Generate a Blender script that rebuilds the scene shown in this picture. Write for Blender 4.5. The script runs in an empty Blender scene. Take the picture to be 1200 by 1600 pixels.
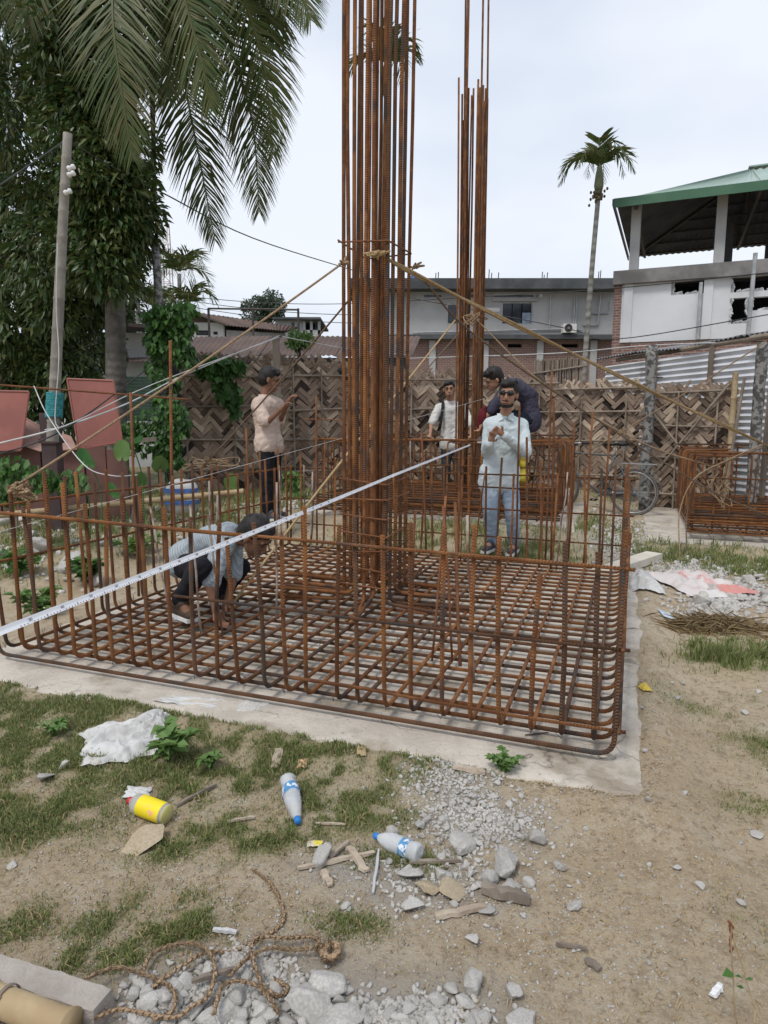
import bpy, math, random, time
T_START = time.time()
import numpy as np
from mathutils import Vector, Matrix, Quaternion
random.seed(11); RNG = np.random.default_rng(11)
SC = bpy.context.scene
COL = SC.collection
R = math.radians

# ------------------------------------------------------------------ camera
CAM_H, FOC, PITCH = 1.35, 1030.0, R(8.2)
cd = bpy.data.cameras.new('camera'); cam = bpy.data.objects.new('camera', cd); COL.objects.link(cam)
cd.sensor_fit = 'VERTICAL'; cd.sensor_height = 36.0; cd.lens = 36.0 * FOC / 1600.0
cd.clip_start = 0.05; cd.clip_end = 2000
cam.location = (0, 0, CAM_H); cam.rotation_euler = (R(90) - PITCH, 0, 0)
SC.camera = cam
SC.render.resolution_x, SC.render.resolution_y = 768, 1024

# ------------------------------------------------------------------ world: overcast daylight
SUN_EL, SUN_AZ = R(58), R(215)          # azimuth measured clockwise from +Y
w = bpy.data.worlds.new('World'); SC.world = w; w.use_nodes = True
nt = w.node_tree; nt.nodes.clear(); N = nt.nodes.new; L = nt.links.new
sky = N('ShaderNodeTexSky'); sky.sky_type = 'NISHITA'; sky.sun_disc = False
sky.sun_elevation = SUN_EL; sky.sun_rotation = SUN_AZ; sky.air_density = 1.2; sky.dust_density = 3.0
tc = N('ShaderNodeTexCoord'); mp = N('ShaderNodeMapping'); mp.inputs['Scale'].default_value = (1, 1, 2.2)
L(tc.outputs['Generated'], mp.inputs['Vector'])
nz = N('ShaderNodeTexNoise'); nz.inputs['Scale'].default_value = 1.7; nz.inputs['Detail'].default_value = 5; nz.inputs['Roughness'].default_value = .45
L(mp.outputs['Vector'], nz.inputs['Vector'])
cr = N('ShaderNodeValToRGB')
cr.color_ramp.elements[0].position = .36; cr.color_ramp.elements[0].color = (4.7, 5.45, 6.7, 1)
cr.color_ramp.elements[1].position = .64; cr.color_ramp.elements[1].color = (7.4, 7.7, 8.3, 1)
L(nz.outputs['Fac'], cr.inputs['Fac'])
mx = N('ShaderNodeMix'); mx.data_type = 'RGBA'; mx.inputs[0].default_value = .86
L(sky.outputs['Color'], mx.inputs[6]); L(cr.outputs['Color'], mx.inputs[7])
bg = N('ShaderNodeBackground'); bg.inputs['Strength'].default_value = .1
ow = N('ShaderNodeOutputWorld'); L(mx.outputs[2], bg.inputs['Color']); L(bg.outputs[0], ow.inputs['Surface'])
sl = bpy.data.lights.new('sun', 'SUN'); sl.energy = 1.5; sl.angle = R(14); sl.color = (1, .96, .9)
sun = bpy.data.objects.new('sun', sl); COL.objects.link(sun)
sdir = Vector((math.sin(SUN_AZ) * math.cos(SUN_EL), math.cos(SUN_AZ) * math.cos(SUN_EL), math.sin(SUN_EL)))
sun.rotation_euler = sdir.to_track_quat('Z', 'Y').to_euler(); sun.location = (0, -5, 12)
vs = SC.view_settings; vs.view_transform = 'Standard'; vs.look = 'None'; vs.gamma = 1; vs.exposure = 0.42
vs.use_curve_mapping = False

# ------------------------------------------------------------------ geometry helpers
cP, sP = math.cos(PITCH), math.sin(PITCH)
def ray(px, py):
    x, y = (px - 600) / FOC, -(py - 800) / FOC
    return Vector((x, cP + y * sP, -sP + y * cP))
def at(px, py, D):                       # world point at distance D (world Y) seen at a picture position
    d = ray(px, py); return Vector((0, 0, CAM_H)) + d * (D / d.y)
def on(px, py, z=0.0):                   # world point at height z
    d = ray(px, py); return Vector((0, 0, CAM_H)) + d * ((z - CAM_H) / d.z)
def sstep(a, b, x):
    t = np.clip((np.asarray(x, float) - a) / (b - a), 0, 1); return t * t * (3 - 2 * t)
def _h(ix, iy, iz, s):
    n = (ix * 374761393 + iy * 668265263 + iz * 2147483647 + s * 974634777) & 0xffffffff
    n = ((n ^ (n >> 13)) * 1274126177) & 0xffffffff
    return ((n ^ (n >> 16)) & 0xffff) / 65535.0
def vnoise(p, s=0):
    p = np.asarray(p, float); i = np.floor(p).astype(np.int64); f = p - i; f = f * f * (3 - 2 * f)
    o = 0
    for a in (0, 1):
        for b in (0, 1):
            for c in (0, 1):
                wt = (f[:, 0] if a else 1 - f[:, 0]) * (f[:, 1] if b else 1 - f[:, 1]) * (f[:, 2] if c else 1 - f[:, 2])
                o = o + wt * _h(i[:, 0] + a, i[:, 1] + b, i[:, 2] + c, s)
    return o
def fbm(p, s=0, o=4):
    p = np.asarray(p, float); r = 0; a = .5
    for k in range(o): r = r + a * vnoise(p * 2 ** k, s + k); a *= .5
    return r / (1 - .5 ** o)
def n2(x, y, sc, s=0, o=3):
    x = np.atleast_1d(np.asarray(x, float)); y = np.atleast_1d(np.asarray(y, float))
    return fbm(np.stack([x * sc, y * sc, np.zeros_like(x) + .37], -1), s, o)

class MB:
    """collects shapes, builds one mesh"""
    def __init__(s): s.v = []; s.f = []; s.uv = []
    def add(s, vs, fs, uvs=None):
        o = len(s.v); s.v += [tuple(p) for p in vs]; s.f += [tuple(i + o for i in q) for q in fs]
        s.uv += list(uvs) if uvs else [(0, 0)] * len(vs)
    def box(s, x0, x1, y0, y1, z0, z1):
        s.add([(x, y, z) for z in (z0, z1) for y in (y0, y1) for x in (x0, x1)],
              [(0, 2, 3, 1), (4, 5, 7, 6), (0, 1, 5, 4), (2, 6, 7, 3), (0, 4, 6, 2), (1, 3, 7, 5)])
        return s
    def obox(s, c, ax, ay, az):          # box from centre and half axes
        c, ax, ay, az = map(Vector, (c, ax, ay, az))
        s.add([c + ax * i + ay * j + az * k for k in (-1, 1) for j in (-1, 1) for i in (-1, 1)],
              [(0, 2, 3, 1), (4, 5, 7, 6), (0, 1, 5, 4), (2, 6, 7, 3), (0, 4, 6, 2), (1, 3, 7, 5)])
        return s
    def beam(s, a, b, wd, th, up=(0, 0, 1)):
        a, b = Vector(a), Vector(b); d = (b - a); l = d.length; d.normalize()
        sd = d.cross(Vector(up))
        if sd.length < 1e-3: sd = d.cross(Vector((1, 0, 0)))
        sd.normalize(); n = sd.cross(d)
        return s.obox((a + b) / 2, d * l / 2, sd * wd / 2, n * th / 2)
    def tube(s, pts, r, n=8, cap=True):
        pts = [Vector(p) for p in pts]; m = len(pts); rs = r if isinstance(r, (list, tuple)) else [r] * m
        t0 = (pts[1] - pts[0]).normalized(); ref = Vector((0, 0, 1)) if abs(t0.z) < .9 else Vector((1, 0, 0))
        nn = t0.cross(ref).normalized(); vs = []; uv = []; ln = 0; pt = t0
        for i, p in enumerate(pts):
            t = (pts[min(i + 1, m - 1)] - pts[max(i - 1, 0)]).normalized()
            q = pt.rotation_difference(t); nn = q @ nn; pt = t
            if i: ln += (p - pts[i - 1]).length
            bb = t.cross(nn)
            for k in range(n):
                a = 2 * math.pi * k / n
                vs.append(p + (nn * math.cos(a) + bb * math.sin(a)) * rs[i]); uv.append((ln, k / n))
        fs = [(i * n + k, i * n + (k + 1) % n, (i + 1) * n + (k + 1) % n, (i + 1) * n + k) for i in range(m - 1) for k in range(n)]
        if cap: fs += [tuple(range(n - 1, -1, -1)), tuple((m - 1) * n + k for k in range(n))]
        s.add(vs, fs, uv); return s
    def lathe(s, prof, n=20, M=None):    # (r,z) list round z
        vs = [(r * math.cos(2 * math.pi * k / n), r * math.sin(2 * math.pi * k / n), z) for r, z in prof for k in range(n)]
        if M is not None: vs = [M @ Vector(p) for p in vs]
        m = len(prof)
        s.add(vs, [(i * n + k, i * n + (k + 1) % n, (i + 1) * n + (k + 1) % n, (i + 1) * n + k) for i in range(m - 1) for k in range(n)],
              [(z, k / n) for r, z in prof for k in range(n)])
        return s
    def ell(s, c, r, rot=None, n=14, m=9):
        c = Vector(c); vs = []; fs = []
        for i in range(m + 1):
            th = math.pi * i / m
            for k in range(n):
                a = 2 * math.pi * k / n
                p = Vector((r[0] * math.sin(th) * math.cos(a), r[1] * math.sin(th) * math.sin(a), r[2] * math.cos(th)))
                vs.append(c + (rot @ p if rot else p))
        fs = [(i * n + k, i * n + (k + 1) % n, (i + 1) * n + (k + 1) % n, (i + 1) * n + k) for i in range(m) for k in range(n)]
        s.add(vs, fs); return s
    def cap(s, a, b, ra, rb, n=12):      # tapered capsule
        a, b = Vector(a), Vector(b); d = b - a; l = max(d.length, 1e-4); d = d / l
        pts = []; rs = []
        for i in range(5):
            t = math.pi / 2 * (1 - i / 4); pts.append(a - d * ra * math.sin(t)); rs.append(max(ra * math.cos(t), ra * .04))
        for i in range(5):
            t = math.pi / 2 * i / 4; pts.append(b + d * rb * math.sin(t)); rs.append(max(rb * math.cos(t), rb * .04))
        return s.tube(pts, rs, n)
    def mesh(s, name):
        me = bpy.data.meshes.new(name); me.from_pydata(s.v, [], s.f)
        uvl = me.uv_layers.new(name='UVMap'); idx = np.empty(len(me.loops), np.int32); me.loops.foreach_get('vertex_index', idx)
        uvl.data.foreach_set('uv', np.asarray(s.uv, np.float32)[idx].ravel()); me.update(); return me
    def build(s, name, mat, parent=None, smooth=False):
        return obj(name, s.mesh(name), mat, parent, smooth)
def obj(name, me, mat, parent=None, smooth=False):
    if mat and not me.materials: me.materials.append(mat)
    if smooth: me.polygons.foreach_set('use_smooth', [True] * len(me.polygons))
    o = bpy.data.objects.new(name, me); COL.objects.link(o)
    if parent: o.parent = parent
    return o
def npmesh(name, V, F, mat, attr=None):  # fast mesh from arrays; F (n,k)
    V = np.asarray(V, np.float32); F = np.asarray(F, np.int32); me = bpy.data.meshes.new(name); k = F.shape[1]
    me.vertices.add(len(V)); me.vertices.foreach_set('co', V.ravel())
    me.loops.add(F.size); me.loops.foreach_set('vertex_index', F.ravel())
    me.polygons.add(len(F)); me.polygons.foreach_set('loop_start', np.arange(0, F.size, k, dtype=np.int32))
    me.update(calc_edges=True)
    for nm, a in (attr or {}).items():
        at_ = me.attributes.new(nm, 'FLOAT', 'POINT'); at_.data.foreach_set('value', np.asarray(a, np.float32))
    if mat: me.materials.append(mat)
    return me
def tag(o, label=None, cat=None, group=None, kind=None):
    if label: o['label'] = label
    if cat: o['category'] = cat
    if group: o['group'] = group
    if kind: o['kind'] = kind
    return o
def thing(name, label, cat, loc=(0, 0, 0), group=None, rz=0):
    o = bpy.data.objects.new(name, None); COL.objects.link(o); o.location = loc; o.rotation_euler = (0, 0, rz)
    o.empty_display_size = .1
    return tag(o, label, cat, group)
def local(o):                             # matrix from world to a thing's own space
    return (Matrix.Translation(o.location) @ o.rotation_euler.to_matrix().to_4x4()).inverted()
def put(mb, o):                           # world-space shapes -> the thing's own space
    Mi = local(o); mb.v = [tuple(Mi @ Vector(p)) for p in mb.v]; return mb
def arc_path(pts, rad, seg=5):           # polyline with rounded corners
    pts = [Vector(p) for p in pts]; out = [pts[0]]
    for i in range(1, len(pts) - 1):
        a = (pts[i - 1] - pts[i]).normalized(); b = (pts[i + 1] - pts[i]).normalized()
        p0, p2 = pts[i] + a * rad, pts[i] + b * rad
        for k in range(seg + 1):
            t = k / seg; out.append(p0 * (1 - t) ** 2 + pts[i] * 2 * t * (1 - t) + p2 * t * t)
    out.append(pts[-1]); return out
def smooth_path(pts, seg=6):             # Catmull-Rom
    P = [Vector(p) for p in pts]; P = [P[0] * 2 - P[1]] + P + [P[-1] * 2 - P[-2]]; out = []
    for i in range(1, len(P) - 2):
        for k in range(seg):
            t = k / seg; a, b, c, d = P[i - 1:i + 3]
            out.append(.5 * ((2 * b) + (c - a) * t + (2 * a - 5 * b + 4 * c - d) * t * t + (3 * b - a - 3 * c + d) * t ** 3))
    out.append(P[-2]); return out

# ------------------------------------------------------------------ materials
def M(name, c1, c2=None, rough=.8, scale=6, detail=6, lo=.35, hi=.65, bump=.0, bscale=40, rnd=0., c3=None, c3lo=.6, c3hi=.75, c3scale=3,
      metal=0, spec=.3, ribs=None, stretch=None, attr=None, attr_col=None, transl=0, alpha=1, trans=0):
    m = bpy.data.materials.new(name); m.use_nodes = True; t = m.node_tree; t.nodes.clear(); n = t.nodes.new; l = t.links.new
    out = n('ShaderNodeOutputMaterial'); b = n('ShaderNodeBsdfPrincipled'); l(b.outputs[0], out.inputs['Surface'])
    b.inputs['Roughness'].default_value = rough; b.inputs['Metallic'].default_value = metal; b.inputs['Specular IOR Level'].default_value = spec
    if trans: b.inputs['Transmission Weight'].default_value = trans; b.inputs['IOR'].default_value = 1.15
    tcn = n('ShaderNodeTexCoord'); vec = tcn.outputs['Object']; oi = n('ShaderNodeObjectInfo')
    ad = n('ShaderNodeVectorMath'); ad.operation = 'ADD'
    mu = n('ShaderNodeMath'); mu.operation = 'MULTIPLY'; mu.inputs[1].default_value = 37.0; l(oi.outputs['Random'], mu.inputs[0])
    l(vec, ad.inputs[0]); l(mu.outputs[0], ad.inputs[1]); vec = ad.outputs[0]
    if stretch:
        q = n('ShaderNodeMapping'); q.inputs['Scale'].default_value = stretch; l(vec, q.inputs['Vector']); vec = q.outputs[0]
    def noise(sc, dt=6, rg=.6):
        z = n('ShaderNodeTexNoise'); z.inputs['Scale'].default_value = sc; z.inputs['Detail'].default_value = dt; z.inputs['Roughness'].default_value = rg
        l(vec, z.inputs['Vector']); return z.outputs['Fac']
    def ramp(f, a, bb):
        z = n('ShaderNodeMapRange'); z.inputs['From Min'].default_value = a; z.inputs['From Max'].default_value = bb; z.interpolation_type = 'SMOOTHSTEP'
        l(f, z.inputs['Value']); return z.outputs[0]
    def mix(f, a, bb):
        z = n('ShaderNodeMix'); z.data_type = 'RGBA'
        if isinstance(f, (int, float)): z.inputs[0].default_value = f
        else: l(f, z.inputs[0])
        for sck, val in ((6, a), (7, bb)):
            if isinstance(val, tuple): z.inputs[sck].default_value = (*val[:3], 1)
            else: l(val, z.inputs[sck])
        return z.outputs[2]
    c2 = c2 or tuple(x * .75 for x in c1)
    col = mix(ramp(noise(scale, detail), lo, hi), c1, c2)
    if c3: col = mix(ramp(noise(c3scale, 5), c3lo, c3hi), col, c3)
    if attr:
        an = n('ShaderNodeAttribute'); an.attribute_name = attr; col = mix(an.outputs['Fac'], col, attr_col)
    if rnd:
        hs = n('ShaderNodeHueSaturation'); z = n('ShaderNodeMapRange'); l(oi.outputs['Random'], z.inputs['Value'])
        z.inputs['To Min'].default_value = 1 - rnd; z.inputs['To Max'].default_value = 1 + rnd; l(z.outputs[0], hs.inputs['Value']); l(col, hs.inputs['Color']); col = hs.outputs[0]
    l(col, b.inputs['Base Color'])
    hgt = None
    if bump:
        bp = n('ShaderNodeBump'); bp.inputs['Strength'].default_value = bump; bp.inputs['Distance'].default_value = .6 / bscale
        l(noise(bscale, 4), bp.inputs['Height']); l(bp.outputs[0], b.inputs['Normal']); hgt = bp
    if ribs:                              # (pitch, slant, depth) on the tube UVs
        sx = n('ShaderNodeSeparateXYZ'); l(tcn.outputs['UV'], sx.inputs[0])
        a1 = n('ShaderNodeMath'); a1.operation = 'MULTIPLY_ADD'; a1.inputs[1].default_value = ribs[1]; l(sx.outputs['Y'], a1.inputs[0])
        a2 = n('ShaderNodeMath'); a2.operation = 'MULTIPLY'; a2.inputs[1].default_value = 2 * math.pi / ribs[0]; l(sx.outputs['X'], a2.inputs[0]); l(a2.outputs[0], a1.inputs[2])
        a3 = n('ShaderNodeMath'); a3.operation = 'SINE'; l(a1.outputs[0], a3.inputs[0])
        b2 = n('ShaderNodeBump'); b2.inputs['Strength'].default_value = .9; b2.inputs['Distance'].default_value = ribs[2]
        l(a3.outputs[0], b2.inputs['Height'])
        if hgt: l(hgt.outputs[0], b2.inputs['Normal'])
        l(b2.outputs[0], b.inputs['Normal'])
    if transl:
        tr = n('ShaderNodeBsdfTranslucent'); l(col, tr.inputs['Color']); ms = n('ShaderNodeMixShader'); ms.inputs[0].default_value = transl
        l(b.outputs[0], ms.inputs[1]); l(tr.outputs[0], ms.inputs[2]); l(ms.outputs[0], out.inputs['Surface'])
    return m
rust = M('rusty_rebar', (.160, .062, .024), (.27, .118, .044), .88, 7, lo=.40, hi=.62, bump=.3, bscale=160, c3=(.085, .056, .045), c3lo=.52, c3hi=.68, c3scale=4, ribs=(.0135, 6.283, .0035), rnd=.28)
rust_b = M('dark_scaled_rebar', (.095, .050, .030), (.165, .080, .040), .85, 8, bump=.3, bscale=160, c3=(.075, .062, .056), c3lo=.5, c3hi=.66, c3scale=5, ribs=(.0135, 6.283, .0035), rnd=.25)
rust_c = M('bright_rust_rebar', (.21, .078, .025), (.31, .135, .045), .9, 6, bump=.3, bscale=160, c3=(.12, .055, .03), c3lo=.5, c3hi=.66, c3scale=5, ribs=(.0135, 6.283, .0035), rnd=.2)
rust_thin = M('rusty_thin_bar', (.135, .055, .025), (.21, .088, .038), .88, 9, c3=(.09, .05, .035), bump=.2, bscale=120, rnd=.25)
rust_pale = M('cement_splashed_bar', (.34, .29, .25), (.15, .08, .05), .9, 7, lo=.42, hi=.6, bump=.3, bscale=90, rnd=.2)
concrete = M('pale_concrete', (.55, .50, .43), (.43, .385, .325), .94, 3.5, lo=.36, hi=.64, c3=(.30, .255, .195), c3lo=.50, c3hi=.66, c3scale=2.6, bump=.6, bscale=45)
conc_grey = M('grey_render', (.45, .45, .45), (.35, .35, .35), .9, .5, c3=(.21, .21, .21), c3lo=.58, c3hi=.8, c3scale=.35, bump=.1, bscale=10)
conc_dark = M('dark_weathered_concrete', (.11, .115, .12), (.06, .065, .07), .92, .8, bump=.1, bscale=10)
white_wall = M('white_plaster', (.66, .67, .70), (.56, .57, .59), .9, .4, c3=(.36, .35, .34), c3lo=.64, c3hi=.82, c3scale=.45, bump=.05, bscale=10)
white_wash = M('whitewashed_wall', (.55, .55, .55), (.42, .42, .42), .9, .7)
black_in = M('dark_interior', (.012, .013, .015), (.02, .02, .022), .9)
glass = M('dark_glass', (.02, .025, .035), (.035, .04, .05), .12, spec=.5)
glass_blue = M('pale_glass', (.30, .38, .46), (.2, .26, .32), .15, spec=.5)
white_paint = M('white_paint', (.74, .74, .73), (.62, .62, .61), .6, 5)
steel = M('galvanised_pipe', (.45, .46, .47), (.32, .33, .34), .45, 4, metal=.4)
dark_steel = M('dark_steel', (.05, .045, .045), (.08, .06, .055), .6, 5)
tin = M('corrugated_tin', (.74, .75, .77), (.60, .61, .63), .5, 1.6, metal=.25, c3=(.27, .22, .19), c3lo=.66, c3hi=.82, c3scale=1.2, rnd=.08)
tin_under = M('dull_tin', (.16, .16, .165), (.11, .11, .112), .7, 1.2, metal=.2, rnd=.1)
tin_green = M('green_roof_tin', (.33, .42, .37), (.27, .36, .31), .4, .6)
fascia = M('green_fascia', (.075, .165, .10), (.055, .13, .08), .5, 1.2)
tin_brown = M('rusted_roof_tin', (.145, .098, .080), (.10, .070, .060), .8, 1.1, c3=(.20, .15, .125), c3lo=.6, c3hi=.8, c3scale=.6, rnd=.1)
brick_paint = M('maroon_post_paint', (.085, .055, .055), (.06, .042, .044), .75, 6)
pink = M('faded_red_sheet', (.31, .118, .095), (.245, .092, .078), .6, 2.2, c3=(.20, .085, .075), c3lo=.60, c3hi=.8, c3scale=5, bump=.05, bscale=30)
pink_pale = M('weathered_pink_sheet', (.40, .25, .20), (.27, .16, .135), .8, 3)
brown_wall = M('brown_painted_board', (.17, .085, .072), (.11, .06, .052), .85, 3)
wood_old = M('weathered_timber', (.27, .225, .18), (.17, .14, .115), .9, 5, stretch=(1, 1, .2), bump=.4, bscale=40, rnd=.15)
wood_pale = M('broken_wood', (.44, .37, .29), (.31, .25, .19), .9, 12, bump=.4, bscale=60, rnd=.2)
post_lichen = M('mottled_post', (.24, .235, .22), (.075, .073, .07), .95, 16, lo=.45, hi=.55, bump=.4, bscale=50, c3=(.32, .33, .31), c3lo=.6, c3hi=.72, c3scale=14)
bamboo_mat = M('dry_bamboo', (.50, .39, .235), (.37, .27, .15), .6, 5, bump=.15, bscale=60, rnd=.15, c3=(.26, .19, .12), c3lo=.58, c3hi=.72, c3scale=14)
bamboo_grey = M('grey_bamboo', (.31, .255, .20), (.21, .17, .135), .8, 6, rnd=.2)
bamboo_pole = M('weathered_bamboo_pole', (.27, .25, .215), (.19, .175, .15), .8, 7, c3=(.11, .10, .09), c3lo=.6, c3hi=.78, c3scale=5)
rope_mat = M('coir_rope', (.44, .31, .195), (.31, .21, .125), .95, 40, bump=.5, bscale=260, ribs=(.016, 6.283, .004), c3=(.52, .40, .27), c3scale=12)
rope_pale = M('pale_jute_rope', (.50, .36, .19), (.38, .26, .13), .95, 40, bump=.5, bscale=260, ribs=(.018, 6.283, .004), rnd=.15)
rope_dark = M('dark_old_rope', (.22, .155, .105), (.15, .105, .07), .95, 40, bump=.5, bscale=200, ribs=(.018, 6.283, .004))
wire_mat = M('black_wire', (.03, .03, .033), (.05, .05, .052), .6)
wire_pale = M('pale_wire', (.55, .55, .54), (.42, .42, .41), .6)
leaf_mango = M('mango_leaf', (.034, .072, .022), (.058, .105, .028), .38, 1.3, transl=.22, attr='rnd', attr_col=(.105, .115, .030), spec=.4)
leaf_palm = M('palm_leaf', (.042, .080, .018), (.066, .106, .024), .5, 1.5, transl=.25, attr='rnd', attr_col=(.14, .125, .05))
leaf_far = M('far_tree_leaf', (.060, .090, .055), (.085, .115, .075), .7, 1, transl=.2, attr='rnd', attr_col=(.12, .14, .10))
leaf_vine = M('creeper_leaf', (.055, .135, .028), (.085, .19, .04), .5, 2, transl=.25, attr='rnd', attr_col=(.04, .075, .03))
leaf_fresh = M('fresh_leaf', (.13, .225, .065), (.165, .27, .085), .5, 3, transl=.3, attr='rnd', attr_col=(.09, .17, .04))
leaf_taro = M('broad_leaf', (.065, .20, .065), (.10, .26, .085), .5, 6, transl=.3, rnd=.2)
grass_mat = M('grass_blade', (.075, .155, .026), (.125, .21, .042), .7, 4, transl=.25, attr='rnd', attr_col=(.34, .30, .155))
straw_mat = M('dry_straw', (.42, .32, .18), (.29, .21, .11), .9, 5, attr='rnd', attr_col=(.26, .19, .10))
trunk_palm = M('palm_trunk', (.17, .155, .135), (.11, .10, .088), .9, 6, c3=(.24, .23, .21), c3scale=9, bump=.4, bscale=30, ribs=(.11, 0, .004))
trunk_areca = M('areca_trunk', (.24, .235, .215), (.16, .16, .145), .9, 4, ribs=(.22, 0, .01))
bark = M('dark_bark', (.075, .058, .045), (.05, .04, .032), .95, 8, bump=.5, bscale=30)
stone_mat = M('grey_limestone', (.53, .51, .475), (.40, .38, .35), .92, 9, c3=(.62, .60, .565), c3scale=14, bump=.5, bscale=45, rnd=.16)
stone_tan = M('tan_sandstone', (.46, .38, .27), (.37, .30, .205), .95, 8, bump=.4, bscale=40, rnd=.1)
plastic_white = M('white_plastic_sheet', (.62, .62, .61), (.50, .49, .47), .45, 8, c3=(.40, .36, .30), c3lo=.58, c3hi=.78, c3scale=7, bump=.25, bscale=40, transl=.1)
def crack(m, sc, wdt, col):
    t = m.node_tree; b = [q for q in t.nodes if q.type == 'BSDF_PRINCIPLED'][0]; src = b.inputs['Base Color'].links[0].from_socket; n = t.nodes.new; l = t.links.new
    tcn = n('ShaderNodeTexCoord'); nz_ = n('ShaderNodeTexNoise'); nz_.inputs['Scale'].default_value = 5; nz_.inputs['Detail'].default_value = 5; l(tcn.outputs['Object'], nz_.inputs['Vector'])
    a = n('ShaderNodeVectorMath'); a.operation = 'SCALE'; a.inputs['Scale'].default_value = .35; l(nz_.outputs['Color'], a.inputs[0]); ad = n('ShaderNodeVectorMath'); ad.operation = 'ADD'; l(tcn.outputs['Object'], ad.inputs[0]); l(a.outputs[0], ad.inputs[1])
    v = n('ShaderNodeTexVoronoi'); v.feature = 'DISTANCE_TO_EDGE'; v.inputs['Scale'].default_value = sc; l(ad.outputs[0], v.inputs['Vector'])
    mr = n('ShaderNodeMapRange'); mr.inputs['From Min'].default_value = wdt; mr.inputs['From Max'].default_value = 0; l(v.outputs['Distance'], mr.inputs['Value'])
    n2_ = n('ShaderNodeTexNoise'); n2_.inputs['Scale'].default_value = 1.7; l(tcn.outputs['Object'], n2_.inputs['Vector']); mr2 = n('ShaderNodeMapRange'); mr2.inputs['From Min'].default_value = .48; mr2.inputs['From Max'].default_value = .6; l(n2_.outputs['Fac'], mr2.inputs['Value'])
    mm = n('ShaderNodeMath'); mm.operation = 'MULTIPLY'; l(mr.outputs[0], mm.inputs[0]); l(mr2.outputs[0], mm.inputs[1])
    mx_ = n('ShaderNodeMix'); mx_.data_type = 'RGBA'; mx_.inputs[7].default_value = (*col, 1); l(mm.outputs[0], mx_.inputs[0]); l(src, mx_.inputs[6])
    sp = n('ShaderNodeTexNoise'); sp.inputs['Scale'].default_value = 70; sp.inputs['Detail'].default_value = 3; l(tcn.outputs['Object'], sp.inputs['Vector']); mr3 = n('ShaderNodeMapRange'); mr3.inputs['From Min'].default_value = .63; mr3.inputs['From Max'].default_value = .72; mr3.inputs['To Max'].default_value = .8; l(sp.outputs['Fac'], mr3.inputs['Value'])
    mx2 = n('ShaderNodeMix'); mx2.data_type = 'RGBA'; mx2.inputs[7].default_value = (.16, .14, .115, 1); l(mr3.outputs[0], mx2.inputs[0]); l(mx_.outputs[2], mx2.inputs[6]); l(mx2.outputs[2], b.inputs['Base Color'])
crack(concrete, 1.6, .012, (.12, .10, .08))
print('part1', round(time.time() - T_START, 1))
# ------------------------------------------------------------------ site frame: the footing lies turned 20 degrees
U = Vector((.938, -.346, 0)).normalized(); V = Vector((-U.y, U.x, 0)); UP = Vector((0, 0, 1))
ORG = Vector((-2.165, 3.577, 0)); W1, L1 = 3.266, 3.36          # front left corner of the mat, width, depth
def mat_pt(s, t, z=0): return ORG + U * s + V * t + UP * z
C2 = Vector((1.986, 7.531, 0)); W2, L2, Z2 = 3.05, 2.5, .10     # second cage: front right corner
C3 = Vector((3.368, 7.144, 0)); W3, L3, Z3 = 3.0, 2.4, .05      # third cage: front left corner
PADS = [(mat_pt(-.16, -.235), W1 + .285, L1 + .38, 0.0), (C2 - U * (W2 + .22) - V * .16, W2 + .44, L2 + .3, Z2 - .03),
        (C3 - U * .46 - V * .30, W3 + .8, L3 + .6, Z3 - .03)]
def gz(x, y):
    x = np.atleast_1d(np.asarray(x, float)); y = np.atleast_1d(np.asarray(y, float))
    s = (x - ORG.x) * U.x + (y - ORG.y) * U.y; t = (x - ORG.x) * V.x + (y - ORG.y) * V.y
    z = -.055 + .05 * (n2(x, y, .9, 3, 4) - .5) + .028 * (n2(x, y, 5, 9, 3) - .5) + .012 * (n2(x, y, 17, 5, 2) - .5)
    back = .24 * sstep(.15, 1.6, t - L1 - .1) * (1 - sstep(2.2, 3.6, s))
    left = .24 * sstep(.1, 1.4, -s - .2) * sstep(.6, 2.6, t)
    z = z + np.maximum(back, left) + .03 * sstep(9, 14, y)
    z = z - .035 * sstep(.9, 1.3, x) * sstep(4.6, 3.2, y) * sstep(2.2, 1.5, x)      # worn foot path
    for p, pw, pl, pz in PADS:
        a = (x - p.x) * U.x + (y - p.y) * U.y; b = (x - p.x) * V.x + (y - p.y) * V.y
        e = np.minimum(np.minimum(a, pw - a), np.minimum(b, pl - b)); wgt = sstep(-.30, .0, e)
        soil = pz + .004 + .055 * (n2(x, y, 3.3, 71, 4) - .5) + .03 * (n2(x, y, 14, 72, 3) - .5) - .55 * np.maximum(e + .015, 0)
        soil = np.maximum(soil, pz - .05); z = z * (1 - wgt) + soil * wgt
    return z
def gz1(x, y): return float(gz(x, y)[0])
def onground(px, py, dz=0):
    z = -.05
    for _ in range(4):
        p = on(px, py, z); z = gz1(p.x, p.y)
    p.z = z + dz; return p

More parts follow.
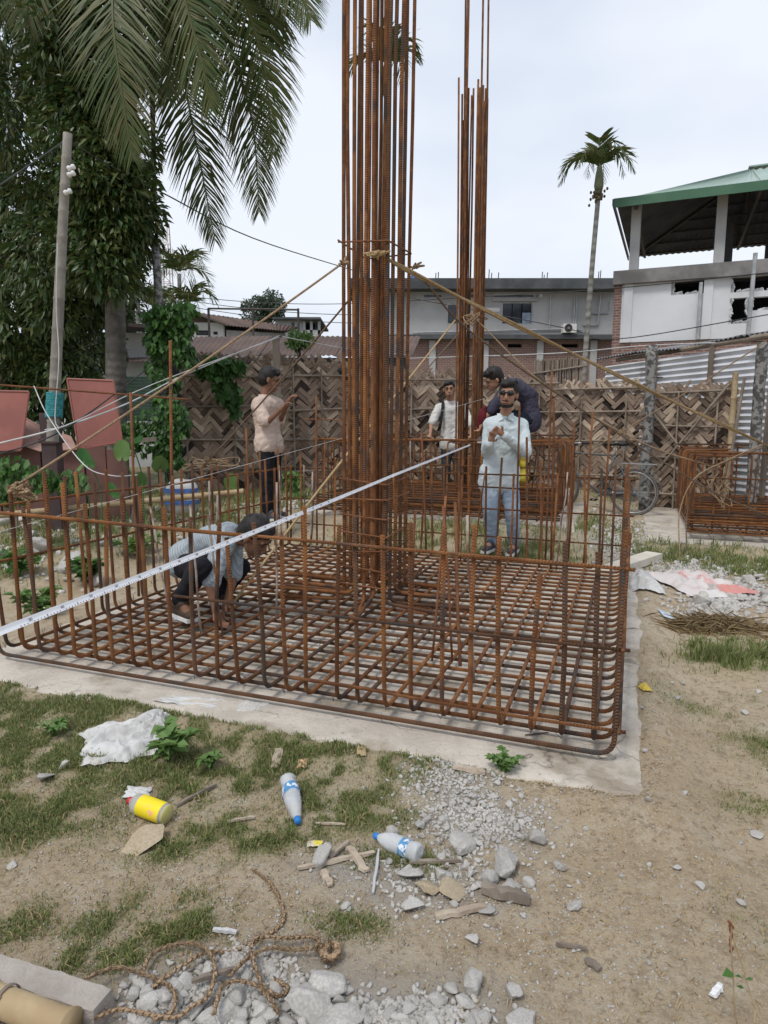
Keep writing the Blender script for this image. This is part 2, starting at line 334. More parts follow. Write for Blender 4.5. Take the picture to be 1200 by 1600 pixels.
# grass patches: picture position, radii in metres, weight
GR = [(60, 1120, .55, .22, 1), (150, 1130, .4, .25, 1), (250, 1190, .35, .2, .8), (120, 1185, .5, .16, .7), (40, 1265, .30, .13, .75), (330, 1215, .35, .16, .8), (420, 1190, .35, .14, 1),
      (500, 1200, .35, .13, 1), (590, 1190, .3, .11, .9), (470, 1240, .25, .1, .9), (330, 1290, .22, .09, .8), (400, 1290, .2, .08, .8), (280, 1320, .16, .05, .6), (560, 1270, .2, .07, .5), (700, 1195, .2, .1, .5),
      (795, 1195, .12, .05, 1), (240, 1445, .17, .09, 1), (180, 1490, .17, .05, .9), (260, 1405, .12, .05, .6), (30, 1440, .1, .08, .4), (540, 1440, .1, .04, .5), (630, 1340, .15, .05, .7),
      (1165, 1022, .25, .13, 1.2), (1115, 1012, .12, .07, .9), (1080, 865, .5, .3, 1), (1180, 880, .6, .25, 1), (1010, 860, .3, .3, .6), (1100, 1090, .2, .1, .4), (1190, 1160, .12, .12, .6), (1180, 1240, .12, .06, .35),
      (880, 830, .5, .45, .9), (800, 870, .5, .3, .9), (690, 850, .8, .25, .9), (910, 780, .4, .5, .8), (480, 800, .5, .5, .8), (300, 830, .7, .5, .8), (150, 850, .7, .6, .8), (40, 880, .5, .5, .8), (380, 800, .4, .5, .6), (100, 800, 1., .6, .8),
      (1195, 1450, .08, .1, .3), (20, 1100, .3, .2, .8)]
GRW = [(on(a, b, -.04), rx, ry, wt) for a, b, rx, ry, wt in GR]
def grassw(x, y):
    x = np.atleast_1d(np.asarray(x, float)); y = np.atleast_1d(np.asarray(y, float)); g = np.zeros_like(x)
    for p, rx, ry, wt in GRW:
        k = 1 + p.y * .06
        g = np.maximum(g, wt * np.exp(-(((x - p.x) / (rx * k)) ** 2 + ((y - p.y) / (ry * k * 1.25)) ** 2) * .9))
    far = .75 * sstep(5.5, 8, y) * (x < -1.3) + .6 * sstep(13, 16, y)
    g = np.maximum(g, far)
    g = g * (.35 + 1.3 * n2(x, y, 3.1, 21, 4)) * (.25 + 1.15 * sstep(.36, .60, n2(x, y, 11, 25, 3)))
    for p, pw, pl, pz in PADS:
        a = (x - p.x) * U.x + (y - p.y) * U.y; b = (x - p.x) * V.x + (y - p.y) * V.y
        e = np.minimum(np.minimum(a, pw - a), np.minimum(b, pl - b)); g = g * (1 - .95 * sstep(.0, .1, e + .12 * (n2(x, y, 6, 33, 2) - .45)))
    return np.clip(g, 0, 1)

# ------------------------------------------------------------------ ground
def ground_material():
    m = bpy.data.materials.new('trampled_soil'); m.use_nodes = True; t = m.node_tree; t.nodes.clear(); n = t.nodes.new; l = t.links.new
    out = n('ShaderNodeOutputMaterial'); b = n('ShaderNodeBsdfPrincipled'); l(b.outputs[0], out.inputs['Surface']); b.inputs['Roughness'].default_value = .95; b.inputs['Specular IOR Level'].default_value = .15
    tcn = n('ShaderNodeTexCoord')
    def noise(sc, dt=8, rg=.62):
        z = n('ShaderNodeTexNoise'); z.inputs['Scale'].default_value = sc; z.inputs['Detail'].default_value = dt; z.inputs['Roughness'].default_value = rg; l(tcn.outputs['Object'], z.inputs['Vector']); return z.outputs['Fac']
    def rg(f, a, bb):
        z = n('ShaderNodeMapRange'); z.inputs['From Min'].default_value = a; z.inputs['From Max'].default_value = bb; l(f, z.inputs['Value']); return z.outputs[0]
    def mix(f, a, bb, bt='MIX'):
        z = n('ShaderNodeMix'); z.data_type = 'RGBA'; z.blend_type = bt
        if isinstance(f, float): z.inputs[0].default_value = f
        else: l(f, z.inputs[0])
        for k, v_ in ((6, a), (7, bb)):
            if isinstance(v_, tuple): z.inputs[k].default_value = (*v_, 1)
            else: l(v_, z.inputs[k])
        return z.outputs[2]
    def att(a):
        z = n('ShaderNodeAttribute'); z.attribute_name = a; return z.outputs['Fac']
    c = mix(rg(noise(1.6), .36, .66), (.48, .385, .26), (.38, .292, .192))
    c = mix(rg(noise(.75, 5), .50, .66), c, (.50, .42, .305)); c = mix(rg(noise(6, 6), .5, .72), c, (.50, .425, .32))
    c = mix(rg(noise(15, 6), .52, .66), c, (.34, .265, .178)); c = mix(rg(noise(38, 5), .52, .68), c, (.29, .222, .148))
    c = mix(rg(noise(110, 4), .55, .66), c, (.50, .44, .35)); c = mix(rg(noise(230, 3), .64, .74), c, (.17, .13, .09))
    c = mix(att('grass'), c, (.14, .155, .06))
    c = mix(att('gravel'), c, (.36, .335, .30))
    l(c, b.inputs['Base Color'])
    b1 = n('ShaderNodeBump'); b1.inputs['Strength'].default_value = .8; b1.inputs['Distance'].default_value = .03; l(noise(22, 8, .7), b1.inputs['Height'])
    b2 = n('ShaderNodeBump'); b2.inputs['Strength'].default_value = .8; b2.inputs['Distance'].default_value = .008; l(noise(120, 5, .7), b2.inputs['Height']); l(b1.outputs[0], b2.inputs['Normal']); l(b2.outputs[0], b.inputs['Normal'])
    return m
GV = [(300, 1570, .35, .12), (420, 1570, .3, .12), (560, 1580, .25, .1), (690, 1580, .2, .08), (720, 1260, .14, .12), (790, 1290, .12, .08), (700, 1220, .14, .08), (1170, 920, .3, .25), (1060, 890, .3, .15), (650, 1380, .22, .08), (560, 1350, .2, .06), (960, 860, .3, .5)]
GVW = [(on(a, b, -.04), rx, ry) for a, b, rx, ry in GV]
def gravelw(x, y):
    g = np.zeros_like(x)
    for p, rx, ry in GVW: g = np.maximum(g, np.exp(-(((x - p.x) / rx) ** 2 + ((y - p.y) / (ry * 1.5)) ** 2)))
    return g * (.5 + n2(x, y, 8, 41, 3))
xs = np.concatenate([[-500, -200, -90, -45, -25, -16, -12, -9.5], np.arange(-8, 8.01, .034), [9.5, 12, 16, 25, 45, 90, 200, 500]])
ys = [.55]
while ys[-1] < 14: ys.append(ys[-1] * 1.0125 + .002)
ys = np.concatenate([[-80, -30, -10, -3, -.8, 0, .3], ys, [16, 19, 24, 32, 45, 70, 120, 250, 800]])
gx, gy = np.meshgrid(xs, ys); fx, fy = gx.ravel(), gy.ravel(); nx, ny = len(xs), len(ys)
gzv = gz(fx, fy); ii = np.arange(nx * ny).reshape(ny, nx)
gme = npmesh('ground', np.stack([fx, fy, gzv], -1), np.stack([ii[:-1, :-1], ii[:-1, 1:], ii[1:, 1:], ii[1:, :-1]], -1).reshape(-1, 4), ground_material(),
             {'grass': np.clip(grassw(fx, fy) * .85, 0, .72), 'gravel': np.clip(gravelw(fx, fy), 0, .75)})
tag(obj('ground', gme, None, smooth=True), kind='structure')

# ------------------------------------------------------------------ concrete blinding pads
def pad(p, pw, pl, z, seed):
    ed = []
    def run(a, b, n):
        for k in range(n): ed.append(a.lerp(b, k / n))
    c = [p, p + U * pw, p + U * pw + V * pl, p + V * pl]
    for k in range(4): run(c[k], c[(k + 1) % 4], 130)
    cx = sum(ed, Vector()) / len(ed); E = np.array([[q.x, q.y] for q in ed])
    j = (n2(E[:, 0], E[:, 1], 2.2, seed, 4) - .5) * .08 + (n2(E[:, 0], E[:, 1], 7, seed + 3, 4) - .5) * .10
    ring = []
    for q, jj in zip(ed, j):
        d = (q - cx); d.z = 0; d.normalize(); ring.append(q + d * float(jj))
    mb = MB(); n = len(ring)
    rows = [(1.012, z - .16), (1.008, z - .03), (1.0, z - .006), (.985, z), (.7, z), (.4, z), (.1, z)]
    vs_ = [Vector((cx.x + (q.x - cx.x) * f, cx.y + (q.y - cx.y) * f, h)) for f, h in rows for q in ring] + [Vector((cx.x, cx.y, z))]
    fs = [(i * n + k, i * n + (k + 1) % n, (i + 1) * n + (k + 1) % n, (i + 1) * n + k) for i in range(len(rows) - 1) for k in range(n)]
    fs += [((len(rows) - 1) * n + k, (len(rows) - 1) * n + (k + 1) % n, len(vs_) - 1) for k in range(n)]
    mb.add(vs_, fs); return tag(mb.build('concrete_pad', concrete), kind='structure')
for k, (p, pw, pl, z) in enumerate(PADS): pad(p, pw, pl, z, 50 + k * 7)

# ------------------------------------------------------------------ buildings
def wall(mb, x0, x1, z0, z1, y0, y1, holes=()):
    xs_ = sorted({x0, x1, *[h[0] for h in holes], *[h[1] for h in holes]}); zs_ = sorted({z0, z1, *[h[2] for h in holes], *[h[3] for h in holes]})
    for a, b in zip(xs_, xs_[1:]):
        for c, d in zip(zs_, zs_[1:]):
            mx_, mz_ = (a + b) / 2, (c + d) / 2
            if not any(h[0] < mx_ < h[1] and h[2] < mz_ < h[3] for h in holes): mb.box(a, b, y0, y1, c, d)
    return mb
def brick_material(name, c1, c2, mortar, sc):
    m = M(name, c1, c2, .95, 1.2); t = m.node_tree; b = [q for q in t.nodes if q.type == 'BSDF_PRINCIPLED'][0]
    tcn = t.nodes.new('ShaderNodeTexCoord'); mp_ = t.nodes.new('ShaderNodeMapping'); mp_.inputs['Rotation'].default_value = (R(90), 0, 0); t.links.new(tcn.outputs['Object'], mp_.inputs['Vector'])
    br = t.nodes.new('ShaderNodeTexBrick'); br.inputs['Scale'].default_value = sc; br.inputs['Mortar Size'].default_value = .03; br.inputs['Color1'].default_value = (*c1, 1); br.inputs['Color2'].default_value = (*c2, 1); br.inputs['Mortar'].default_value = (*mortar, 1)
    br.inputs['Brick Width'].default_value = .5; br.inputs['Row Height'].default_value = .17
    t.links.new(mp_.outputs[0], br.inputs['Vector']); t.links.new(br.outputs['Color'], b.inputs['Base Color']); return m
brick = brick_material('red_brickwork', (.25, .12, .095), (.17, .085, .07), (.27, .24, .22), 2.2)

# two-storey concrete building in the middle distance
D = 30.0
def XZ(px, py, D=D): p = at(px, py, D); return p.x, p.z
bd = thing('concrete_building', 'grey concrete upper storey on brick ground floor with shuttered windows behind the woven fence', 'building', (at(800, 600, D).x, D, 0)); ox = bd.location.x
def lx(px, D=D): return at(px, 600, D).x - ox
def lz(py, D=D): return at(600, py, D).z
x0, x1 = lx(560), lx(956); zf, zr = lz(524), lz(456)
wins = [(lx(781), lx(829), lz(507), lz(472)), (lx(768), lx(832), lz(466), lz(459)), (lx(697), lx(716), lz(507), lz(474)), (lx(660), lx(690), lz(466), lz(459)), (lx(727), lx(758), lz(466), lz(459)), (lx(833), lx(837), lz(465), lz(459))]
wall(MB(), x0, x1, zf + .02, zr, 0, .25, wins).build('upper_wall', conc_grey, bd)
wall(MB(), x0, x1, -.2, lz(531), .05, .3, [(lx(792), lx(814), lz(543), lz(537)), (lx(876), lx(902), lz(543), lz(537)), (lx(722), lx(729), lz(543), lz(537)), (lx(641), lx(648), lz(543), lz(537))]).build('brick_wall', brick, bd)
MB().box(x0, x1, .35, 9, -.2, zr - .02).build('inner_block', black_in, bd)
MB().box(x0 - .4, x1 + .1, -.75, 9.3, lz(456), lz(440)).build('roof_slab', conc_dark, bd)
MB().box(x0, x1, -.35, .3, lz(531) + .004, lz(524)).build('floor_ledge', conc_dark, bd)
for px in (675, 757, 842, 925): MB().box(lx(px - 5), lx(px + 5), -.06, .12, -.2, lz(532)).build('column', conc_grey, bd)
for k, h in enumerate(wins):
    wn = MB(); fr = .05
    for a, b, c, d in ((h[0], h[1], h[2], h[2] + fr), (h[0], h[1], h[3] - fr, h[3]), (h[0], h[0] + fr, h[2] + fr, h[3] - fr), (h[1] - fr, h[1], h[2] + fr, h[3] - fr)): wn.box(a, b, .03, .12, c, d)
    wo = wn.build('window', white_paint if k == 1 else steel, bd)
    nn_ = 3 if h[1] - h[0] > .9 else 1
    for q in range(nn_):
        a = h[0] + fr + (h[1] - h[0] - 2 * fr) * q / nn_; b = h[0] + fr + (h[1] - h[0] - 2 * fr) * (q + 1) / nn_
        if k == 0 and q == 2:
            zm = h[2] + (h[3] - h[2]) * .56
            MB().box(a + .03, b - .02, .07, .085, h[2] + fr + .01, zm - .02).build('pane', glass_blue, wo); MB().box(a + .03, b - .02, .07, .085, zm + .02, h[3] - fr - .01).build('pane', glass, wo)
        else: MB().box(a + .02, b - .02, .07, .085, h[2] + fr + .01, h[3] - fr - .01).build('pane', glass, wo)
MB().box(lx(766), lx(836), -.12, .02, lz(471), lz(467)).build('window_ledge', conc_grey, bd)
MB().box(lx(754), lx(778), -.02, .04, lz(487), lz(481)).build('white_panel', white_paint, bd)
MB().box(lx(838), lx(843), -.02, .04, lz(464), lz(459)).build('vent_box', white_paint, bd)
ac = MB().box(lx(873), lx(893), -.45, -.03, lz(521.5), lz(508)).build('air_conditioner', white_paint, bd)
cxa, cza = lx(880.5), lz(514.5)
MB().lathe([(0.001, 0), (.17, 0), (.17, .02), (.15, .03)], 20, Matrix.Translation((cxa, -.455, cza)) @ Matrix.Rotation(R(90), 4, 'X')).build('fan_grille', dark_steel, ac)
MB().lathe([(0.001, 0), (.05, 0), (.05, .02)], 12, Matrix.Translation((cxa, -.49, cza)) @ Matrix.Rotation(R(90), 4, 'X')).build('fan_hub', steel, ac)
for pts in ([(855, 460), (855, 512)], [(892, 465), (892, 518)], [(895, 465), (895, 516), (905, 516)], [(932, 458), (929, 508), (906, 508)], [(948, 470), (945, 490), (917, 490)], [(645, 520), (900, 514)]):
    MB().tube([(lx(a), -.06, lz(b)) for a, b in pts], .03, 6).build('wall_pipe', steel, bd)
for px in (681, 685, 765, 769, 780, 849, 852, 857, 938, 941):
    h = random.uniform(14, 26); MB().tube([(lx(px), 1, lz(440)), (lx(px) + .03, 1, lz(438 - h))], .022, 5).build('starter_bar', dark_steel, bd)
tank = MB().lathe([(.001, 0), (.5, 0), (.52, .5), (.5, .95), (.3, 1.15), (.15, 1.2), (.001, 1.2)], 18).build('water_tank', M('blue_tank_plastic', (.05, .10, .28), None, .5), None, True)
tank.location = (at(648, 440, 31).x, 31.5, lz(440)); tank.scale = (.5, .5, .5); tag(tank, 'small blue rooftop water tank beside the tall rebar column', 'tank')

# white building with green roof (right)
PL, PR = at(958, 600, 20.0), at(1200, 600, 18.4); fd = Vector((PR.x - PL.x, PR.y - PL.y, 0)); FW = fd.length; ang = math.atan2(fd.y, fd.x)
wb = thing('white_building', 'white plastered building with broken wall openings and an open green tin roof', 'building', (PL.x, PL.y, 0), rz=ang)
def rz_(py, D=20.0): return at(600, py, D).z
def rx_(px):                             # picture column -> distance along the facade
    d = ray(px, 600); a = d.x / d.y; c_, s_ = math.cos(ang), math.sin(ang)
    return (a * PL.y - PL.x) / (c_ - a * s_)
XE = FW + 6
zb, zt, zs = rz_(536), rz_(446), rz_(425)
hl = [(rx_(1040), rx_(1101), rz_(459, 19.2), rz_(446) - .001), (rx_(1131), rx_(1200), rz_(457, 18.8), rz_(446) - .001), (rx_(1131), rx_(1162), rz_(506, 18.8), rz_(466, 18.8)), (rx_(1162) - .01, rx_(1215), rz_(486, 18.7), rz_(466, 18.8) - .001)]
wall(MB(), rx_(965), XE, zb, zt, 0, .22, hl).build('white_wall', white_wall, wb)
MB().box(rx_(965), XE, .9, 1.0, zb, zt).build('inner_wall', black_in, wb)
for h in hl:                              # broken edges round the openings
    mb = MB()
    for k in range(34):
        e = random.random(); a = random.choice('lrtb')
        px_, pz_ = (h[0], h[2] + e * (h[3] - h[2])) if a == 'l' else (h[1], h[2] + e * (h[3] - h[2])) if a == 'r' else (h[0] + e * (h[1] - h[0]), h[2])
        mb.obox((px_, .11, pz_), (random.uniform(.03, .1), 0, .02), (0, .105, 0), (-.02, 0, random.uniform(.03, .08)))
    mb.build('broken_edge', white_wall, wb)
MB().box(rx_(953), rx_(965) - .003, .0, 7, -.2, zt).build('brick_side', brick, wb)
MB().box(rx_(965) + .001, XE, .03, .9, -.2, zb - .004).build('lower_wall', brick, wb)
MB().box(rx_(951), XE + .2, -.18, 7.2, zt + .004, zs).build('terrace_slab', M('stained_concrete', (.25, .24, .235), (.15, .145, .14), .95, 1.5, c3=(.08, .08, .08), c3scale=2), wb)
for px in (975, 1097): MB().box(rx_(px) - .12, rx_(px) + .12, -.05, -.003, zb, zt).build('pilaster', white_wall, wb)
MB().tube([(rx_(1097) - .2, -.1, zb), (rx_(1097) - .2, -.1, zt - .1)], .05, 8).build('drain_pipe', steel, wb)
MB().tube([(rx_(1160), -.5, zb), (rx_(1162), -.5, zs + .1)], .055, 8).build('vent_pipe', steel, wb)
ze, zrg = rz_(323), rz_(323) + 1.5        # eave and ridge
for px, yy, z_ in ((980, .15, 0), (1110, .15, 0), (1110, 3.2, 0), (1090, 5.8, 0), (1180, 5.8, 0)):
    xx = rx_(px) if yy < 1 else rx_(px) + yy * .12
    MB().box(xx - .13, xx + .13, yy, yy + .26, zs, ze + .1).build('roof_column', conc_grey if yy < 1 else conc_dark, wb)
MB().box(rx_(1300) - .13, rx_(1300) + .13, .15, .41, zs, ze + .1).build('roof_column', conc_grey, wb)
EX0, EY0, EY1 = -.12, -.55, 6.6; ym = (EY0 + EY1) / 2; RX0 = EX0 + 3.6
def slope(a, b, c, d, pitch, amp, mat, name, parent, n=2):   # corrugated quad a-b eave, d-c ridge; ribs run from eave to ridge
    a, b, c, d = map(Vector, (a, b, c, d)); nrm = (b - a).cross(d - a).normalized(); k = max(8, int((b - a).length / pitch * 4)); vs_ = []
    for i in range(k + 1):
        t = i / k; o = nrm * amp * (1, 0, -1, 0)[i % 4]
        for q in range(n): r_ = q / (n - 1); vs_.append(a.lerp(b, t).lerp(d.lerp(c, t), r_) + o)
    mb = MB(); mb.add(vs_, [(i * n + q, (i + 1) * n + q, (i + 1) * n + q + 1, i * n + q + 1) for i in range(k) for q in range(n - 1)])
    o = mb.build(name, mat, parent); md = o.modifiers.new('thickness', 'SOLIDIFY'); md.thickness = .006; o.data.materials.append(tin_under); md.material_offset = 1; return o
xs_ = [EX0 + 3.6 + i * 1.6 for i in range(7)]
slope((EX0, EY0, ze), (RX0, EY0, ze), (RX0, ym, zrg), (RX0 - .02, ym, zrg), .2, .02, tin_green, 'roof_sheet', wb)
for a, b in zip(xs_, xs_[1:]):
    slope((a, EY0, ze), (b, EY0, ze), (b, ym, zrg), (a, ym, zrg), .2, .02, tin_green, 'roof_sheet', wb)
    slope((b, EY1, ze), (a, EY1, ze), (a, ym, zrg), (b, ym, zrg), .2, .02, tin_green, 'roof_sheet', wb)
slope((RX0, EY1, ze), (EX0, EY1, ze), (RX0 - .02, ym, zrg), (RX0, ym, zrg), .2, .02, tin_green, 'roof_sheet', wb)
slope((EX0, EY1, ze), (EX0, EY0, ze), (RX0 - .02, ym - .01, zrg), (RX0 - .02, ym + .01, zrg), .2, .02, tin_green, 'roof_sheet', wb)
MB().box(EX0 - .05, xs_[-1], EY0 - .06, EY0 - .02, ze - .17, ze + .07).build('fascia_board', fascia, wb)
MB().box(EX0 - .09, EX0 - .05, EY0 - .06, EY1, ze - .10, ze + .06).build('fascia_board', dark_steel, wb)
MB().beam((RX0 - .1, ym, zrg + .05), (xs_[-1], ym, zrg + .05), .3, .04).build('ridge_cap', tin_green, wb)
for k in range(7):                        # dark steel purlins and trusses below the sheets
    f = (k + .5) / 7
    MB().beam((EX0 + 3.5 * f, EY0 + (ym - EY0) * f, ze + (zrg - ze) * f - .08), (xs_[-1], EY0 + (ym - EY0) * f, ze + (zrg - ze) * f - .08), .06, .06).build('purlin', dark_steel, wb)
    MB().beam((EX0 + 3.5 * f, EY1 - (ym - EY0) * f, ze + (zrg - ze) * f - .08), (xs_[-1], EY1 - (ym - EY0) * f, ze + (zrg - ze) * f - .08), .06, .06).build('purlin', dark_steel, wb)
for xx in (rx_(980), RX0, RX0 + 3.2):
    mb = MB(); mb.beam((xx, EY0 + .1, ze - .05), (xx, EY1 - .1, ze - .05), .08, .08)
    if xx > RX0 - .1: mb.beam((xx, EY0 + .1, ze), (xx, ym, zrg - .1), .07, .07); mb.beam((xx, EY1 - .1, ze), (xx, ym, zrg - .1), .07, .07); mb.beam((xx, ym, ze), (xx, ym, zrg - .1), .07, .07, (1, 0, 0))
    mb.build('truss', dark_steel, wb)
MB().beam((EX0 + .1, EY0 + .2, ze - .05), (RX0, ym, zrg - .12), .08, .08).build('hip_rafter', dark_steel, wb)
MB().beam((EX0 + .1, EY1 - .2, ze - .05), (RX0, ym, zrg - .12), .08, .08).build('hip_rafter', dark_steel, wb)
MB().tube([(rx_(965), 6.4, zs + .9), (XE, 6.4, zs + .9)], .03, 6).build('terrace_rail', dark_steel, wb)
for k in range(9):
    xx = random.uniform(2.5, 7); MB().tube([(xx, 6.6, zs), (xx + .03, 6.6, zs + random.uniform(.4, .9))], .015, 5).build('starter_bar', dark_steel, wb)

# low corrugated tin shed in front of it
SA, SB = at(948, 600, 12.6), at(1200, 600, 8.9); sd_ = Vector((SB.x - SA.x, SB.y - SA.y, 0)); SL = sd_.length + 2.6; sang = math.atan2(sd_.y, sd_.x)
sh = thing('tin_shed', 'low shed of horizontal corrugated tin sheets with a sagging tin roof edge', 'shed', (SA.x, SA.y, 0), rz=sang)
def hsheet(x0, x1, z0, z1, y, pitch=.09, amp=.018, parent=sh, mat=tin, name='tin_sheet', skew=0):
    k = int((z1 - z0) / pitch * 4); vs_ = []
    for i in range(k + 1):
        z = z0 + (z1 - z0) * i / k; o = amp * (1, 0, -1, 0)[i % 4]
        vs_ += [(x0, y + o, z), ((x0 + x1) / 2, y + o, z + skew * .5), (x1, y + o, z + skew)]
    mb = MB(); mb.add(vs_, [(i * 3 + q, i * 3 + q + 1, (i + 1) * 3 + q + 1, (i + 1) * 3 + q) for i in range(k) for q in (0, 1)])
    o = mb.build(name, mat, parent); md = o.modifiers.new('thickness', 'SOLIDIFY'); md.thickness = .004; return o
zw = at(600, 572, 12.6).z
xcut = [0, 1.45, 2.75, 3.9, SL]
for k, (a, b) in enumerate(zip(xcut, xcut[1:])):
    hsheet(a - .06, b, .95, zw + .008 * k, -.006 * k, skew=.008)
    hsheet(a - .06, b, -.1, 1.02, .02 - .006 * k, skew=.02)
for xx in xcut[1:]: MB().beam((xx, -.05, -.1), (xx + .03, -.05, zw + .08), .06, .05, (0, 1, 0)).build('batten', wood_old, sh)
MB().box(0, SL, .12, 2.6, -.1, zw - .25).build('inner_block', black_in, sh)
RSH = at(946, 556, 12.4).z
for k in range(6):
    a = -.35 + k * 1.2; z0 = RSH - .02; jit0 = lambda q: .03 * math.sin(q * 2.3)
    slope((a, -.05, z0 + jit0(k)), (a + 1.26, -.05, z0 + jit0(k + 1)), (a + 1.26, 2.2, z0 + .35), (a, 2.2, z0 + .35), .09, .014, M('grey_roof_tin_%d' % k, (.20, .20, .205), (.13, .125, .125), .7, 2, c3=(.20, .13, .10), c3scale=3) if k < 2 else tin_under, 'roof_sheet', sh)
for a, b, y_ in ((.2, 2.2, -.35), (2.1, 4.2, -.45), (3.6, 6.2, -.55)):
    MB().tube([(a, y_ + .42, RSH - .07), (b, y_ + .47, RSH - .05)], .038, 9).build('eave_pole', bamboo_grey, sh)
# bundled straw screen and tarp bits between shed and brick wall
ss = thing('straw_screen', 'pale screen of upright reed canes standing behind the woven fence', 'screen', at(885, 590, 12.6)); ss.location.z = .0
mb = MB(); fr_ = []
for k in range(46):
    px = 836 + k * 1.65; a = at(px, 590, 12.6); z1_ = at(600, 565 - 4 * random.random() - k * .1, 12.6).z
    MB().tube([(a.x - ss.location.x, 0, 0), (a.x - ss.location.x + random.uniform(-.02, .02), 0, z1_)], .014, 5).build('cane', bamboo_grey, ss)
MB().tube([(at(832, 600, 12.6).x - ss.location.x, -.03, 2.15), (at(915, 600, 12.6).x - ss.location.x, -.03, 2.3)], .02, 6).build('cross_cane', bamboo_grey, ss)

# houses on the left
def simple_house(name, label, D, x0p, x1p, yb, ye, wallm, roofm, ridge_y=None, depth=5, over=.3, windows=(), parent_rz=0):
    h = thing(name, label, 'house', (at((x0p + x1p) / 2, 600, D).x, D, 0), rz=parent_rz); o = h.location.x
    a, b = at(x0p, 600, D).x - o, at(x1p, 600, D).x - o; zb_, ze_ = at(600, yb, D).z, at(600, ye, D).z
    hs = [(at(w[0], 600, D).x - o, at(w[1], 600, D).x - o, at(600, w[3], D).z, at(600, w[2], D).z) for w in windows]
    wall(MB(), a, b, min(0, zb_), ze_, 0, .2, hs).build('wall', wallm, h)
    MB().box(a + .01, b - .01, .3, depth, 0, ze_ - .02).build('inner_block', black_in if windows else wallm, h)
    for q in hs:
        wo = MB().box(q[0], q[1], .10, .13, q[2], q[3]).build('window', dark_steel, h)
        MB().box(q[0] + .06, (q[0] + q[1]) / 2 - .03, .08, .099, q[2] + .06, q[3] - .06).build('pane', glass, wo); MB().box((q[0] + q[1]) / 2 + .03, q[1] - .06, .08, .099, q[2] + .06, q[3] - .06).build('pane', glass, wo)
    return h, a, b, ze_, o
h1, a, b, ze1, o1 = simple_house('gabled_house', 'white house with a brown tin gable roof behind the creeper post', 28, 270, 352, 560, 504, white_wash, tin_brown, windows=[(309, 330, 516, 524), (336, 343, 518, 523)])
q1_ = h1.location; pk = at(289, 486, 27.6) - q1_; ef = at(352, 508, 27.6) - q1_; ee = at(456, 518, 33) - q1_; re_ = at(470, 511.5, 33.6) - q1_; el = at(226, 508, 27.6) - q1_
mbg = MB(); mbg.add([(el.x + .2, .02, ze1), (ef.x - .15, .02, ze1), (pk.x, .02, pk.z - .08), (el.x + .2, .18, ze1), (ef.x - .15, .18, ze1), (pk.x, .18, pk.z - .08)], [(0, 1, 2), (3, 5, 4), (0, 3, 4, 1), (1, 4, 5, 2), (2, 5, 3, 0)]); mbg.build('gable_board', M('brown_gable_board', (.12, .085, .07), None, .9, 2), h1)
slope(ef, ee, re_, pk, .25, .025, tin_brown, 'roof_sheet', h1)
slope(el + Vector((4, 5.4, 0)), el, pk + Vector((0, 0, .02)), re_, .25, .025, tin_brown, 'roof_sheet', h1)
sw = MB(); sw.add([(ef.x - .3, .25, 0), (ee.x - .3, ee.y, 0), (ee.x - .3, ee.y, ee.z - .1), (ef.x - .3, .25, ef.z - .1)], [(0, 1, 2, 3)]); sw.build('side_wall', white_wash, h1)
h2 = thing('tin_roof_shed', 'long low brown tin roof just behind the woven fence', 'shed', (at(430, 600, 14.5).x, 14.5, 0)); o2 = h2.location.x
zlow, zhi = at(600, 556, 14.5).z, at(600, 526, 16.6).z; xl, xrr = at(282, 600, 14.5).x - o2, at(640, 600, 14.5).x - o2
for k in range(6):
    p, q = xl + (xrr - xl) * k / 6, xl + (xrr - xl) * (k + 1) / 6 + .05
    slope((p, 0, zlow + .012 * (k % 2)), (q, 0, zlow + .012 * (k % 2)), (q * 1.1, 2.1, zhi + .012 * (k % 2)), (p * 1.1, 2.1, zhi + .012 * (k % 2)), .11, .014, tin_brown, 'roof_sheet', h2)
MB().box(xl + .2, xrr, .25, 3, 0, zlow - .02).build('wall', conc_dark, h2)
h3 = thing('flat_roof_house', 'far grey flat roofed house with a pillared balcony', 'house', (at(470, 600, 38).x, 38, 0)); o3 = h3.location.x
def l3(px): return at(px, 600, 38).x - o3
def z3(py): return at(600, py, 38).z
wall(MB(), l3(432), l3(474), 0, z3(499), 0, .2, [(l3(457), l3(462), z3(513), z3(504))]).build('wall', conc_grey, h3)
MB().box(l3(458), l3(461), .1, .13, z3(512), z3(505)).build('window', glass, h3)
MB().box(l3(430), l3(503), -.4, 5, z3(501) + .02, z3(497)).build('roof_slab', conc_dark, h3)
MB().box(l3(474), l3(490), 1.2, 5, 0, z3(502)).build('inner_block', black_in, h3)
for px in (477, 488, 500): MB().box(l3(px) - .07, l3(px) + .07, -.1, .05, 0, z3(502)).build('column', conc_grey, h3)
MB().box(l3(474), l3(502), -.1, .1, 0, z3(516)).build('balcony_wall', conc_grey, h3)
fr = thing('pipe_frame', 'thin dark pipe frame standing on the house roofs', 'frame', (at(400, 600, 24).x, 24, 0)); o4 = fr.location.x
for px in (330, 398, 468): MB().tube([(at(px, 600, 24).x - o4, 0, 0), (at(px, 600, 24).x - o4, 0, at(600, 482, 24).z)], .045, 6).build('post', dark_steel, fr)
MB().tube([(at(329, 600, 24).x - o4, 0, at(600, 482, 24).z), (at(469, 600, 24).x - o4, 0, at(600, 484, 24).z)], .035, 6).build('top_rail', dark_steel, fr)
h4 = thing('whitewashed_shed', 'white walled shed with dark sloping roof edge behind the palm trunk', 'shed', (at(190, 600, 15).x, 15, 0)); o5 = h4.location.x
def l5(px): return at(px, 600, 15).x - o5
def z5(py): return at(600, py, 15).z
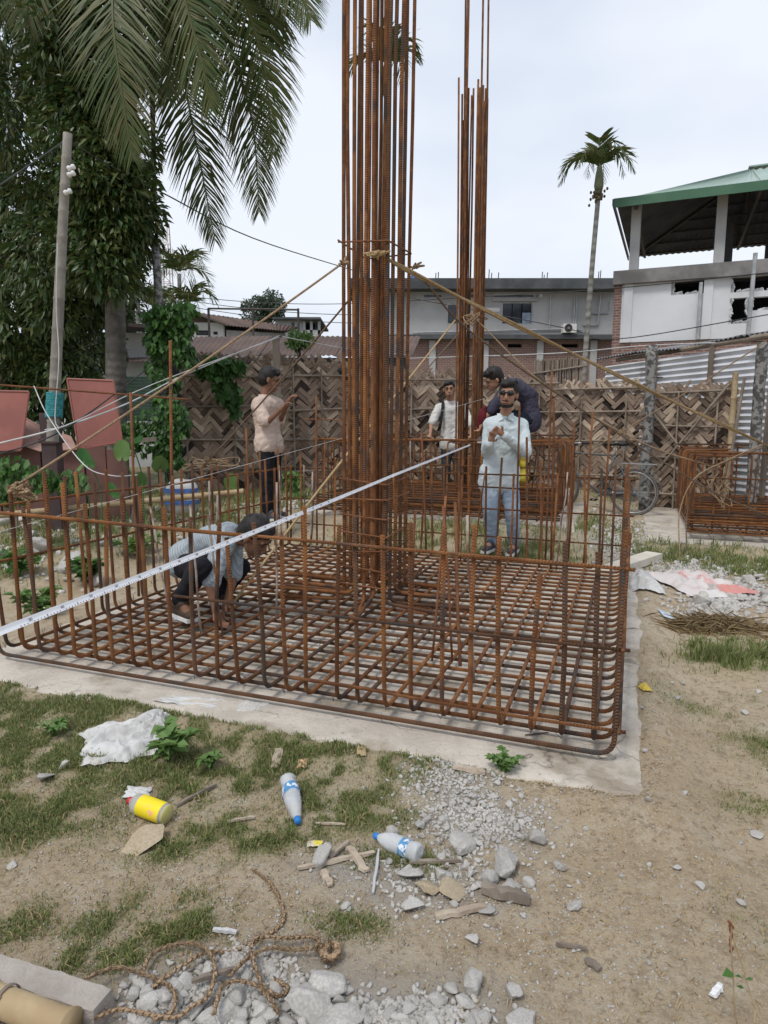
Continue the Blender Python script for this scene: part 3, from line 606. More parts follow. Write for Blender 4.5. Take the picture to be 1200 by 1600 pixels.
wall(MB(), l5(30), l5(242), 0, z5(520), 0, .2, [(l5(190), l5(198), z5(540), z5(524)), (l5(150), l5(168), z5(560), z5(530))]).build('wall', white_wash, h4)
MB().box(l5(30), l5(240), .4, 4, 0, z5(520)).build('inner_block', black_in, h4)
MB().beam((l5(20), -.3, z5(503)), (l5(246), -.3, z5(516)), .9, .07).build('roof_edge', dark_steel, h4)
slope((l5(186), -.7, z5(572)), (l5(246), -.7, z5(568)), (l5(240), .0, z5(558)), (l5(188), .0, z5(560)), .1, .012, tin_brown, 'awning', h4)
gs = thing('green_tin_screen', 'pale green corrugated tin screen low beside the palm trunk', 'screen', (at(215, 600, 11.5).x, 11.5, 0)); o6 = gs.location.x
gpaint = M('pale_green_tin', (.27, .39, .31), (.21, .31, .25), .6, 3, rnd=.08)
for k, (ya, yb_) in enumerate(((588, 606), (605, 622), (621, 640), (639, 658))):
    hsheet(at(186, 600, 11.5).x - o6, at(243, 600, 11.5).x - o6 + .05 * (k % 2), at(600, yb_, 11.5).z, at(600, ya, 11.5).z, .01 * k, .05, .008, gs, gpaint)
MB().box(at(188, 600, 11.5).x - o6, at(192, 600, 11.5).x - o6, .05, .09, 0, 2).build('post', wood_old, gs); MB().box(at(238, 600, 11.5).x - o6, at(242, 600, 11.5).x - o6, .05, .09, 0, 2).build('post', wood_old, gs)

# lattice tower far away
lt = thing('lattice_tower', 'distant red and white lattice mast seen beside the palm fronds', 'tower', (at(268, 600, 70).x, 70, 0)); zt_ = at(600, 349, 70).z
redw = M('mast_paint', (.42, .30, .28), (.45, .43, .42), .7, .3)
mb = MB(); hw0, hw1 = .75, .35
for sx in (-1, 1):
    for sy in (-1, 1): MB().tube([(sx * hw0, sy * hw0, 0), (sx * hw1, sy * hw1, zt_)], .06, 5).build('leg', redw, lt)
for k in range(14):
    z0 = zt_ * (.35 + .65 * k / 14); z1 = zt_ * (.35 + .65 * (k + 1) / 14); f0 = hw0 + (hw1 - hw0) * z0 / zt_; f1 = hw0 + (hw1 - hw0) * z1 / zt_
    mb = MB(); mb.tube([(-f0, -f0, z0), (f1, -f1, z1)], .035, 4).tube([(f0, -f0, z0), (-f1, -f1, z1)], .035, 4).tube([(-f0, -f0, z0), (f0, -f0, z0)], .035, 4).tube([(-f0, f0, z0), (f0, f0, z0)], .035, 4); mb.build('brace', redw, lt)
for k in range(3): MB().box(-.6 + k * .4, -.35 + k * .4, -.55, -.42, zt_ - 2.2, zt_ - .8).build('antenna_panel', white_paint, lt)
print('part2', round(time.time() - T_START, 1))
# ------------------------------------------------------------------ woven bamboo fence
def strip_mesh(lx_, wd, th, bow):
    mb = MB(); n = 5; vs_ = []
    for i in range(n):
        x = -lx_ / 2 + lx_ * i / (n - 1); b = bow * (1 - (2 * i / (n - 1) - 1) ** 2)
        vs_ += [(x, b, -wd / 2), (x, b - th, -wd / 2 + .006), (x, b - th, wd / 2 - .006), (x, b, wd / 2)]
    fs = [(i * 4 + k, i * 4 + k + 1, i * 4 + 5 + k, i * 4 + 4 + k) for i in range(n - 1) for k in range(3)]
    mb.add(vs_, fs + [(0, 3, 2, 1), (n * 4 - 4, n * 4 - 3, n * 4 - 2, n * 4 - 1)]); return mb.mesh('strip')
def strip_material():
    m = M('split_bamboo', (.2, .15, .12), None, .85, 6, stretch=(1.5, 6, 14), bump=.5, bscale=14); t = m.node_tree
    b = [q for q in t.nodes if q.type == 'BSDF_PRINCIPLED'][0]; src = b.inputs['Base Color'].links[0].from_socket
    oi = t.nodes.new('ShaderNodeObjectInfo'); rp = t.nodes.new('ShaderNodeValToRGB'); t.links.new(oi.outputs['Random'], rp.inputs['Fac'])
    e = rp.color_ramp.elements; e[0].color = (.085, .060, .044, 1); e[1].color = (.62, .50, .37, 1); e[1].position = 1
    for ps, c in ((.12, (.16, .115, .085)), (.32, (.275, .20, .148)), (.66, (.345, .26, .195)), (.88, (.44, .34, .26))): q = e.new(ps); q.color = (*c, 1)
    mm = t.nodes.new('ShaderNodeMix'); mm.data_type = 'RGBA'; mm.blend_type = 'OVERLAY'; mm.inputs[0].default_value = .55
    z = t.nodes.new('ShaderNodeTexNoise'); z.inputs['Scale'].default_value = 3; z.inputs['Detail'].default_value = 6
    mpn = [q for q in t.nodes if q.type == 'MAPPING'][0]; t.links.new(mpn.outputs[0], z.inputs['Vector'])
    t.links.new(rp.outputs['Color'], mm.inputs[6]); t.links.new(z.outputs['Fac'], mm.inputs[7]); t.links.new(mm.outputs[2], b.inputs['Base Color']); return m
strip_mat = strip_material()
SME = [strip_mesh(.236, .078, .006, b) for b in (.004, .012, .02)]
for q in SME: q.materials.append(strip_mat)
fence_back = M('fence_backing', (.055, .042, .036), (.03, .024, .021), .95, 5)
def bamboo(mb, a, b, r=.02, node=.32, n=8):
    a, b = Vector(a), Vector(b); l = (b - a).length; k = max(2, int(l / node)); pts = []; rs = []
    for i in range(k):
        t0, t1 = i / k, (i + 1) / k; e = .012 / l
        for t, rr in ((t0 + e, 1.0), (t0 + 2.2 * e, .92), (t1 - 2.2 * e, .92), (t1 - e, 1.0), (t1, 1.1)): pts.append(a.lerp(b, t)); rs.append(r * rr)
    return mb.tube(pts, rs, n)
def woven(name, label, A, B, zt, zb, hz, vx, cat='fence', top_dev=.1, ragged=.12):
    A, B = Vector((A.x, A.y, 0)), Vector((B.x, B.y, 0)); d = B - A; Wd = d.length; f = thing(name, label, cat, A, rz=math.atan2(d.y, d.x), group=None)
    MB().box(.0, Wd, .025, .04, zb, zt - .16).build('backing', fence_back, f)
    w_, n_ = .0745, 3; c45 = math.sqrt(.5); cnt = 0
    for i in range(-80, 100):
        for j in range(-80, 100):
            dd = (i - j) % (2 * n_)
            if dd == 0: cx_, cy_, rot = i + n_ / 2, j + .5, 0
            elif dd == n_: cx_, cy_, rot = i + .5, j - n_ / 2 + 1, 90
            else: continue
            x = (cx_ - cy_) * c45 * w_; z = (cx_ + cy_) * c45 * w_
            if rot: pass
            if not (0.02 < x < Wd - .02 and zb < z < zt + .1): continue
            tz = zt + ragged * (vnoise(np.array([[x * 2.5 + A.x, 3.3, 0]]), 7)[0] - .6)
            if not (0.02 < x < Wd - .02 and zb < z < tz): continue
            if random.random() < .035: continue
            o = bpy.data.objects.new('strip', SME[random.randrange(3)]); COL.objects.link(o); o.parent = f; cnt += 1
            o.location = (x + random.gauss(0, .006), random.uniform(-.004, .012) - (.006 if rot else 0), z + random.gauss(0, .006))
            o.rotation_euler = Matrix.Rotation(R(-45 if rot else 45) * 1.0 * (-1) + random.gauss(0, .065), 3, 'Y').to_euler()
            o.rotation_euler.x = random.gauss(0, .045); o.scale = (random.uniform(.88, 1.10), 1, random.uniform(.8, 1.04))
    mb = MB()                                # ragged fringe of split ends along the top
    for k in range(int(Wd * 38)):
        x = random.uniform(0, Wd); h = random.uniform(.05, .24); a = random.choice((-1, 1)) * random.uniform(.3, .9)
        mb.obox((x, random.uniform(-.01, .02), zt - .08 + h * .3), (.02, 0, .004), (0, .002, 0), (h * .5 * math.sin(a), 0, h * .5 * math.cos(a)))
    tag(mb.build('fringe', strip_mat, f), kind='stuff')
    for z in hz: bamboo(MB(), (-.05, -.035, z + random.uniform(-.03, .03)), (Wd + .05, -.035, z + random.uniform(-.05, .05)), .017).build('rail', bamboo_grey, f, True)
    for x in vx: bamboo(MB(), (x, -.06, zb), (x + random.uniform(-.03, .03), -.06, zt + random.uniform(-.25, .02)), .015).build('upright', bamboo_grey, f, True)
    return f
FA, FM, FN, FB, FQ, FC = at(284, 600, 10.6), at(455, 600, 10.95), at(598, 600, 11.1), at(735, 600, 11.2), at(868, 600, 10.95), at(1003, 600, 10.7)
zt1 = at(600, 560, 11).z
woven('woven_fence', 'leftmost woven bamboo fence panel with creeper, behind the man in the beige shirt', FA, FM, zt1, .05, (.5, 1.0, 1.5, 2.02), (.05, .8, 1.75))
woven('woven_fence', 'woven bamboo fence panel just left of the near rebar column', FM, FN, at(600, 564, 11).z, .05, (.48, .98, 1.48, 2.0), (.5, 1.3))
woven('woven_fence', 'woven bamboo fence panel behind the man in the white t-shirt', FN, FB, at(600, 580, 11).z, .05, (.47, .97, 1.47, 1.97), (.45, 1.2))
woven('woven_fence', 'woven bamboo fence panel behind the man in sunglasses', FB, FQ, at(600, 598, 11).z + .04, .05, (.45, .95, 1.45, 1.86), (.4, 1.1))
woven('woven_fence', 'woven bamboo fence panel behind the bicycle, next to the gate', FQ, FC, at(600, 602, 10.8).z + .02, .05, (.44, .94, 1.42, 1.80), (.4, 1.1))
GA, GB = at(1008, 600, 9.9), at(1148, 600, 9.2)
gt = woven('woven_gate', 'dark woven bamboo gate panel with diagonal braces beside the tin shed', GA, GB, at(600, 604, 9.5).z, .0, (.25, .75, 1.25, 1.68), (.1, .5, 1.0), 'gate')
gw = (GB - GA); gw.z = 0; gw = gw.length
bamboo(MB(), (gw, -.05, -.1), (gw + .01, -.05, 1.95), .042).build('frame_post', bamboo_mat, gt, True)
for a, b in (((.08, -.08, 1.5), (.85, -.08, .55)), ((gw - .05, -.085, 1.8), (.1, -.085, .35))): bamboo(MB(), a, b, .019).build('brace', bamboo_grey, gt, True)
fp = thing('fence_post', 'square weathered timber post with wires behind the man in the beige shirt', 'post', (at(433, 600, 10.4).x, 10.4, 0)); zq = at(600, 524, 10.4).z
MB().box(-.05, .05, -.05, .05, 0, zq).build('shaft', wood_old, fp); MB().tube([(-.08, -.06, zq - .06), (.1, -.06, zq - .02)], .012, 6).build('wire_clamp', dark_steel, fp)

# weathered posts at right
def post(name, label, pa, pb, r, mat, cat='post', n=12):
    o = thing(name, label, cat, (pa.x, pa.y, pa.z)); d = pb - pa; k = 14
    pts = [d * (i / k) + Vector((random.gauss(0, r * .07), random.gauss(0, r * .07), 0)) for i in range(k + 1)]
    MB().tube(pts, [r * random.uniform(.93, 1.07) for _ in pts], n).build('shaft', mat, o, True); return o
p = post('mottled_post', 'thick mottled grey post leaning before the woven gate', at(1006, 800, 9.4), at(1019, 540, 9.4), .074, post_lichen)
for k, zz in enumerate((.7, 1.3, 1.9, 2.25)): MB().tube([(.10 * math.cos(a) + .026 * zz, .10 * math.sin(a), zz) for a in np.linspace(0, 2 * math.pi, 14)], .006, 5).build('wire_tie', dark_steel, p)
p = post('mottled_post', 'grey mottled post against the corrugated tin wall at far right', at(1168, 850, 8.3), at(1192, 535, 8.3), .065, post_lichen)
bamboo(MB(), (-.32, .15, .05), (-.12, .15, 2.1), .02).build('side_cane', bamboo_grey, p, True)

# ------------------------------------------------------------------ reinforcement
def bar(path, r, par, name='rebar', mat=rust, n=8, rad=.055):
    if mat is rust: mat = random.choices((rust, rust_b, rust_c), (.6, .26, .14))[0]
    return MB().tube(arc_path(path, rad) if len(path) > 2 else [Vector(path[0]).lerp(Vector(path[1]), q) + (Vector((jit(.004), jit(.004), jit(.004))) if 0 < q < 1 else Vector()) for q in (0, .25, .5, .75, 1)], r, n).build(name, mat, par, True)
def jit(s): return random.gauss(0, s)
cg = thing('footing_cage', 'large rusty rebar footing mat with upstanding bars on the near concrete pad', 'rebar cage', ORG, rz=math.atan2(U.y, U.x))
NV = 26
for i in range(NV):                          # bars running away from the camera, hooked up at both ends
    s = .035 + (W1 - .10) * i / (NV - 1) + jit(.008); f = i / (NV - 1)
    zf_ = 1.02 - .17 * f + jit(.035) - (.12 if random.random() < .25 else 0); zb_ = .92 + jit(.05) + (.15 if random.random() < .2 else 0)
    l0 = jit(.018); l1 = jit(.018)
    bar([(s + l0, -.0 + jit(.012), zf_), (s + l0 * .4 + jit(.006), jit(.006), .42), (s, 0.005, .058), (s + jit(.012), L1, .058), (s + l1, L1 + jit(.012), zb_)], .0104, cg, rad=.075)
NU = 27
for i in range(NU):                          # bars running across
    t = .0 + (L1) * i / (NU - 1) + jit(.008); f = i / (NU - 1)
    if i == 0: t = -.018
    zl = .95 + jit(.05); zr_ = .84 + .06 * f + jit(.04)
    if i == 0: zr_ = .86
    bar([(-.0 + jit(.012), t + jit(.012), zl), (0, t, .034), (W1 + .01, t + jit(.01), .034), (W1 + .012 + jit(.008), t + jit(.01), zr_)], .0104, cg, rad=.075)
for z, s0 in ((.155, .0), (.485, .0), (.80, -.3)):   # horizontal rails on all four faces
    sf = {.155: 1.75, .485: 1.22, .80: -.3}[z]
    bar([(sf, -.024, z + (.045 if z > .7 else .0)), (W1 + .05, -.024, z - .015)], .0075, cg, 'rail_bar')
    bar([(W1 + .024, -.05, z - .01), (W1 + .028, L1 + .08, z + .02)], .0085, cg, 'rail_bar')
    if z != .155: bar([(-.05, L1 + .024, z + .04), (W1 + .08, L1 + .024, z + .02)], .0075, cg, 'rail_bar')
    if z != .155: bar([(-.024, -.1, z + .06), (-.024, L1 + .1, z + .03)], .0085, cg, 'rail_bar')
bar([(.0, -.046, .845), (1.62, -.046, .815)], .0095, cg, 'rail_bar')
bar([(-.05, L1 + .03, .75), (W1 * .8, L1 + .03, .70)], .007, cg, 'rail_bar'); bar([(-.05, L1 + .03, .27), (W1 + .05, L1 + .03, .24)], .007, cg, 'rail_bar')
tie = MB()                                   # tie-wire ends on the near crossings
for i in range(NV):
    for j in range(0, 14):
        if random.random() < .55:
            s = .035 + (W1 - .10) * i / (NV - 1); t = L1 * j / (NU - 1)
            for q in (0, 1): tie.tube([(s, t, .06), (s + jit(.012), t + jit(.012), .085 + random.random() * .02)], .0012, 3, False)
tag(tie.build('tie_wire', wire_mat, cg), kind='stuff')
for (sx, tx, h, m_) in ((.95, .55, .85, rust_pale), (1.05, .62, .8, rust_pale), (.62, .7, .8, rust_pale), (.75, 1.0, .85, rust_pale), (.5, 1.3, .9, rust_pale), (1.2, 1.0, .95, rust_pale), (2.35, .62, .95, rust_thin), (2.45, .66, .9, rust_thin), (2.2, .75, .85, rust_thin), (2.62, .42, .9, rust_pale), (2.05, 2.9, .9, rust_thin), (2.85, 2.7, .8, rust_pale), (2.75, 3.0, .9, rust_pale), (2.6, 3.05, .9, rust_thin), (1.9, 3.1, .8, rust_thin), (.4, 3.0, .9, rust_pale), (.5, 2.9, .85, rust_pale), (.25, 2.8, .9, rust_pale)):
    bar([(sx, tx, .07), (sx + jit(.05), tx + jit(.05), h)], .0065, cg, 'spacer_bar', m_, 6)
bar([(2.52, .55, .09), (2.38, .95, .88)], .009, cg, 'leaning_bar', rust_thin, 6)
for (sx, tx, h) in ((-.02, 1.15, 1.52), (.02, 2.6, 1.25), (.35, L1 - .02, 1.55), (1.0, L1 + .02, 1.5), (2.35, L1 + .02, 1.45), (2.62, L1, 1.75), (2.8, L1 - .05, 1.3), (2.95, L1 + .02, 1.4), (3.1, L1 + .02, 1.25), (2.7, L1 - .3, 1.5), (.7, L1 + .02, 1.28), (1.5, L1, 1.2)):
    bar([(sx, tx, .06), (sx + jit(.03), tx + jit(.03), h)], .0095, cg, 'tall_bar', rust_thin, 6)
bar([(.2, L1 + .03, 1.33), (1.25, L1 + .03, 1.31)], .007, cg, 'guard_bar', rust_thin, 6)

def column_cage(name, label, cen, bu, bv, nf, ns, rb, heights, hookL, tz, lean=(0, 0), extra=0, n=8, custom=None, splay=.10):
    c = thing(name, label, 'rebar column', cen, rz=math.atan2(U.y, U.x)); k = 0; spots = []
    for i in range(nf): spots += [(-bu / 2 + bu * i / (nf - 1), -bv / 2, 0), (-bu / 2 + bu * i / (nf - 1), bv / 2, 1)]
    for j in range(1, ns - 1): spots += [(-bu / 2, -bv / 2 + bv * j / (ns - 1), 2), (bu / 2, -bv / 2 + bv * j / (ns - 1), 3)]
    for e in range(extra): spots.append((random.uniform(-.4, .4) * bu, random.choice((-.5, .5)) * bv, random.randrange(4)))
    if custom: spots = custom
    for (x, y, sd) in spots:
        h = heights(k); k += 1; zb0 = .085 + .024 * (k % 4)
        hk = {0: (jit(.06), -hookL * random.uniform(.6, 1)), 1: (jit(.06), hookL), 2: (-hookL * random.uniform(.7, 1.2), jit(.08)), 3: (hookL * random.uniform(.7, 1.1), jit(.08))}[sd]
        if sd == 0 and x < -.02: hk = (-hookL * random.uniform(.8, 1.3), -.1 + jit(.1))
        if sd == 0 and x > .1 * bu and k % 3 == 0: hk = (hookL, -.08 + jit(.05))
        lx_, ly_ = x * splay + lean[0] * h / 4 + jit(.012), jit(.02) + lean[1]
        pth = arc_path([(x + hk[0], y + hk[1], zb0), (x, y, zb0), (x + lx_ * .3, y + ly_ * .3, h * .45)], .07)[:-1]
        pth += [Vector((x + lx_ * .3, y + ly_ * .3, h * .45)), Vector((x + lx_ * .6 + jit(.006), y + ly_ * .6, h * .72)), Vector((x + lx_, y + ly_, h))]
        MB().tube(pth, rb * random.uniform(.92, 1.06), n).build('main_bar', random.choices((rust, rust_b, rust_c), (.55, .35, .1))[0], c, True)
    for z in tz:
        o = .024; d = .02 * random.uniform(-1, 1); lz_ = lean[0] * z / 4 * .5
        q = [(-bu / 2 - o, -bv / 2 - o, z + d), (bu / 2 + o, -bv / 2 - o, z - d), (bu / 2 + o, bv / 2 + o, z + jit(.012)), (-bu / 2 - o, bv / 2 + o, z + d), (-bu / 2 - o, -bv / 2 - o, z + d + .012)]
        q = [(a + lz_, b, e) for a, b, e in q]
        MB().tube(arc_path(q, .02, 3), .0055, 6).build('tie', rust_thin, c, True)
    return c
cen1 = mat_pt(W1 / 2, 1.65)
c1 = column_cage('rebar_column', 'dense tall bundle of rusty column bars rising from the near footing mat', cen1, .29, .43, 5, 5, .0130, lambda k: 4.7 + jit(.15), .62, [.22 + .118 * i for i in range(7)] + [2.44], lean=(.04, 0), extra=3)
cen2 = C2 - U * 1.31 + V * 1.2 + UP * Z2
h2_ = [6.7, 5.45, 5.3, 5.5, 5.2, 6.6, 5.4, 5.15, 5.5, 5.35, 5.1]
column_cage('rebar_column', 'slimmer far bundle of rusty column bars with stepped tops behind the near one', cen2, .34, .30, 4, 4, .013, lambda k: h2_[k % 11] + jit(.06), .7, [.3, .5, .7, .9, 2.55], lean=(-.015, .02), custom=[(sg * (.065 + .04 * i) + jit(.008), -.15 + .10 * j + jit(.01), 2 if sg < 0 else 3) for sg in (-1, 1) for i in range(3) for j in range(4)], splay=.04)

def box_cage(name, label, org, Wc, Lc, z0, h, nu, nv, low):
    c = thing(name, label, 'rebar cage', (org.x, org.y, z0), rz=math.atan2(U.y, U.x))
    for i in range(nu):                      # closed hoops running away
        s = .03 + (Wc - .06) * i / (nu - 1) + jit(.012)
        bar([(s, .45, h + jit(.008)), (s, 0, h), (s, 0, .04), (s + jit(.01), Lc, .04), (s, Lc, h), (s, Lc - .45, h)], .0105, c, 'hoop_bar', rad=.07, n=6)
    for j in range(nv):
        t = Lc * j / (nv - 1) + jit(.01)
        bar([(.5, t, h - .022 + jit(.008)), (0, t, h - .022), (0, t, .065), (Wc, t, .065), (Wc, t, h - .022), (Wc - .5, t, h - .022)], .0105, c, 'hoop_bar', rad=.07, n=6)
    for z in np.linspace(.06, low, 7): bar([(-.05, -.022, float(z)), (Wc + .05, -.022, float(z) + jit(.006))], .0105, c, 'layer_bar', n=6)
    for t in np.linspace(.1, Lc - .1, 14):
        for z in (.15, .24): bar([(-.02, float(t) + jit(.03), z), (Wc + .02, float(t) + jit(.03), z + jit(.01))], .0105, c, 'layer_bar', n=6)
    for t in (0, .06, .13, Lc - .05, Lc): bar([(-.04, t, h + .022), (Wc + .03, t, h + .022 + jit(.006))], .0115, c, 'top_bar', n=6)
    for t in (0, Lc): bar([(-.02, t - .03, h * .72), (Wc + .02, t - .03, h * .70)], .008, c, 'rail_bar', n=6)
    for k in range(14):
        s, t = random.uniform(.1, Wc - .1), random.uniform(.1, Lc - .1)
        bar([(s, t, .1), (s + jit(.03), t + jit(.03), h - .04)], .009, c, 'spacer_bar', random.choice((rust_pale, rust_thin, rust_thin)), 6)
    return c
box_cage('hooped_cage', 'rusty hooped rebar cage in the middle behind the man in sunglasses', C2 - U * W2, W2, L2, Z2, .95, 15, 15, .25)
box_cage('hooped_cage', 'rusty hooped rebar cage on the pad at the right edge', C3, W3, L3, Z3, .90, 18, 14, .25)

# ------------------------------------------------------------------ ropes
def rope(name, label, pts, r, mat, sag=0, n=6, strands=1):
    pts = [Vector(p) for p in pts]
    if len(pts) == 2:
        a, b = pts; pts = [a.lerp(b, i / 16) - UP * sag * (4 * (i / 16) * (1 - i / 16)) for i in range(17)]
    else: pts = smooth_path(pts)
    mb = MB()
    for k in range(strands):
        off = [Vector((0, math.cos(i * .9 + math.pi * k) * r * .9, math.sin(i * .9 + math.pi * k) * r * .9)) if strands > 1 else Vector() for i in range(len(pts))]
        mb.tube([p + o for p, o in zip(pts, off)], r, n)
    return tag(mb.build(name, mat, None, True), label, 'rope')
rope('guy_rope', 'long guy rope from the near column down to the left corner of the mat', [at(537, 410, 4.33), at(30, 756, 3.5)], .0075, rope_mat, .02)
rope('guy_rope', 'thin dark guy rope from the near column down to the bars behind the crouching man', [at(550, 463, 4.5), at(318, 728, 5.6)], .0065, rope_dark, .02)
rope('guy_rope', 'thick pale doubled guy rope from the near column down to the right edge', [at(596, 394, 4.35), at(655, 432, 4.5), at(960, 584, 5.5), at(1205, 699, 6.6)], .0095, rope_pale, strands=2)
rope('guy_rope', 'dark guy rope crossing behind the far column down to the right cage base', [at(655, 430, 4.75), at(770, 545, 5.4), at(1085, 752, 6.6), at(1205, 808, 6.9)], .008, rope_dark)
rope('guy_rope', 'pale guy rope from the far column down to the right cage top', [at(742, 497, 8.6), at(850, 600, 8.0), at(1000, 690, 7.4), at(1130, 734, 7.1)], .008, rope_mat)
rope('guy_rope', 'light guy rope from the far column passing behind the near column to the crouching man', [at(714, 497, 8.7), at(640, 590, 7.4), at(520, 738, 5.6), at(366, 940, 4.25)], .010, rope_pale)
rope('guy_rope', 'short dark rope beside the light one left of the far column', [at(716, 522, 8.6), at(640, 606, 8.0), at(560, 690, 7.4)], .008, rope_dark, 0)
rope('guy_rope', 'rope slanting up from the bicycle past the woven gate to the shed eave', [at(880, 727, 9.2), at(1198, 533, 8.2)], .009, rope_mat, .03)
rope('guy_rope', 'doubled rope looping over the right cage corner down to the ground', [onground(1062, 872, .01), at(1062, 800, 6.9), at(1085, 748, 6.9), at(1130, 722, 6.9), at(1192, 694, 6.8)], .0068, rope_mat)
rope('guy_rope', 'second strand of rope hanging over the right cage corner to the ground', [onground(1073, 865, .01), at(1073, 810, 6.95), at(1080, 765, 6.95), at(1105, 735, 6.95), at(1192, 699, 6.85)], .0065, rope_dark)
def knot(name, label, c, size, mat, seed, turns=26, r=.007):
    rn = random.Random(seed); P = [Vector((rn.gauss(0, 1) * size[0], rn.gauss(0, 1) * size[1], rn.gauss(0, 1) * size[2])) for _ in range(turns)]
    o = MB().tube(smooth_path(P, 4), r, 6).build(name, mat, None, True); o.location = c; return tag(o, label, 'rope')
knot('rope_knot', 'frayed rope knot on the left side of the near column', at(538, 410, 4.32), (.022, .02, .014), rope_mat, 1, 18)
knot('rope_knot', 'rope knot tied on the front of the near column', at(592, 394, 4.28), (.03, .02, .012), rope_pale, 2, 18)
knot('rope_knot', 'frayed rope end on the right side of the near column', at(650, 415, 4.8), (.03, .02, .014), rope_mat, 3, 16)
knot('rope_knot', 'big tangled rope knot on the bar tops at the left corner of the mat', at(32, 768, 3.5), (.035, .03, .03), rope_mat, 4, 30)
knot('rope_knot', 'loose rope tangle on the bar tops behind the crouching man', at(330, 724, 5.65), (.10, .05, .03), rope_mat, 5, 34, .0042)
knot('rope_knot', 'rope knot where the guy rope meets the far column', at(738, 500, 8.62), (.07, .05, .05), rope_mat, 6, 20, .008)
knot('rope_knot', 'tangle of rope hanging inside the right cage', at(1125, 760, 7.05), (.08, .04, .14), rope_mat, 7, 26, .006)

# ------------------------------------------------------------------ measuring tape
T0, T1, T2 = at(-60, 1010, 1.27), at(615, 742.5, 4.30), at(735, 695, 7.9)
tp = thing('measuring_tape', 'white measuring tape stretched across the mat from lower left to the far column', 'tape measure', T0)
td = (T1 - T0); TL = td.length; td.normalize(); view = (T0.lerp(T1, .2) - Vector((0, 0, CAM_H))).normalized()
tn = (view - td * view.dot(td)).normalized(); tw = td.cross(tn).normalized()
if tw.z < 0: tw = -tw
tape_mat = M('tape_white', (.84, .85, .88), (.80, .81, .84), .35, 4); ink = M('tape_ink', (.10, .10, .14), None, .6)
SG = lambda d: -UP * .006 * 4 * (d / TL) * (1 - d / TL)
mb = MB(); n = 40; vs_ = []
for i in range(n + 1):
    p = td * (TL * i / n) + SG(TL * i / n); vs_ += [p - tw * .0088, p + tn * .0012, p + tw * .0088, p + tn * .0018]
mb.add(vs_, [(i * 4 + k, i * 4 + (k + 1) % 4, i * 4 + 4 + (k + 1) % 4, i * 4 + 4 + k) for i in range(n) for k in range(4)]); tw2 = (T2 - T1).normalized().cross((T1 - Vector((0, 0, CAM_H))).normalized()).normalized(); tw2 = tw2 if tw2.z > 0 else -tw2
q_ = [T1 - T0, T2 - T0]; mb.add([q_[0] - tw * .0088, q_[0] + tw * .0088, q_[1] + tw2 * .0088, q_[1] - tw2 * .0088, q_[0] - tw * .0088 + tn * .001, q_[0] + tw * .0088 + tn * .001, q_[1] + tw2 * .0088 + tn * .001, q_[1] - tw2 * .0088 + tn * .001], [(0, 1, 2, 3), (7, 6, 5, 4), (0, 4, 5, 1), (2, 6, 7, 3)]); mb.build('band', tape_mat, tp)
k0 = None; tk = MB(); nums = []
def tape_d(px):                               # distance along the tape seen at a picture column
    lo_, hi_ = 0, TL
    for _ in range(40):
        m_ = (lo_ + hi_) / 2; q = T0 + td * m_ - Vector((0, 0, CAM_H)); X = 600 + FOC * q.x / (q.y * cP - q.z * sP)
        if X < px: lo_ = m_
        else: hi_ = m_
    return lo_
d30 = tape_d(47); step = tape_d(97) - d30
for k in range(-3, 330):
    d = d30 + step * k / 10
    if d < 0 or d > TL - .05: continue
    big = k % 5 == 0; ln = .006 if big else .0035; c = td * d + SG(d) - tn * .0012 - tw * (.0088 - ln / 2 - .001)
    if k % 10: tk.obox(c, td * (.0007 if not big else .001), tw * ln / 2, tn * .0003)
tk.build('tick_marks', ink, tp)
for k in range(0, 20):
    fc = bpy.data.curves.new('numeral', 'FONT'); fc.body = str(30 + 10 * k); fc.size = .0105; fc.align_x = 'CENTER'; fc.align_y = 'CENTER'; fc.extrude = .0002
    to = bpy.data.objects.new('numeral', fc); COL.objects.link(to); d = d30 + step * k
    zc = -tn; Mx = Matrix((( td.x, tw.x, zc.x), (td.y, tw.y, zc.y), (td.z, tw.z, zc.z)))
    if Mx.determinant() < 0: Mx = Matrix(((td.x, tw.x, tn.x), (td.y, tw.y, tn.y), (td.z, tw.z, tn.z)))
    bpy.context.view_layer.update(); me = bpy.data.meshes.new_from_object(to); bpy.data.objects.remove(to)
    me.materials.clear(); o = obj('numeral', me, ink, tp); o.matrix_local = Matrix.Translation(td * d + SG(d) - tn * .0016) @ Mx.to_4x4()

# thin string line and wires
def wire(label, pts, r, mat, sag=0, cat='wire', name='wire'):
    pts = [Vector(p) for p in pts]
    if len(pts) == 2: a, b = pts; pts = [a.lerp(b, i / 20) - UP * sag * (4 * (i / 20) * (1 - i / 20)) for i in range(21)]
    else: pts = smooth_path(pts)
    return tag(MB().tube(pts, r, 5).build(name, mat, None), label, cat)
wire('thin white string line crossing the mat below the standing man', [at(-5, 832, 3.4), at(545, 682, 5.2), at(760, 622, 8.0)], .0016, wire_pale, cat='string', name='string_line')
wire('black overhead cable sloping from the palm down to the near column', [at(236, 292, 11), at(395, 372, 14), at(560, 425, 18)], .012, wire_mat)
wire('upper of the thin cables across the sky left of the near column', [at(285, 462, 40), at(560, 474, 40)], .02, wire_mat, .2)
wire('middle of the thin cables across the sky left of the near column', [at(285, 468, 40), at(560, 492, 40)], .02, wire_mat, .2)
wire('lower of the thin cables across the sky left of the near column', [at(290, 478, 40), at(560, 505, 40)], .02, wire_mat, .2)
wire('cable crossing the white wall to the shed roof, upper', [at(640, 470, 24), at(940, 452, 20), at(1210, 425, 16)], .013, wire_mat)
wire('cable crossing the grey building to the shed roof, lower', [at(640, 465, 24), at(880, 512, 20), at(960, 530, 18), at(1210, 490, 15)], .013, wire_mat)
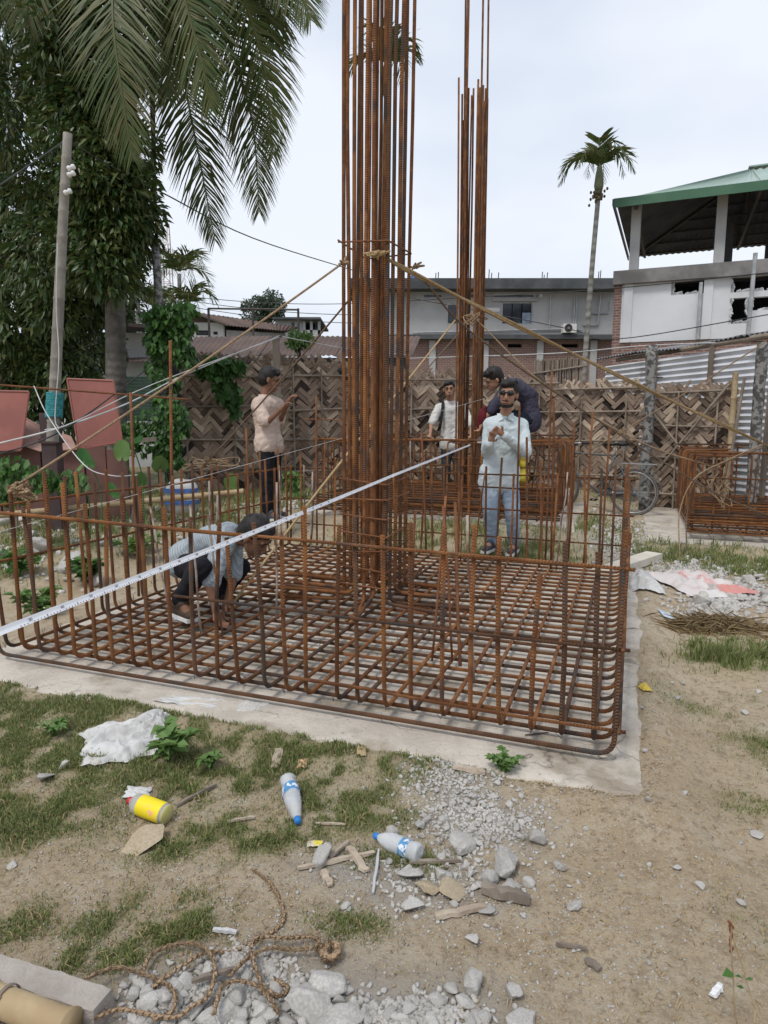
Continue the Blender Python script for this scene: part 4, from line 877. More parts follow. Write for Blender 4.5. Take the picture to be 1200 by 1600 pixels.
wire('pale cable running along the shed roof edge', [at(640, 560, 13), at(870, 552, 12.4), at(1010, 540, 11), at(1210, 533, 9)], .010, wire_pale)
wire('cable slanting left from the bamboo pole top', [at(103, 219, 6.9), at(-10, 296, 6)], .007, wire_mat)
wire('cable slanting right from the bamboo pole top into the mango tree', [at(103, 219, 6.9), at(245, 300, 10)], .006, wire_mat)
wire('pale knotted cable from the maroon post up to the timber fence post', [at(-10, 695, 6.3), at(95, 668, 6.5), at(200, 630, 7.4), at(290, 585, 9), at(436, 525, 10.35)], .009, wire_pale)
wire('second pale cable from the maroon post up to the timber fence post', [at(70, 672, 6.5), at(115, 660, 6.6), at(240, 600, 8), at(436, 527, 10.3)], .006, wire_pale)
wire('dark cable from the maroon post sloping up to the vine post', [at(-10, 712, 6.3), at(60, 690, 6.5), at(115, 662, 6.6), at(180, 615, 7.6), at(250, 560, 9)], .008, wire_mat)
wire('pale loose wire hanging from the guard bar down to the mat bars', [at(53, 603, 5.9), at(75, 650, 5.4), at(130, 725, 4.9), at(175, 743, 4.7), at(215, 742, 4.8)], .004, wire_pale)
wire('long pale cable from the timber fence post across to the near column', [at(436, 525, 10.35), at(545, 545, 11), at(640, 555, 13)], .007, wire_pale)
wire('rusty bar carried level from the left edge to the vine post', [at(-20, 600, 5.9), at(267, 622, 6.0), at(290, 625, 6.05)], .0088, rust_thin, cat='bar', name='guard_bar')
sb = tag(MB().tube([onground(268, 860, -.05), at(266, 532, 6.0)], .014, 8).build('marker_bar', rust, None, True), 'tall single rusty bar standing before the creeper post', 'bar')
print('part3', round(time.time() - T_START, 1))
# ------------------------------------------------------------------ foliage
def leaves(C, Dr, Ln, Wd, fold=.25, curl=.3, up=None):
    """leaf blades: base points C, directions Dr, lengths, widths -> verts, quads (two per leaf), per-vertex random"""
    n = len(C); Dr = Dr / np.linalg.norm(Dr, axis=1, keepdims=True)
    ref = RNG.normal(size=(n, 3)) if up is None else up + RNG.normal(size=(n, 3)) * .25
    S = np.cross(Dr, ref); S /= np.linalg.norm(S, axis=1, keepdims=True) + 1e-9; Nn = np.cross(S, Dr)
    Ln = Ln[:, None]; Wd = Wd[:, None]
    m = C + Dr * Ln * .5; tip = C + Dr * Ln * .97 - np.array([0, 0, 1]) * Ln * curl * .5
    V_ = np.stack([C, m + S * Wd * .5 + Nn * Wd * fold, tip, m - S * Wd * .5 + Nn * Wd * fold], 1).reshape(-1, 3)
    F_ = (np.arange(n)[:, None] * 4 + np.array([[0, 1, 2, 3]])).reshape(-1, 4); F_ = np.stack([F_[:, [0, 1, 2]], F_[:, [0, 2, 3]]], 1).reshape(-1, 3)
    return V_, F_, np.repeat(RNG.random(n), 4)
def foliage(name, C, Dr, Ln, Wd, mat, parent, rk=1.0, **k):
    V_, F_, r_ = leaves(np.asarray(C), np.asarray(Dr), np.asarray(Ln), np.asarray(Wd), **k)
    return obj(name, npmesh(name, V_, F_, mat, {'rnd': np.clip((r_ ** 2.2) * rk, 0, 1)}), None, parent)
def crown(name, centers, radii, per, llen, lwid, mat, parent, droop=.9, shell=.55, rk=1.):
    C = []; D_ = []
    for c, r_ in zip(centers, radii):
        d = RNG.normal(size=(per, 3)); d /= np.linalg.norm(d, axis=1, keepdims=True); q = (shell + (1 - shell) * RNG.random(per) ** .5)[:, None]
        C.append(c + d * q * r_); D_.append(d * .8 + np.array([0, 0, -droop]) * RNG.random((per, 1)) + RNG.normal(size=(per, 3)) * .35)
    C = np.concatenate(C); D_ = np.concatenate(D_); n = len(C)
    return foliage(name, C, D_, llen * RNG.uniform(.65, 1.25, n), lwid * RNG.uniform(.7, 1.2, n), mat, parent, rk)
# mango tree
mt = thing('mango_tree', 'big dark leafy mango tree filling the upper left corner', 'tree', at(30, 760, 10.5)); mt.location.z = .1; ml = mt.location
def bez(a, b, c, n=8): return [a * (1 - t) ** 2 + b * 2 * t * (1 - t) + c * t * t for t in np.linspace(0, 1, n)]
tb = Vector((0, 0, -.15))
MB().tube(bez(tb, Vector((-.1, .2, 1.6)), Vector((-.4, .3, 3.4))), [.26, .24, .22, .2, .19, .17, .15, .13], 10).build('trunk', bark, mt, True)
cl = []; rd = []
lim = [(10, 60), (60, 150), (110, 110), (150, 190), (180, 260), (185, 330), (170, 370), (90, 330), (30, 260), (30, 420), (100, 440), (140, 425), (40, 520), (110, 520), (20, 600), (100, 590), (-40, 150), (-40, 400), (-40, 560), (60, 20), (-20, -60), (70, -60), (130, 470), (110, 560), (170, 385), (120, 290), (70, 380), (165, 395), (10, 180), (60, 560), (100, 610), (30, 650), (90, 640), (20, 330), (0, 480), (120, 480)]
for px, py in lim:
    for q in range(3):
        d_ = random.uniform(9.3, 12.2); c = at(px + random.gauss(0, 22), py + random.gauss(0, 22), d_) - ml
        if py > 400 and d_ < 9.8: c = at(px, py, 10.4) - ml
        cl.append(np.array(c)); rd.append(random.uniform(.34, .62))
    e = at(px, py, 11) - ml; a = Vector((-.4, .3, 3.4)) if py < 400 else Vector((-.15, .2, 1.9))
    if random.random() < .55: MB().tube(bez(a, a.lerp(e, .5) + UP * .35, e, 6), [.09, .07, .055, .04, .03, .015], 6).build('limb', bark, mt, True)
for px, py in [(150, 150), (180, 210), (180, 290), (150, 280), (182, 350), (165, 380), (120, 220), (160, 330), (188, 325), (130, 380), (175, 240), (170, 100), (110, 150), (100, 60), (140, 40), (160, 405), (175, 400)]:
    for q in range(3): cl.append(np.array(at(px + random.gauss(0, 12), py + random.gauss(0, 12), random.uniform(8.7, 9.2)) - ml)); rd.append(random.uniform(.25, .42))
crown('crown', cl, rd, 330, .145, .050, leaf_mango, mt, droop=1.1)
# coconut palm
def frond(par, pts, n, ln, wd, mat, droop=.9, spread=.9, ml_=None, name='frond', rr=.02, seed=0, flat=0., tipshort=.55, face=None):
    P = smooth_path(pts, 10); P = [p - par.location for p in P]; L_ = [0]
    for a, b in zip(P, P[1:]): L_.append(L_[-1] + (b - a).length)
    tot = L_[-1]; C = []; D_ = []; LL = []; rr_ = np.random.default_rng(seed)
    mbx = MB(); mbx.tube(P[::3] + ([P[-1]] if (len(P) - 1) % 3 else []), [rr * (1 - .85 * i / max(1, len(P[::3]))) for i in range(len(P[::3]) + (1 if (len(P) - 1) % 3 else 0))], 5)
    V_ = [np.array(mbx.v)]; F4 = [tuple(f) for f in mbx.f]; RN_ = [np.zeros(len(mbx.v))]
    side0 = None; base = len(mbx.v); vv = []; ff = []; rn = []
    for i in range(n):
        t = .10 + .9 * i / (n - 1); s = t * tot; k = min(np.searchsorted(L_, s), len(P) - 1); k = max(k, 1); f = (s - L_[k - 1]) / max(1e-6, L_[k] - L_[k - 1]); p = P[k - 1].lerp(P[k], f); tg = (P[k] - P[k - 1]).normalized()
        sd = tg.cross(UP) if face is None else tg.cross(face)
        if sd.length < .15: sd = tg.cross(Vector((0.3, 1, 0)))
        sd.normalize()
        if side0 is not None and sd.dot(side0) < 0: sd = -sd
        side0 = sd
        l_ = ln * math.sin(math.pi * (.16 + .79 * t)) ** .75
        for sg in (-1, 1):
            if rr_.random() < .07: continue
            d = (sd * sg * spread + tg * (.5 + 1.1 * t * t) + Vector((rr_.normal(0, .11), rr_.normal(0, .11), rr_.normal(0, .11)))).normalized()
            q0 = p; w_ = wd * (1 - .3 * t) * rr_.uniform(.8, 1.1); up_ = d.cross(tg).normalized() if d.cross(tg).length > .01 else UP
            pts_ = [q0]; dd = d.copy(); dr = droop * rr_.uniform(.7, 1.3)
            for _ in range(3):
                q0 = q0 + dd * l_ / 3; pts_.append(q0); dd = (dd - UP * dr * .33).normalized()
            wv = tg * w_ * .5 + UP * flat * w_
            o = base + len(vv); r0 = rr_.random() ** 2
            for j, (q, ws) in enumerate(zip(pts_, (.55, 1, .8, .05))): vv += [q - wv * ws, q + wv * ws]; rn += [r0, r0]
            ff += [(o + 2 * j, o + 2 * j + 1, o + 2 * j + 3, o + 2 * j + 2) for j in range(3)]
    allv = [tuple(x) for x in mbx.v] + [tuple(x) for x in vv]; me = bpy.data.meshes.new(name); me.from_pydata(allv, [], F4 + ff); me.update()
    a_ = me.attributes.new('rnd', 'FLOAT', 'POINT'); a_.data.foreach_set('value', np.concatenate([np.full(len(mbx.v), .5), np.array(rn)]).astype(np.float32))
    return obj(name, me, mat, par)
cp = thing('coconut_palm', 'tall coconut palm with long drooping fronds over the mango tree', 'palm', at(182, 700, 9.6)); cp.location.z = .1; cl_ = cp.location
tk_ = [at(182, 720, 9.6), at(181, 560, 9.6), at(180, 420, 9.6), at(186, 250, 9.55), at(205, 60, 9.5), at(235, -130, 9.4)]
TP = smooth_path([q - cl_ for q in tk_], 5); TP[0].z = -.15
MB().tube(TP, [.150 - .05 * i / len(TP) for i in range(len(TP))], 14).build('trunk', trunk_palm, cp, True)
top = at(238, -150, 9.4)
FR = [[(235, -150, 9.3), (185, -90, 8.6), (176, 20, 8.3), (190, 140, 8.2), (207, 245, 8.2)],
      [(240, -150, 9.3), (270, -90, 8.7), (292, 10, 8.5), (315, 95, 8.4), (330, 170, 8.4)],
      [(240, -150, 9.6), (262, -40, 9.8), (283, 100, 9.9), (312, 250, 9.9), (336, 375, 9.9)],
      [(245, -150, 9.5), (310, -60, 9.6), (356, 60, 9.6), (394, 190, 9.6), (405, 330, 9.6)],
      [(245, -150, 9.4), (330, -120, 9.4), (385, 10, 9.3), (415, 120, 9.3), (426, 245, 9.3)],
      [(245, -150, 9.4), (340, -190, 9.2), (430, -100, 9.0), (485, 30, 8.9)],
      [(245, -150, 9.5), (300, -160, 9.6), (380, -90, 9.6), (425, -10, 9.6), (430, 70, 9.6)],
      [(240, -150, 9.2), (255, -60, 8.9), (262, 40, 8.8), (262, 150, 8.7)],
      [(235, -150, 9.4), (130, -170, 9.0), (60, -80, 8.7), (40, 40, 8.6)],
      [(235, -150, 9.6), (150, -120, 10.0), (120, 0, 10.2), (128, 130, 10.2)],
      [(240, -150, 9.4), (235, -300, 9.2), (270, -420, 8.8), (360, -470, 8.4)],
      [(240, -150, 9.4), (180, -300, 9.6), (80, -360, 9.8), (-30, -320, 10)],
      [(240, -150, 9.6), (300, -280, 10.3), (380, -300, 11), (460, -220, 11.5)]]
for k, f_ in enumerate(FR):
    frond(cp, [at(*q) for q in f_], 150, .90, .050, leaf_palm, droop=.6 if k not in (2, 3, 4) else .9, spread=.85, seed=k, rr=.03, face=Vector((.25 * math.sin(k * 2.1), 1, .3)))
dry = frond(cp, [at(236, -60, 9.4), at(238, 120, 9.2), at(241, 260, 9.2), at(246, 395, 9.2)], 26, .3, .03, bark, droop=2.5, spread=.25, seed=31, rr=.055); dry['label'] = 'dead brown frond hanging straight down'; dry.name = 'dead_frond'
for k in range(6):
    a = k * 1.1; MB().ell(top - cl_ + Vector((.28 * math.cos(a), .28 * math.sin(a), -.35)), (.11, .11, .14)).build('coconut', M('green_coconut_%d' % k, (.10, .13, .03), None, .6), cp, True)
# areca palms
def areca(label, base, crown_at, D, n=9, ln=1.15, r=.075, nuts=True, mat=leaf_palm, up=.9, name='areca_palm', seed=0, ll=.42, dense=20, wd=.07, shaft=True):
    rn = random.Random(seed); c = thing(name, label, 'palm', base); o = base; cc = crown_at - o
    pts = [Vector((0, 0, -.1)), cc * .35 + Vector((.03, 0, 0)), cc * .7, cc]; P = smooth_path(pts, 6)
    MB().tube(P, [r * (1.15 - .3 * i / len(P)) for i in range(len(P))], 8).build('trunk', trunk_areca, c, True)
    if shaft: MB().tube([cc - UP * .02, cc + UP * .25, cc + UP * .55, cc + UP * .8], [r * 1.0, r * 1.7, r * 1.3, r * .6], 10).build('crown_shaft', M('crown_shaft_green', (.13, .15, .075), (.09, .105, .06), .6), c, True)
    if nuts:
        mb = MB()
        for k in range(44): mb.ell(cc + Vector((rn.gauss(0, .09), rn.gauss(0, .09), -.02 + rn.gauss(0, .08))), (.035, .035, .045), n=6, m=4)
        mb.build('nut_cluster', M('areca_nuts', (.07, .06, .04), (.11, .075, .035), .8), c)
    t0 = crown_at + UP * (.72 if shaft else .1)
    for k in range(n):
        a = 2 * math.pi * k / n + rn.uniform(-.25, .25); e = rn.uniform(.1, 1.45) * up; dx, dy = math.cos(a), math.sin(a); l_ = ln * rn.uniform(.8, 1.15)
        hz_ = l_ * math.cos(e * .8); p = [t0, t0 + Vector((dx * hz_ * .35, dy * hz_ * .35, l_ * .42 * math.sin(e) + .12)), t0 + Vector((dx * hz_ * .75, dy * hz_ * .75, l_ * (.55 * math.sin(e) - .02))), t0 + Vector((dx * hz_, dy * hz_, l_ * (.5 * math.sin(e) - .35)))]
        frond(c, p, dense, ll, wd, mat, droop=.35, spread=.7, seed=seed * 20 + k, rr=.022, flat=.25, tipshort=.4)
    return c
areca('slender areca palm with nut cluster standing right of the far column', Vector((at(905, 560, 19).x, 19, 0)), at(935, 305, 19), 19, 10, 1.15, seed=3, ll=.5, dense=18, wd=.085, up=1.1)
areca('areca palm crown seen through the near column bars', Vector((at(590, 560, 17).x, 17, 0)), at(604, 150, 17), 17, 9, 1.1, seed=5, nuts=False, ll=.5, dense=18, wd=.085, up=.9)
areca('far areca palm with drooping fronds left of the creeper post', Vector((at(216, 560, 24).x, 24, 0)), at(215, 470, 24), 24, 10, 1.5, .09, False, up=.6, seed=7, ll=.6, shaft=False)
areca('far areca palm rising behind the concrete creeper post', Vector((at(281, 560, 26).x, 26, 0)), at(280, 428, 26), 26, 11, 1.5, .09, False, up=.7, seed=8, ll=.7, shaft=False)
areca('small far palm low between the palm trunk and creeper post', Vector((at(239, 560, 22).x, 22, 0)), at(240, 485, 22), 22, 9, 1.0, .08, False, up=1, seed=9, ll=.45, shaft=False)
areca('small far palm with yellowish fronds behind the gabled house', Vector((at(292, 560, 24).x, 24, 0)), at(296, 478, 24), 24, 9, 1.1, .08, False, up=.8, seed=10, ll=.5, shaft=False)
# far broadleaf trees
def tree(name, label, D, px, py, rpx, mat, leaf, per, base_py=600, seed=0, ncl=26, flat=.8):
    rs = np.random.default_rng(seed); t = thing(name, label, 'tree', (at(px, 600, D).x, D, 0)); c = at(px, py, D) - t.location; r_ = rpx / FOC * D
    MB().tube([(0, 0, -.2), (.05, 0, c.z * .5), (c.x, 0, c.z)], [r_ * .12, r_ * .1, r_ * .05], 8).build('trunk', bark, t, True)
    cs = []; rd_ = []
    for k in range(ncl):
        d = rs.normal(size=3); d /= np.linalg.norm(d); q = np.array(c) + d * r_ * np.array([1, .9, flat]) * rs.uniform(.25, .85); cs.append(q); rd_.append(r_ * rs.uniform(.2, .36))
        if k % 4 == 0: MB().tube([(c.x * .8, 0, c.z * .75), tuple(q)], [r_ * .04, r_ * .012], 5).build('limb', bark, t, True)
    crown('crown', cs, rd_, per, leaf, leaf * .5, mat, t, droop=.4, shell=.3); return t
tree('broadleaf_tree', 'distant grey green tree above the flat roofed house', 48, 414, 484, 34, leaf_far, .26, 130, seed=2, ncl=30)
tree('small_tree', 'small bright green young tree just above the woven fence', 12.5, 468, 532, 25, leaf_fresh, .09, 45, seed=4, ncl=14, flat=.5)
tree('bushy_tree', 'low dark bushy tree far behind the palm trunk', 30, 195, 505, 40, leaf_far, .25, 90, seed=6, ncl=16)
# creeper on concrete post
vp = thing('creeper_post', 'slim concrete post wrapped in a thick green creeper', 'post', (at(258, 600, 9.2).x, 9.2, .1)); vl = vp.location
MB().tube([(0, 0, -.1), (-.02, 0, at(600, 500, 9.2).z - vl.z), (-.05, 0, at(600, 381, 9.2).z - vl.z)], [.06, .055, .05], 10).build('shaft', post_lichen, vp, True)
C = []; D_ = []; cc_ = []
for k in range(46):
    py = 482 + 250 * random.random() ** 1.5; wpx = 30 if py < 580 else 20
    cc_.append((268 + random.uniform(-wpx, wpx), py, random.uniform(7, 15) if py < 600 else random.uniform(5, 11)))
for px, py, rp in cc_:
    for q in range(int(4.6 * rp)):
        d = Vector((random.gauss(0, 1), random.gauss(0, 1), random.gauss(0, 1))).normalized(); c_ = at(px, py, 9.2 + random.uniform(-.25, .2)) + d * rp / FOC * 9.2 * random.uniform(.5, 1.1) - vl
        C.append(tuple(c_)); D_.append((d.x * .7, d.y * .7 - .2, -.8))
foliage('creeper', np.array(C), np.array(D_), RNG.uniform(.07, .14, len(C)), RNG.uniform(.05, .10, len(C)), leaf_vine, vp, .9)
def creeper_patch(label, spots, D, n, sz, mat=leaf_vine, name='creeper', front=.0):
    o = thing(name, label, 'creeper', at(spots[0][0], spots[0][1], D)); C = []; D_ = []
    for k in range(n):
        px, py, rx, ry = random.choice(spots); a = random.uniform(0, 6.28); q_ = random.random() ** .6
        q = at(px + rx * q_ * math.cos(a), py + ry * q_ * math.sin(a), D - random.uniform(0, .22)) - o.location; C.append(tuple(q)); D_.append((random.gauss(0, .5), -.6, -.9 + random.gauss(0, .3)))
    foliage('foliage', np.array(C), np.array(D_), RNG.uniform(.7, 1.3, n) * sz, RNG.uniform(.6, 1.0, n) * sz, mat, o, .9)
    st = MB()
    for k in range(8):
        a, b = random.choice(spots), random.choice(spots); st.tube(smooth_path([at(a[0], a[1], D) - o.location, at((a[0] + b[0]) / 2 + 8, (a[1] + b[1]) / 2 + 8, D - .05) - o.location, at(b[0], b[1], D) - o.location], 4), .005, 4)
    st.build('stems', bark, o); return o
creeper_patch('green creeper hanging over the top of the woven fence', [(335, 565, 22, 12), (360, 570, 20, 14), (350, 600, 14, 26), (366, 620, 8, 26), (325, 575, 14, 10)], 10.4, 420, .15)
creeper_patch('dark creeper trailing low along the brown boards by the creeper post', [(240, 660, 40, 25), (215, 690, 35, 20), (262, 690, 22, 40), (275, 650, 15, 40), (205, 670, 20, 14)], 8.8, 620, .085)
creeper_patch('leafy weed climbing at the foot of the fence beside the standing man', [(462, 755, 16, 20), (470, 780, 22, 16), (455, 740, 10, 8)], 9.6, 110, .12, leaf_fresh)
creeper_patch('weeds growing below the brown boards at the left edge', [(20, 730, 30, 22), (60, 745, 30, 20), (20, 770, 30, 20), (110, 750, 30, 18), (5, 745, 14, 25)], 6.0, 420, .075, leaf_vine)
def taro(label, px, py, D, rpx, tilt, face, mat=leaf_taro):
    c = at(px, py, D); b = Vector((c.x + .05, D + .1, gz1(c.x, D + .1))); o = thing('taro_plant', label, 'plant', b); r_ = rpx / FOC * D; vs_ = []; fs = []; n = 22
    ctr = c - b; vs_.append(Vector((0, 0, 0)))
    for k in range(n):
        a = 2 * math.pi * k / n; rr = r_ * (1.0 + .28 * math.cos(a) - .55 * math.exp(-((a - math.pi) / .22) ** 2)); vs_.append(Vector((rr * math.sin(a) * .78, rr * math.cos(a) * 1.1, .12 * r_ * math.cos(3 * a) - .25 * rr * rr / r_)))
    Mx = Matrix.Rotation(face, 3, 'Z') @ Matrix.Rotation(tilt, 3, 'X')
    mb = MB(); mb.add([ctr + Mx @ q for q in vs_], [(0, k + 1, (k + 1) % n + 1) for k in range(n)]); mb.build('leaf', mat, o, True)
    MB().tube(smooth_path([(0, 0, -.02), ctr * .55 + Vector((.04, .05, .02)), ctr], 5), [.007] * 6 + [.006] * 4 + [.004], 6).build('stalk', leaf_taro, o, True); return o
taro('dark blue green broad leaf seen edge on beneath the red panel', 138, 720, 6.6, 17, R(70), R(170))
taro('bright heart shaped leaf hanging beside the red panel corner', 192, 710, 6.6, 16, R(105), R(185), leaf_fresh)
taro('broad leaf reaching right below the red panel corner', 205, 690, 7.0, 15, R(40), R(250))
taro('yellow green upright leaf below the brown boards', 118, 735, 6.2, 13, R(60), R(300), leaf_fresh)
taro('broad low leaf in front of the brown boards near the mat bars', 180, 770, 6.2, 13, R(80), R(160))
taro('broad leaf behind the sack near the woven fence', 250, 728, 8.2, 16, R(60), R(200), leaf_fresh)
taro('pale leaf low behind the mat bars right of the sack', 362, 758, 8.3, 14, R(90), R(180), leaf_fresh)
taro('small leaf beside the vine foot left of the sack', 220, 752, 7.6, 12, R(75), R(200), leaf_fresh)
print('part4', round(time.time() - T_START, 1))
# ------------------------------------------------------------------ people
def solid(name, mb, voxel, mat, parent, wrinkle=0, seed=0, smooth=4, wscale=(14, 14, 26)):
    """unite overlapping shapes into one continuous surface"""
    me = bpy.data.meshes.new(name); me.from_pydata(mb.v, [], mb.f); me.update(); t = bpy.data.objects.new('tmp', me); COL.objects.link(t)
    r_ = t.modifiers.new('r', 'REMESH'); r_.mode = 'VOXEL'; r_.voxel_size = voxel; s_ = t.modifiers.new('s', 'SMOOTH'); s_.factor = .5; s_.iterations = smooth
    dg = bpy.context.evaluated_depsgraph_get(); me2 = bpy.data.meshes.new_from_object(t.evaluated_get(dg)); bpy.data.objects.remove(t); me2.name = name
    if wrinkle:
        n = len(me2.vertices); co = np.empty(n * 3, np.float32); me2.vertices.foreach_get('co', co); co = co.reshape(-1, 3); no = np.empty(n * 3, np.float32); me2.vertex_normals.foreach_get('vector', no); no = no.reshape(-1, 3)
        q = co @ np.array([[.8, .3, .5], [-.3, .9, .1], [-.5, -.2, .8]]).T * np.array(wscale)
        d = (1 - np.abs(fbm(q, seed, 3) * 2 - 1) * 2) * .7 + (fbm(co * 9, seed + 5, 2) - .5) * 1.2
        co = co + no * (d * wrinkle)[:, None]; me2.vertices.foreach_set('co', co.astype(np.float32).ravel()); me2.update()
    me2.materials.clear(); return obj(name, me2, mat, parent, True)
skin_dark = M('dark_skin', (.165, .082, .050), (.215, .11, .068), .72, 18, bump=.2, bscale=140)
skin_mid = M('brown_skin', (.33, .18, .118), (.41, .228, .15), .72, 18, bump=.2, bscale=140)
hair_m = M('black_hair', (.012, .010, .010), (.022, .018, .016), .55, 60, bump=.6, bscale=90)
eye_m = M('dark_eye', (.02, .015, .012), None, .3); lip_m = M('lip', (.20, .085, .07), None, .5)
def J(q): return at(*q)
def person(label, jt, fdir, skin, shirt, trousers, shoe, sleeve=.45, S=1.0, hem=.10, hairv=1.0, loose=1.0, beard=False, shirt2=None, glasses=False, foot=True, tuck=0):
    base = Vector((J(jt['pelvis']).x, J(jt['pelvis']).y, min(J(jt['toeL']).z, J(jt['toeR']).z) - .03)); p = thing('person', label, 'person', base)
    j = {k: J(v_) - base for k, v_ in jt.items()}; fd = Vector(fdir).normalized(); shv = (j['shR'] - j['shL']); shn = shv.normalized(); hv = (j['hipR'] - j['hipL']).normalized()
    mid = j.get('mid', j['neck'].lerp(j['pelvis'], .52)); ch = j['neck'].lerp(mid, .38)
    def torso(mb, g, nk=0):
        cl_, cr_ = ch - shn * .075 * S, ch + shn * .075 * S; wl, wr = mid - shn * .055 * S, mid + shn * .055 * S; pl_, pr_ = j['pelvis'] - hv * .062 * S, j['pelvis'] + hv * .062 * S
        mb.cap(cl_, cr_, (.098 + g) * S, (.098 + g) * S).cap(cl_, wl, (.096 + g) * S, (.09 + g) * S).cap(cr_, wr, (.096 + g) * S, (.09 + g) * S).cap(wl, wr, (.09 + g) * S, (.09 + g) * S)
        mb.cap(wl, pl_, (.09 + g) * S, (.1 + g) * S).cap(wr, pr_, (.09 + g) * S, (.1 + g) * S).cap(pl_, pr_, (.1 + g) * S, (.1 + g) * S)
        nb = j['neck'] + (mid - j['neck']).normalized() * nk; mb.cap(j['shL'].lerp(nb, .12), nb, (.056 + g) * S, (.058 + g * .6) * S).cap(j['shR'].lerp(nb, .12), nb, (.056 + g) * S, (.058 + g * .6) * S)
        mb.cap(j['shL'], cl_, (.056 + g) * S, (.09 + g) * S).cap(j['shR'], cr_, (.056 + g) * S, (.09 + g) * S)
    def arm(mb, s, g, frac=1.0):
        a, e, w_ = j['sh' + s], j['el' + s], j['wr' + s]
        if frac >= .5: mb.cap(a, e, (.05 + g) * S, (.038 + g) * S); k = min(1, (frac - .5) * 2); mb.cap(e, e.lerp(w_, k), (.038 + g) * S, (.038 + (.026 - .038) * k + g) * S)
        else: b = a.lerp(e, frac * 2); mb.cap(a, b, (.05 + g) * S, (.044 + g * 1.35) * S)
    def leg(mb, s, g, frac=1.0):
        h, k, an = j['hip' + s], j['kn' + s], j['an' + s]; mb.cap(h, k, (.083 + g) * S, (.056 + g) * S); e = k.lerp(an, frac); calf = k.lerp(an, .3)
        mb.cap(k, calf, (.054 + g) * S, (.053 + g) * S).cap(calf, e, (.053 + g) * S, (.036 + g * 1.3) * S)
    b = MB(); torso(b, -.014)
    hd = j['head']; upv = (hd - j['neck']).normalized(); upv = (upv * .5 + UP * .5); upv = (upv - fd * upv.dot(fd)).normalized(); rt = fd.cross(upv).normalized(); Rm = Matrix((rt, fd, upv)).transposed()
    HS = 1.1; S_ = S; H = lambda x, y, z: hd + Rm @ (Vector((x, y, z)) * S * HS)
    b.cap(j['neck'], H(0, -.015, -.04), .055 * S, .052 * S)
    b.ell(H(0, -.008, .03), (.083 * S, .104 * S, .096 * S), Rm).ell(H(0, .03, -.035), (.066 * S, .068 * S, .082 * S), Rm).ell(H(0, .055, -.085), (.038 * S, .033 * S, .03 * S), Rm)
    b.cap(H(0, .094, .012), H(0, .108, -.028), .010 * S, .016 * S, 8); b.cap(H(-.035, .082, .03), H(.035, .082, .03), .014 * S, .014 * S, 8)
    b.cap(H(-.02, .09, -.066), H(.02, .09, -.066), .011 * S, .011 * S, 8)
    for sx in (-1, 1): b.ell(H(.078 * sx, -.005, -.005), (.012 * S, .02 * S, .033 * S), Rm, 8, 6)
    for s in 'LR':
        arm(b, s, -.004); leg(b, s, -.008)
        w_, h_ = j['wr' + s], j['hd' + s]; d = (h_ - w_).normalized(); fl = (j['el' + s] - w_).normalized()
        sd = d.cross(Vector(jt.get('palm' + s, (0, -1, 0)))) if isinstance(jt.get('palm' + s), tuple) else d.cross(fd)
        if sd.length < .1: sd = d.cross(UP)
        sd.normalize(); nrm = sd.cross(d).normalized()
        pc = w_ + d * .045 * S; b.cap(w_, pc, .025 * S, .026 * S)
        for q in (-1.2, -.4, .4, 1.2): b.cap(w_ + d * .02 * S + sd * q * .011 * S, w_ + d * .09 * S + sd * q * .018 * S, .014 * S, .0125 * S, 8)
        for q, l_ in ((-1.5, .062), (-.5, .075), (.5, .08), (1.5, .07)):
            k0_ = w_ + d * .088 * S + sd * q * .0185 * S; k1 = k0_ + (d * .75 + nrm * .45) * l_ * .5 * S; k2 = k1 + (d * .25 + nrm * .9) * l_ * .5 * S; b.cap(k0_, k1, .0095 * S, .0088 * S, 7).cap(k1, k2, .0088 * S, .0075 * S, 7)
        t0 = w_ + d * .03 * S + sd * .026 * S; t1 = t0 + (sd * .7 + d * .6 + nrm * .3).normalized() * .04 * S; b.cap(t0, t1, .0125 * S, .0105 * S, 7).cap(t1, t1 + (d * .8 + nrm * .5).normalized() * .03 * S, .0105 * S, .0085 * S, 7)
        b.cap(j['an' + s], j['to' + 'e' + s], .034 * S, .03 * S)
    solid('body', b, .0075, skin, p, smooth=2)
    sm = MB(); torso(sm, .008 * loose, .03); low = j['pelvis'] + (j['pelvis'] - mid).normalized() * hem * S; sm.cap(low - hv * .072 * S, low + hv * .072 * S, .108 * S + .013 * loose, .108 * S + .013 * loose); sm.cap(j['pelvis'] - hv * .07 * S, low - hv * .072 * S, .112 * S + .012 * loose, .108 * S + .014 * loose).cap(j['pelvis'] + hv * .07 * S, low + hv * .072 * S, .112 * S + .012 * loose, .108 * S + .014 * loose).cap(low - hv * .07, low + hv * .07, .103 * S, .103 * S)
    for s in 'LR': arm(sm, s, .012 * loose, sleeve)
    so = solid('shirt', sm, .011, shirt, p, .010 * loose, seed=len(label)); so.name = 'shirt'
    # collar ring
    nb = j['neck']; ax = (H(0, 0, 0) - nb).normalized(); s1 = ax.cross(shn).normalized()
    MB().tube([nb + ax * .002 * S + (shn * math.cos(a) * .066 + s1 * math.sin(a) * .064) * S for a in np.linspace(0, 2 * math.pi, 19)], .010 * S, 6).build('collar', shirt2 or shirt, p, True)
    tm = MB(); pl_, pr_ = j['pelvis'] - hv * .068 * S, j['pelvis'] + hv * .068 * S; tm.cap(pl_, pr_, .104 * S, .104 * S); up_ = (mid - j['pelvis']).normalized() * .06 * S; tm.cap(pl_ + up_, pr_ + up_, .088 * S, .088 * S).cap(pl_, pl_ + up_, .104 * S, .088 * S).cap(pr_, pr_ + up_, .104 * S, .088 * S)
    for s in 'LR': leg(tm, s, .010 * loose, .96)
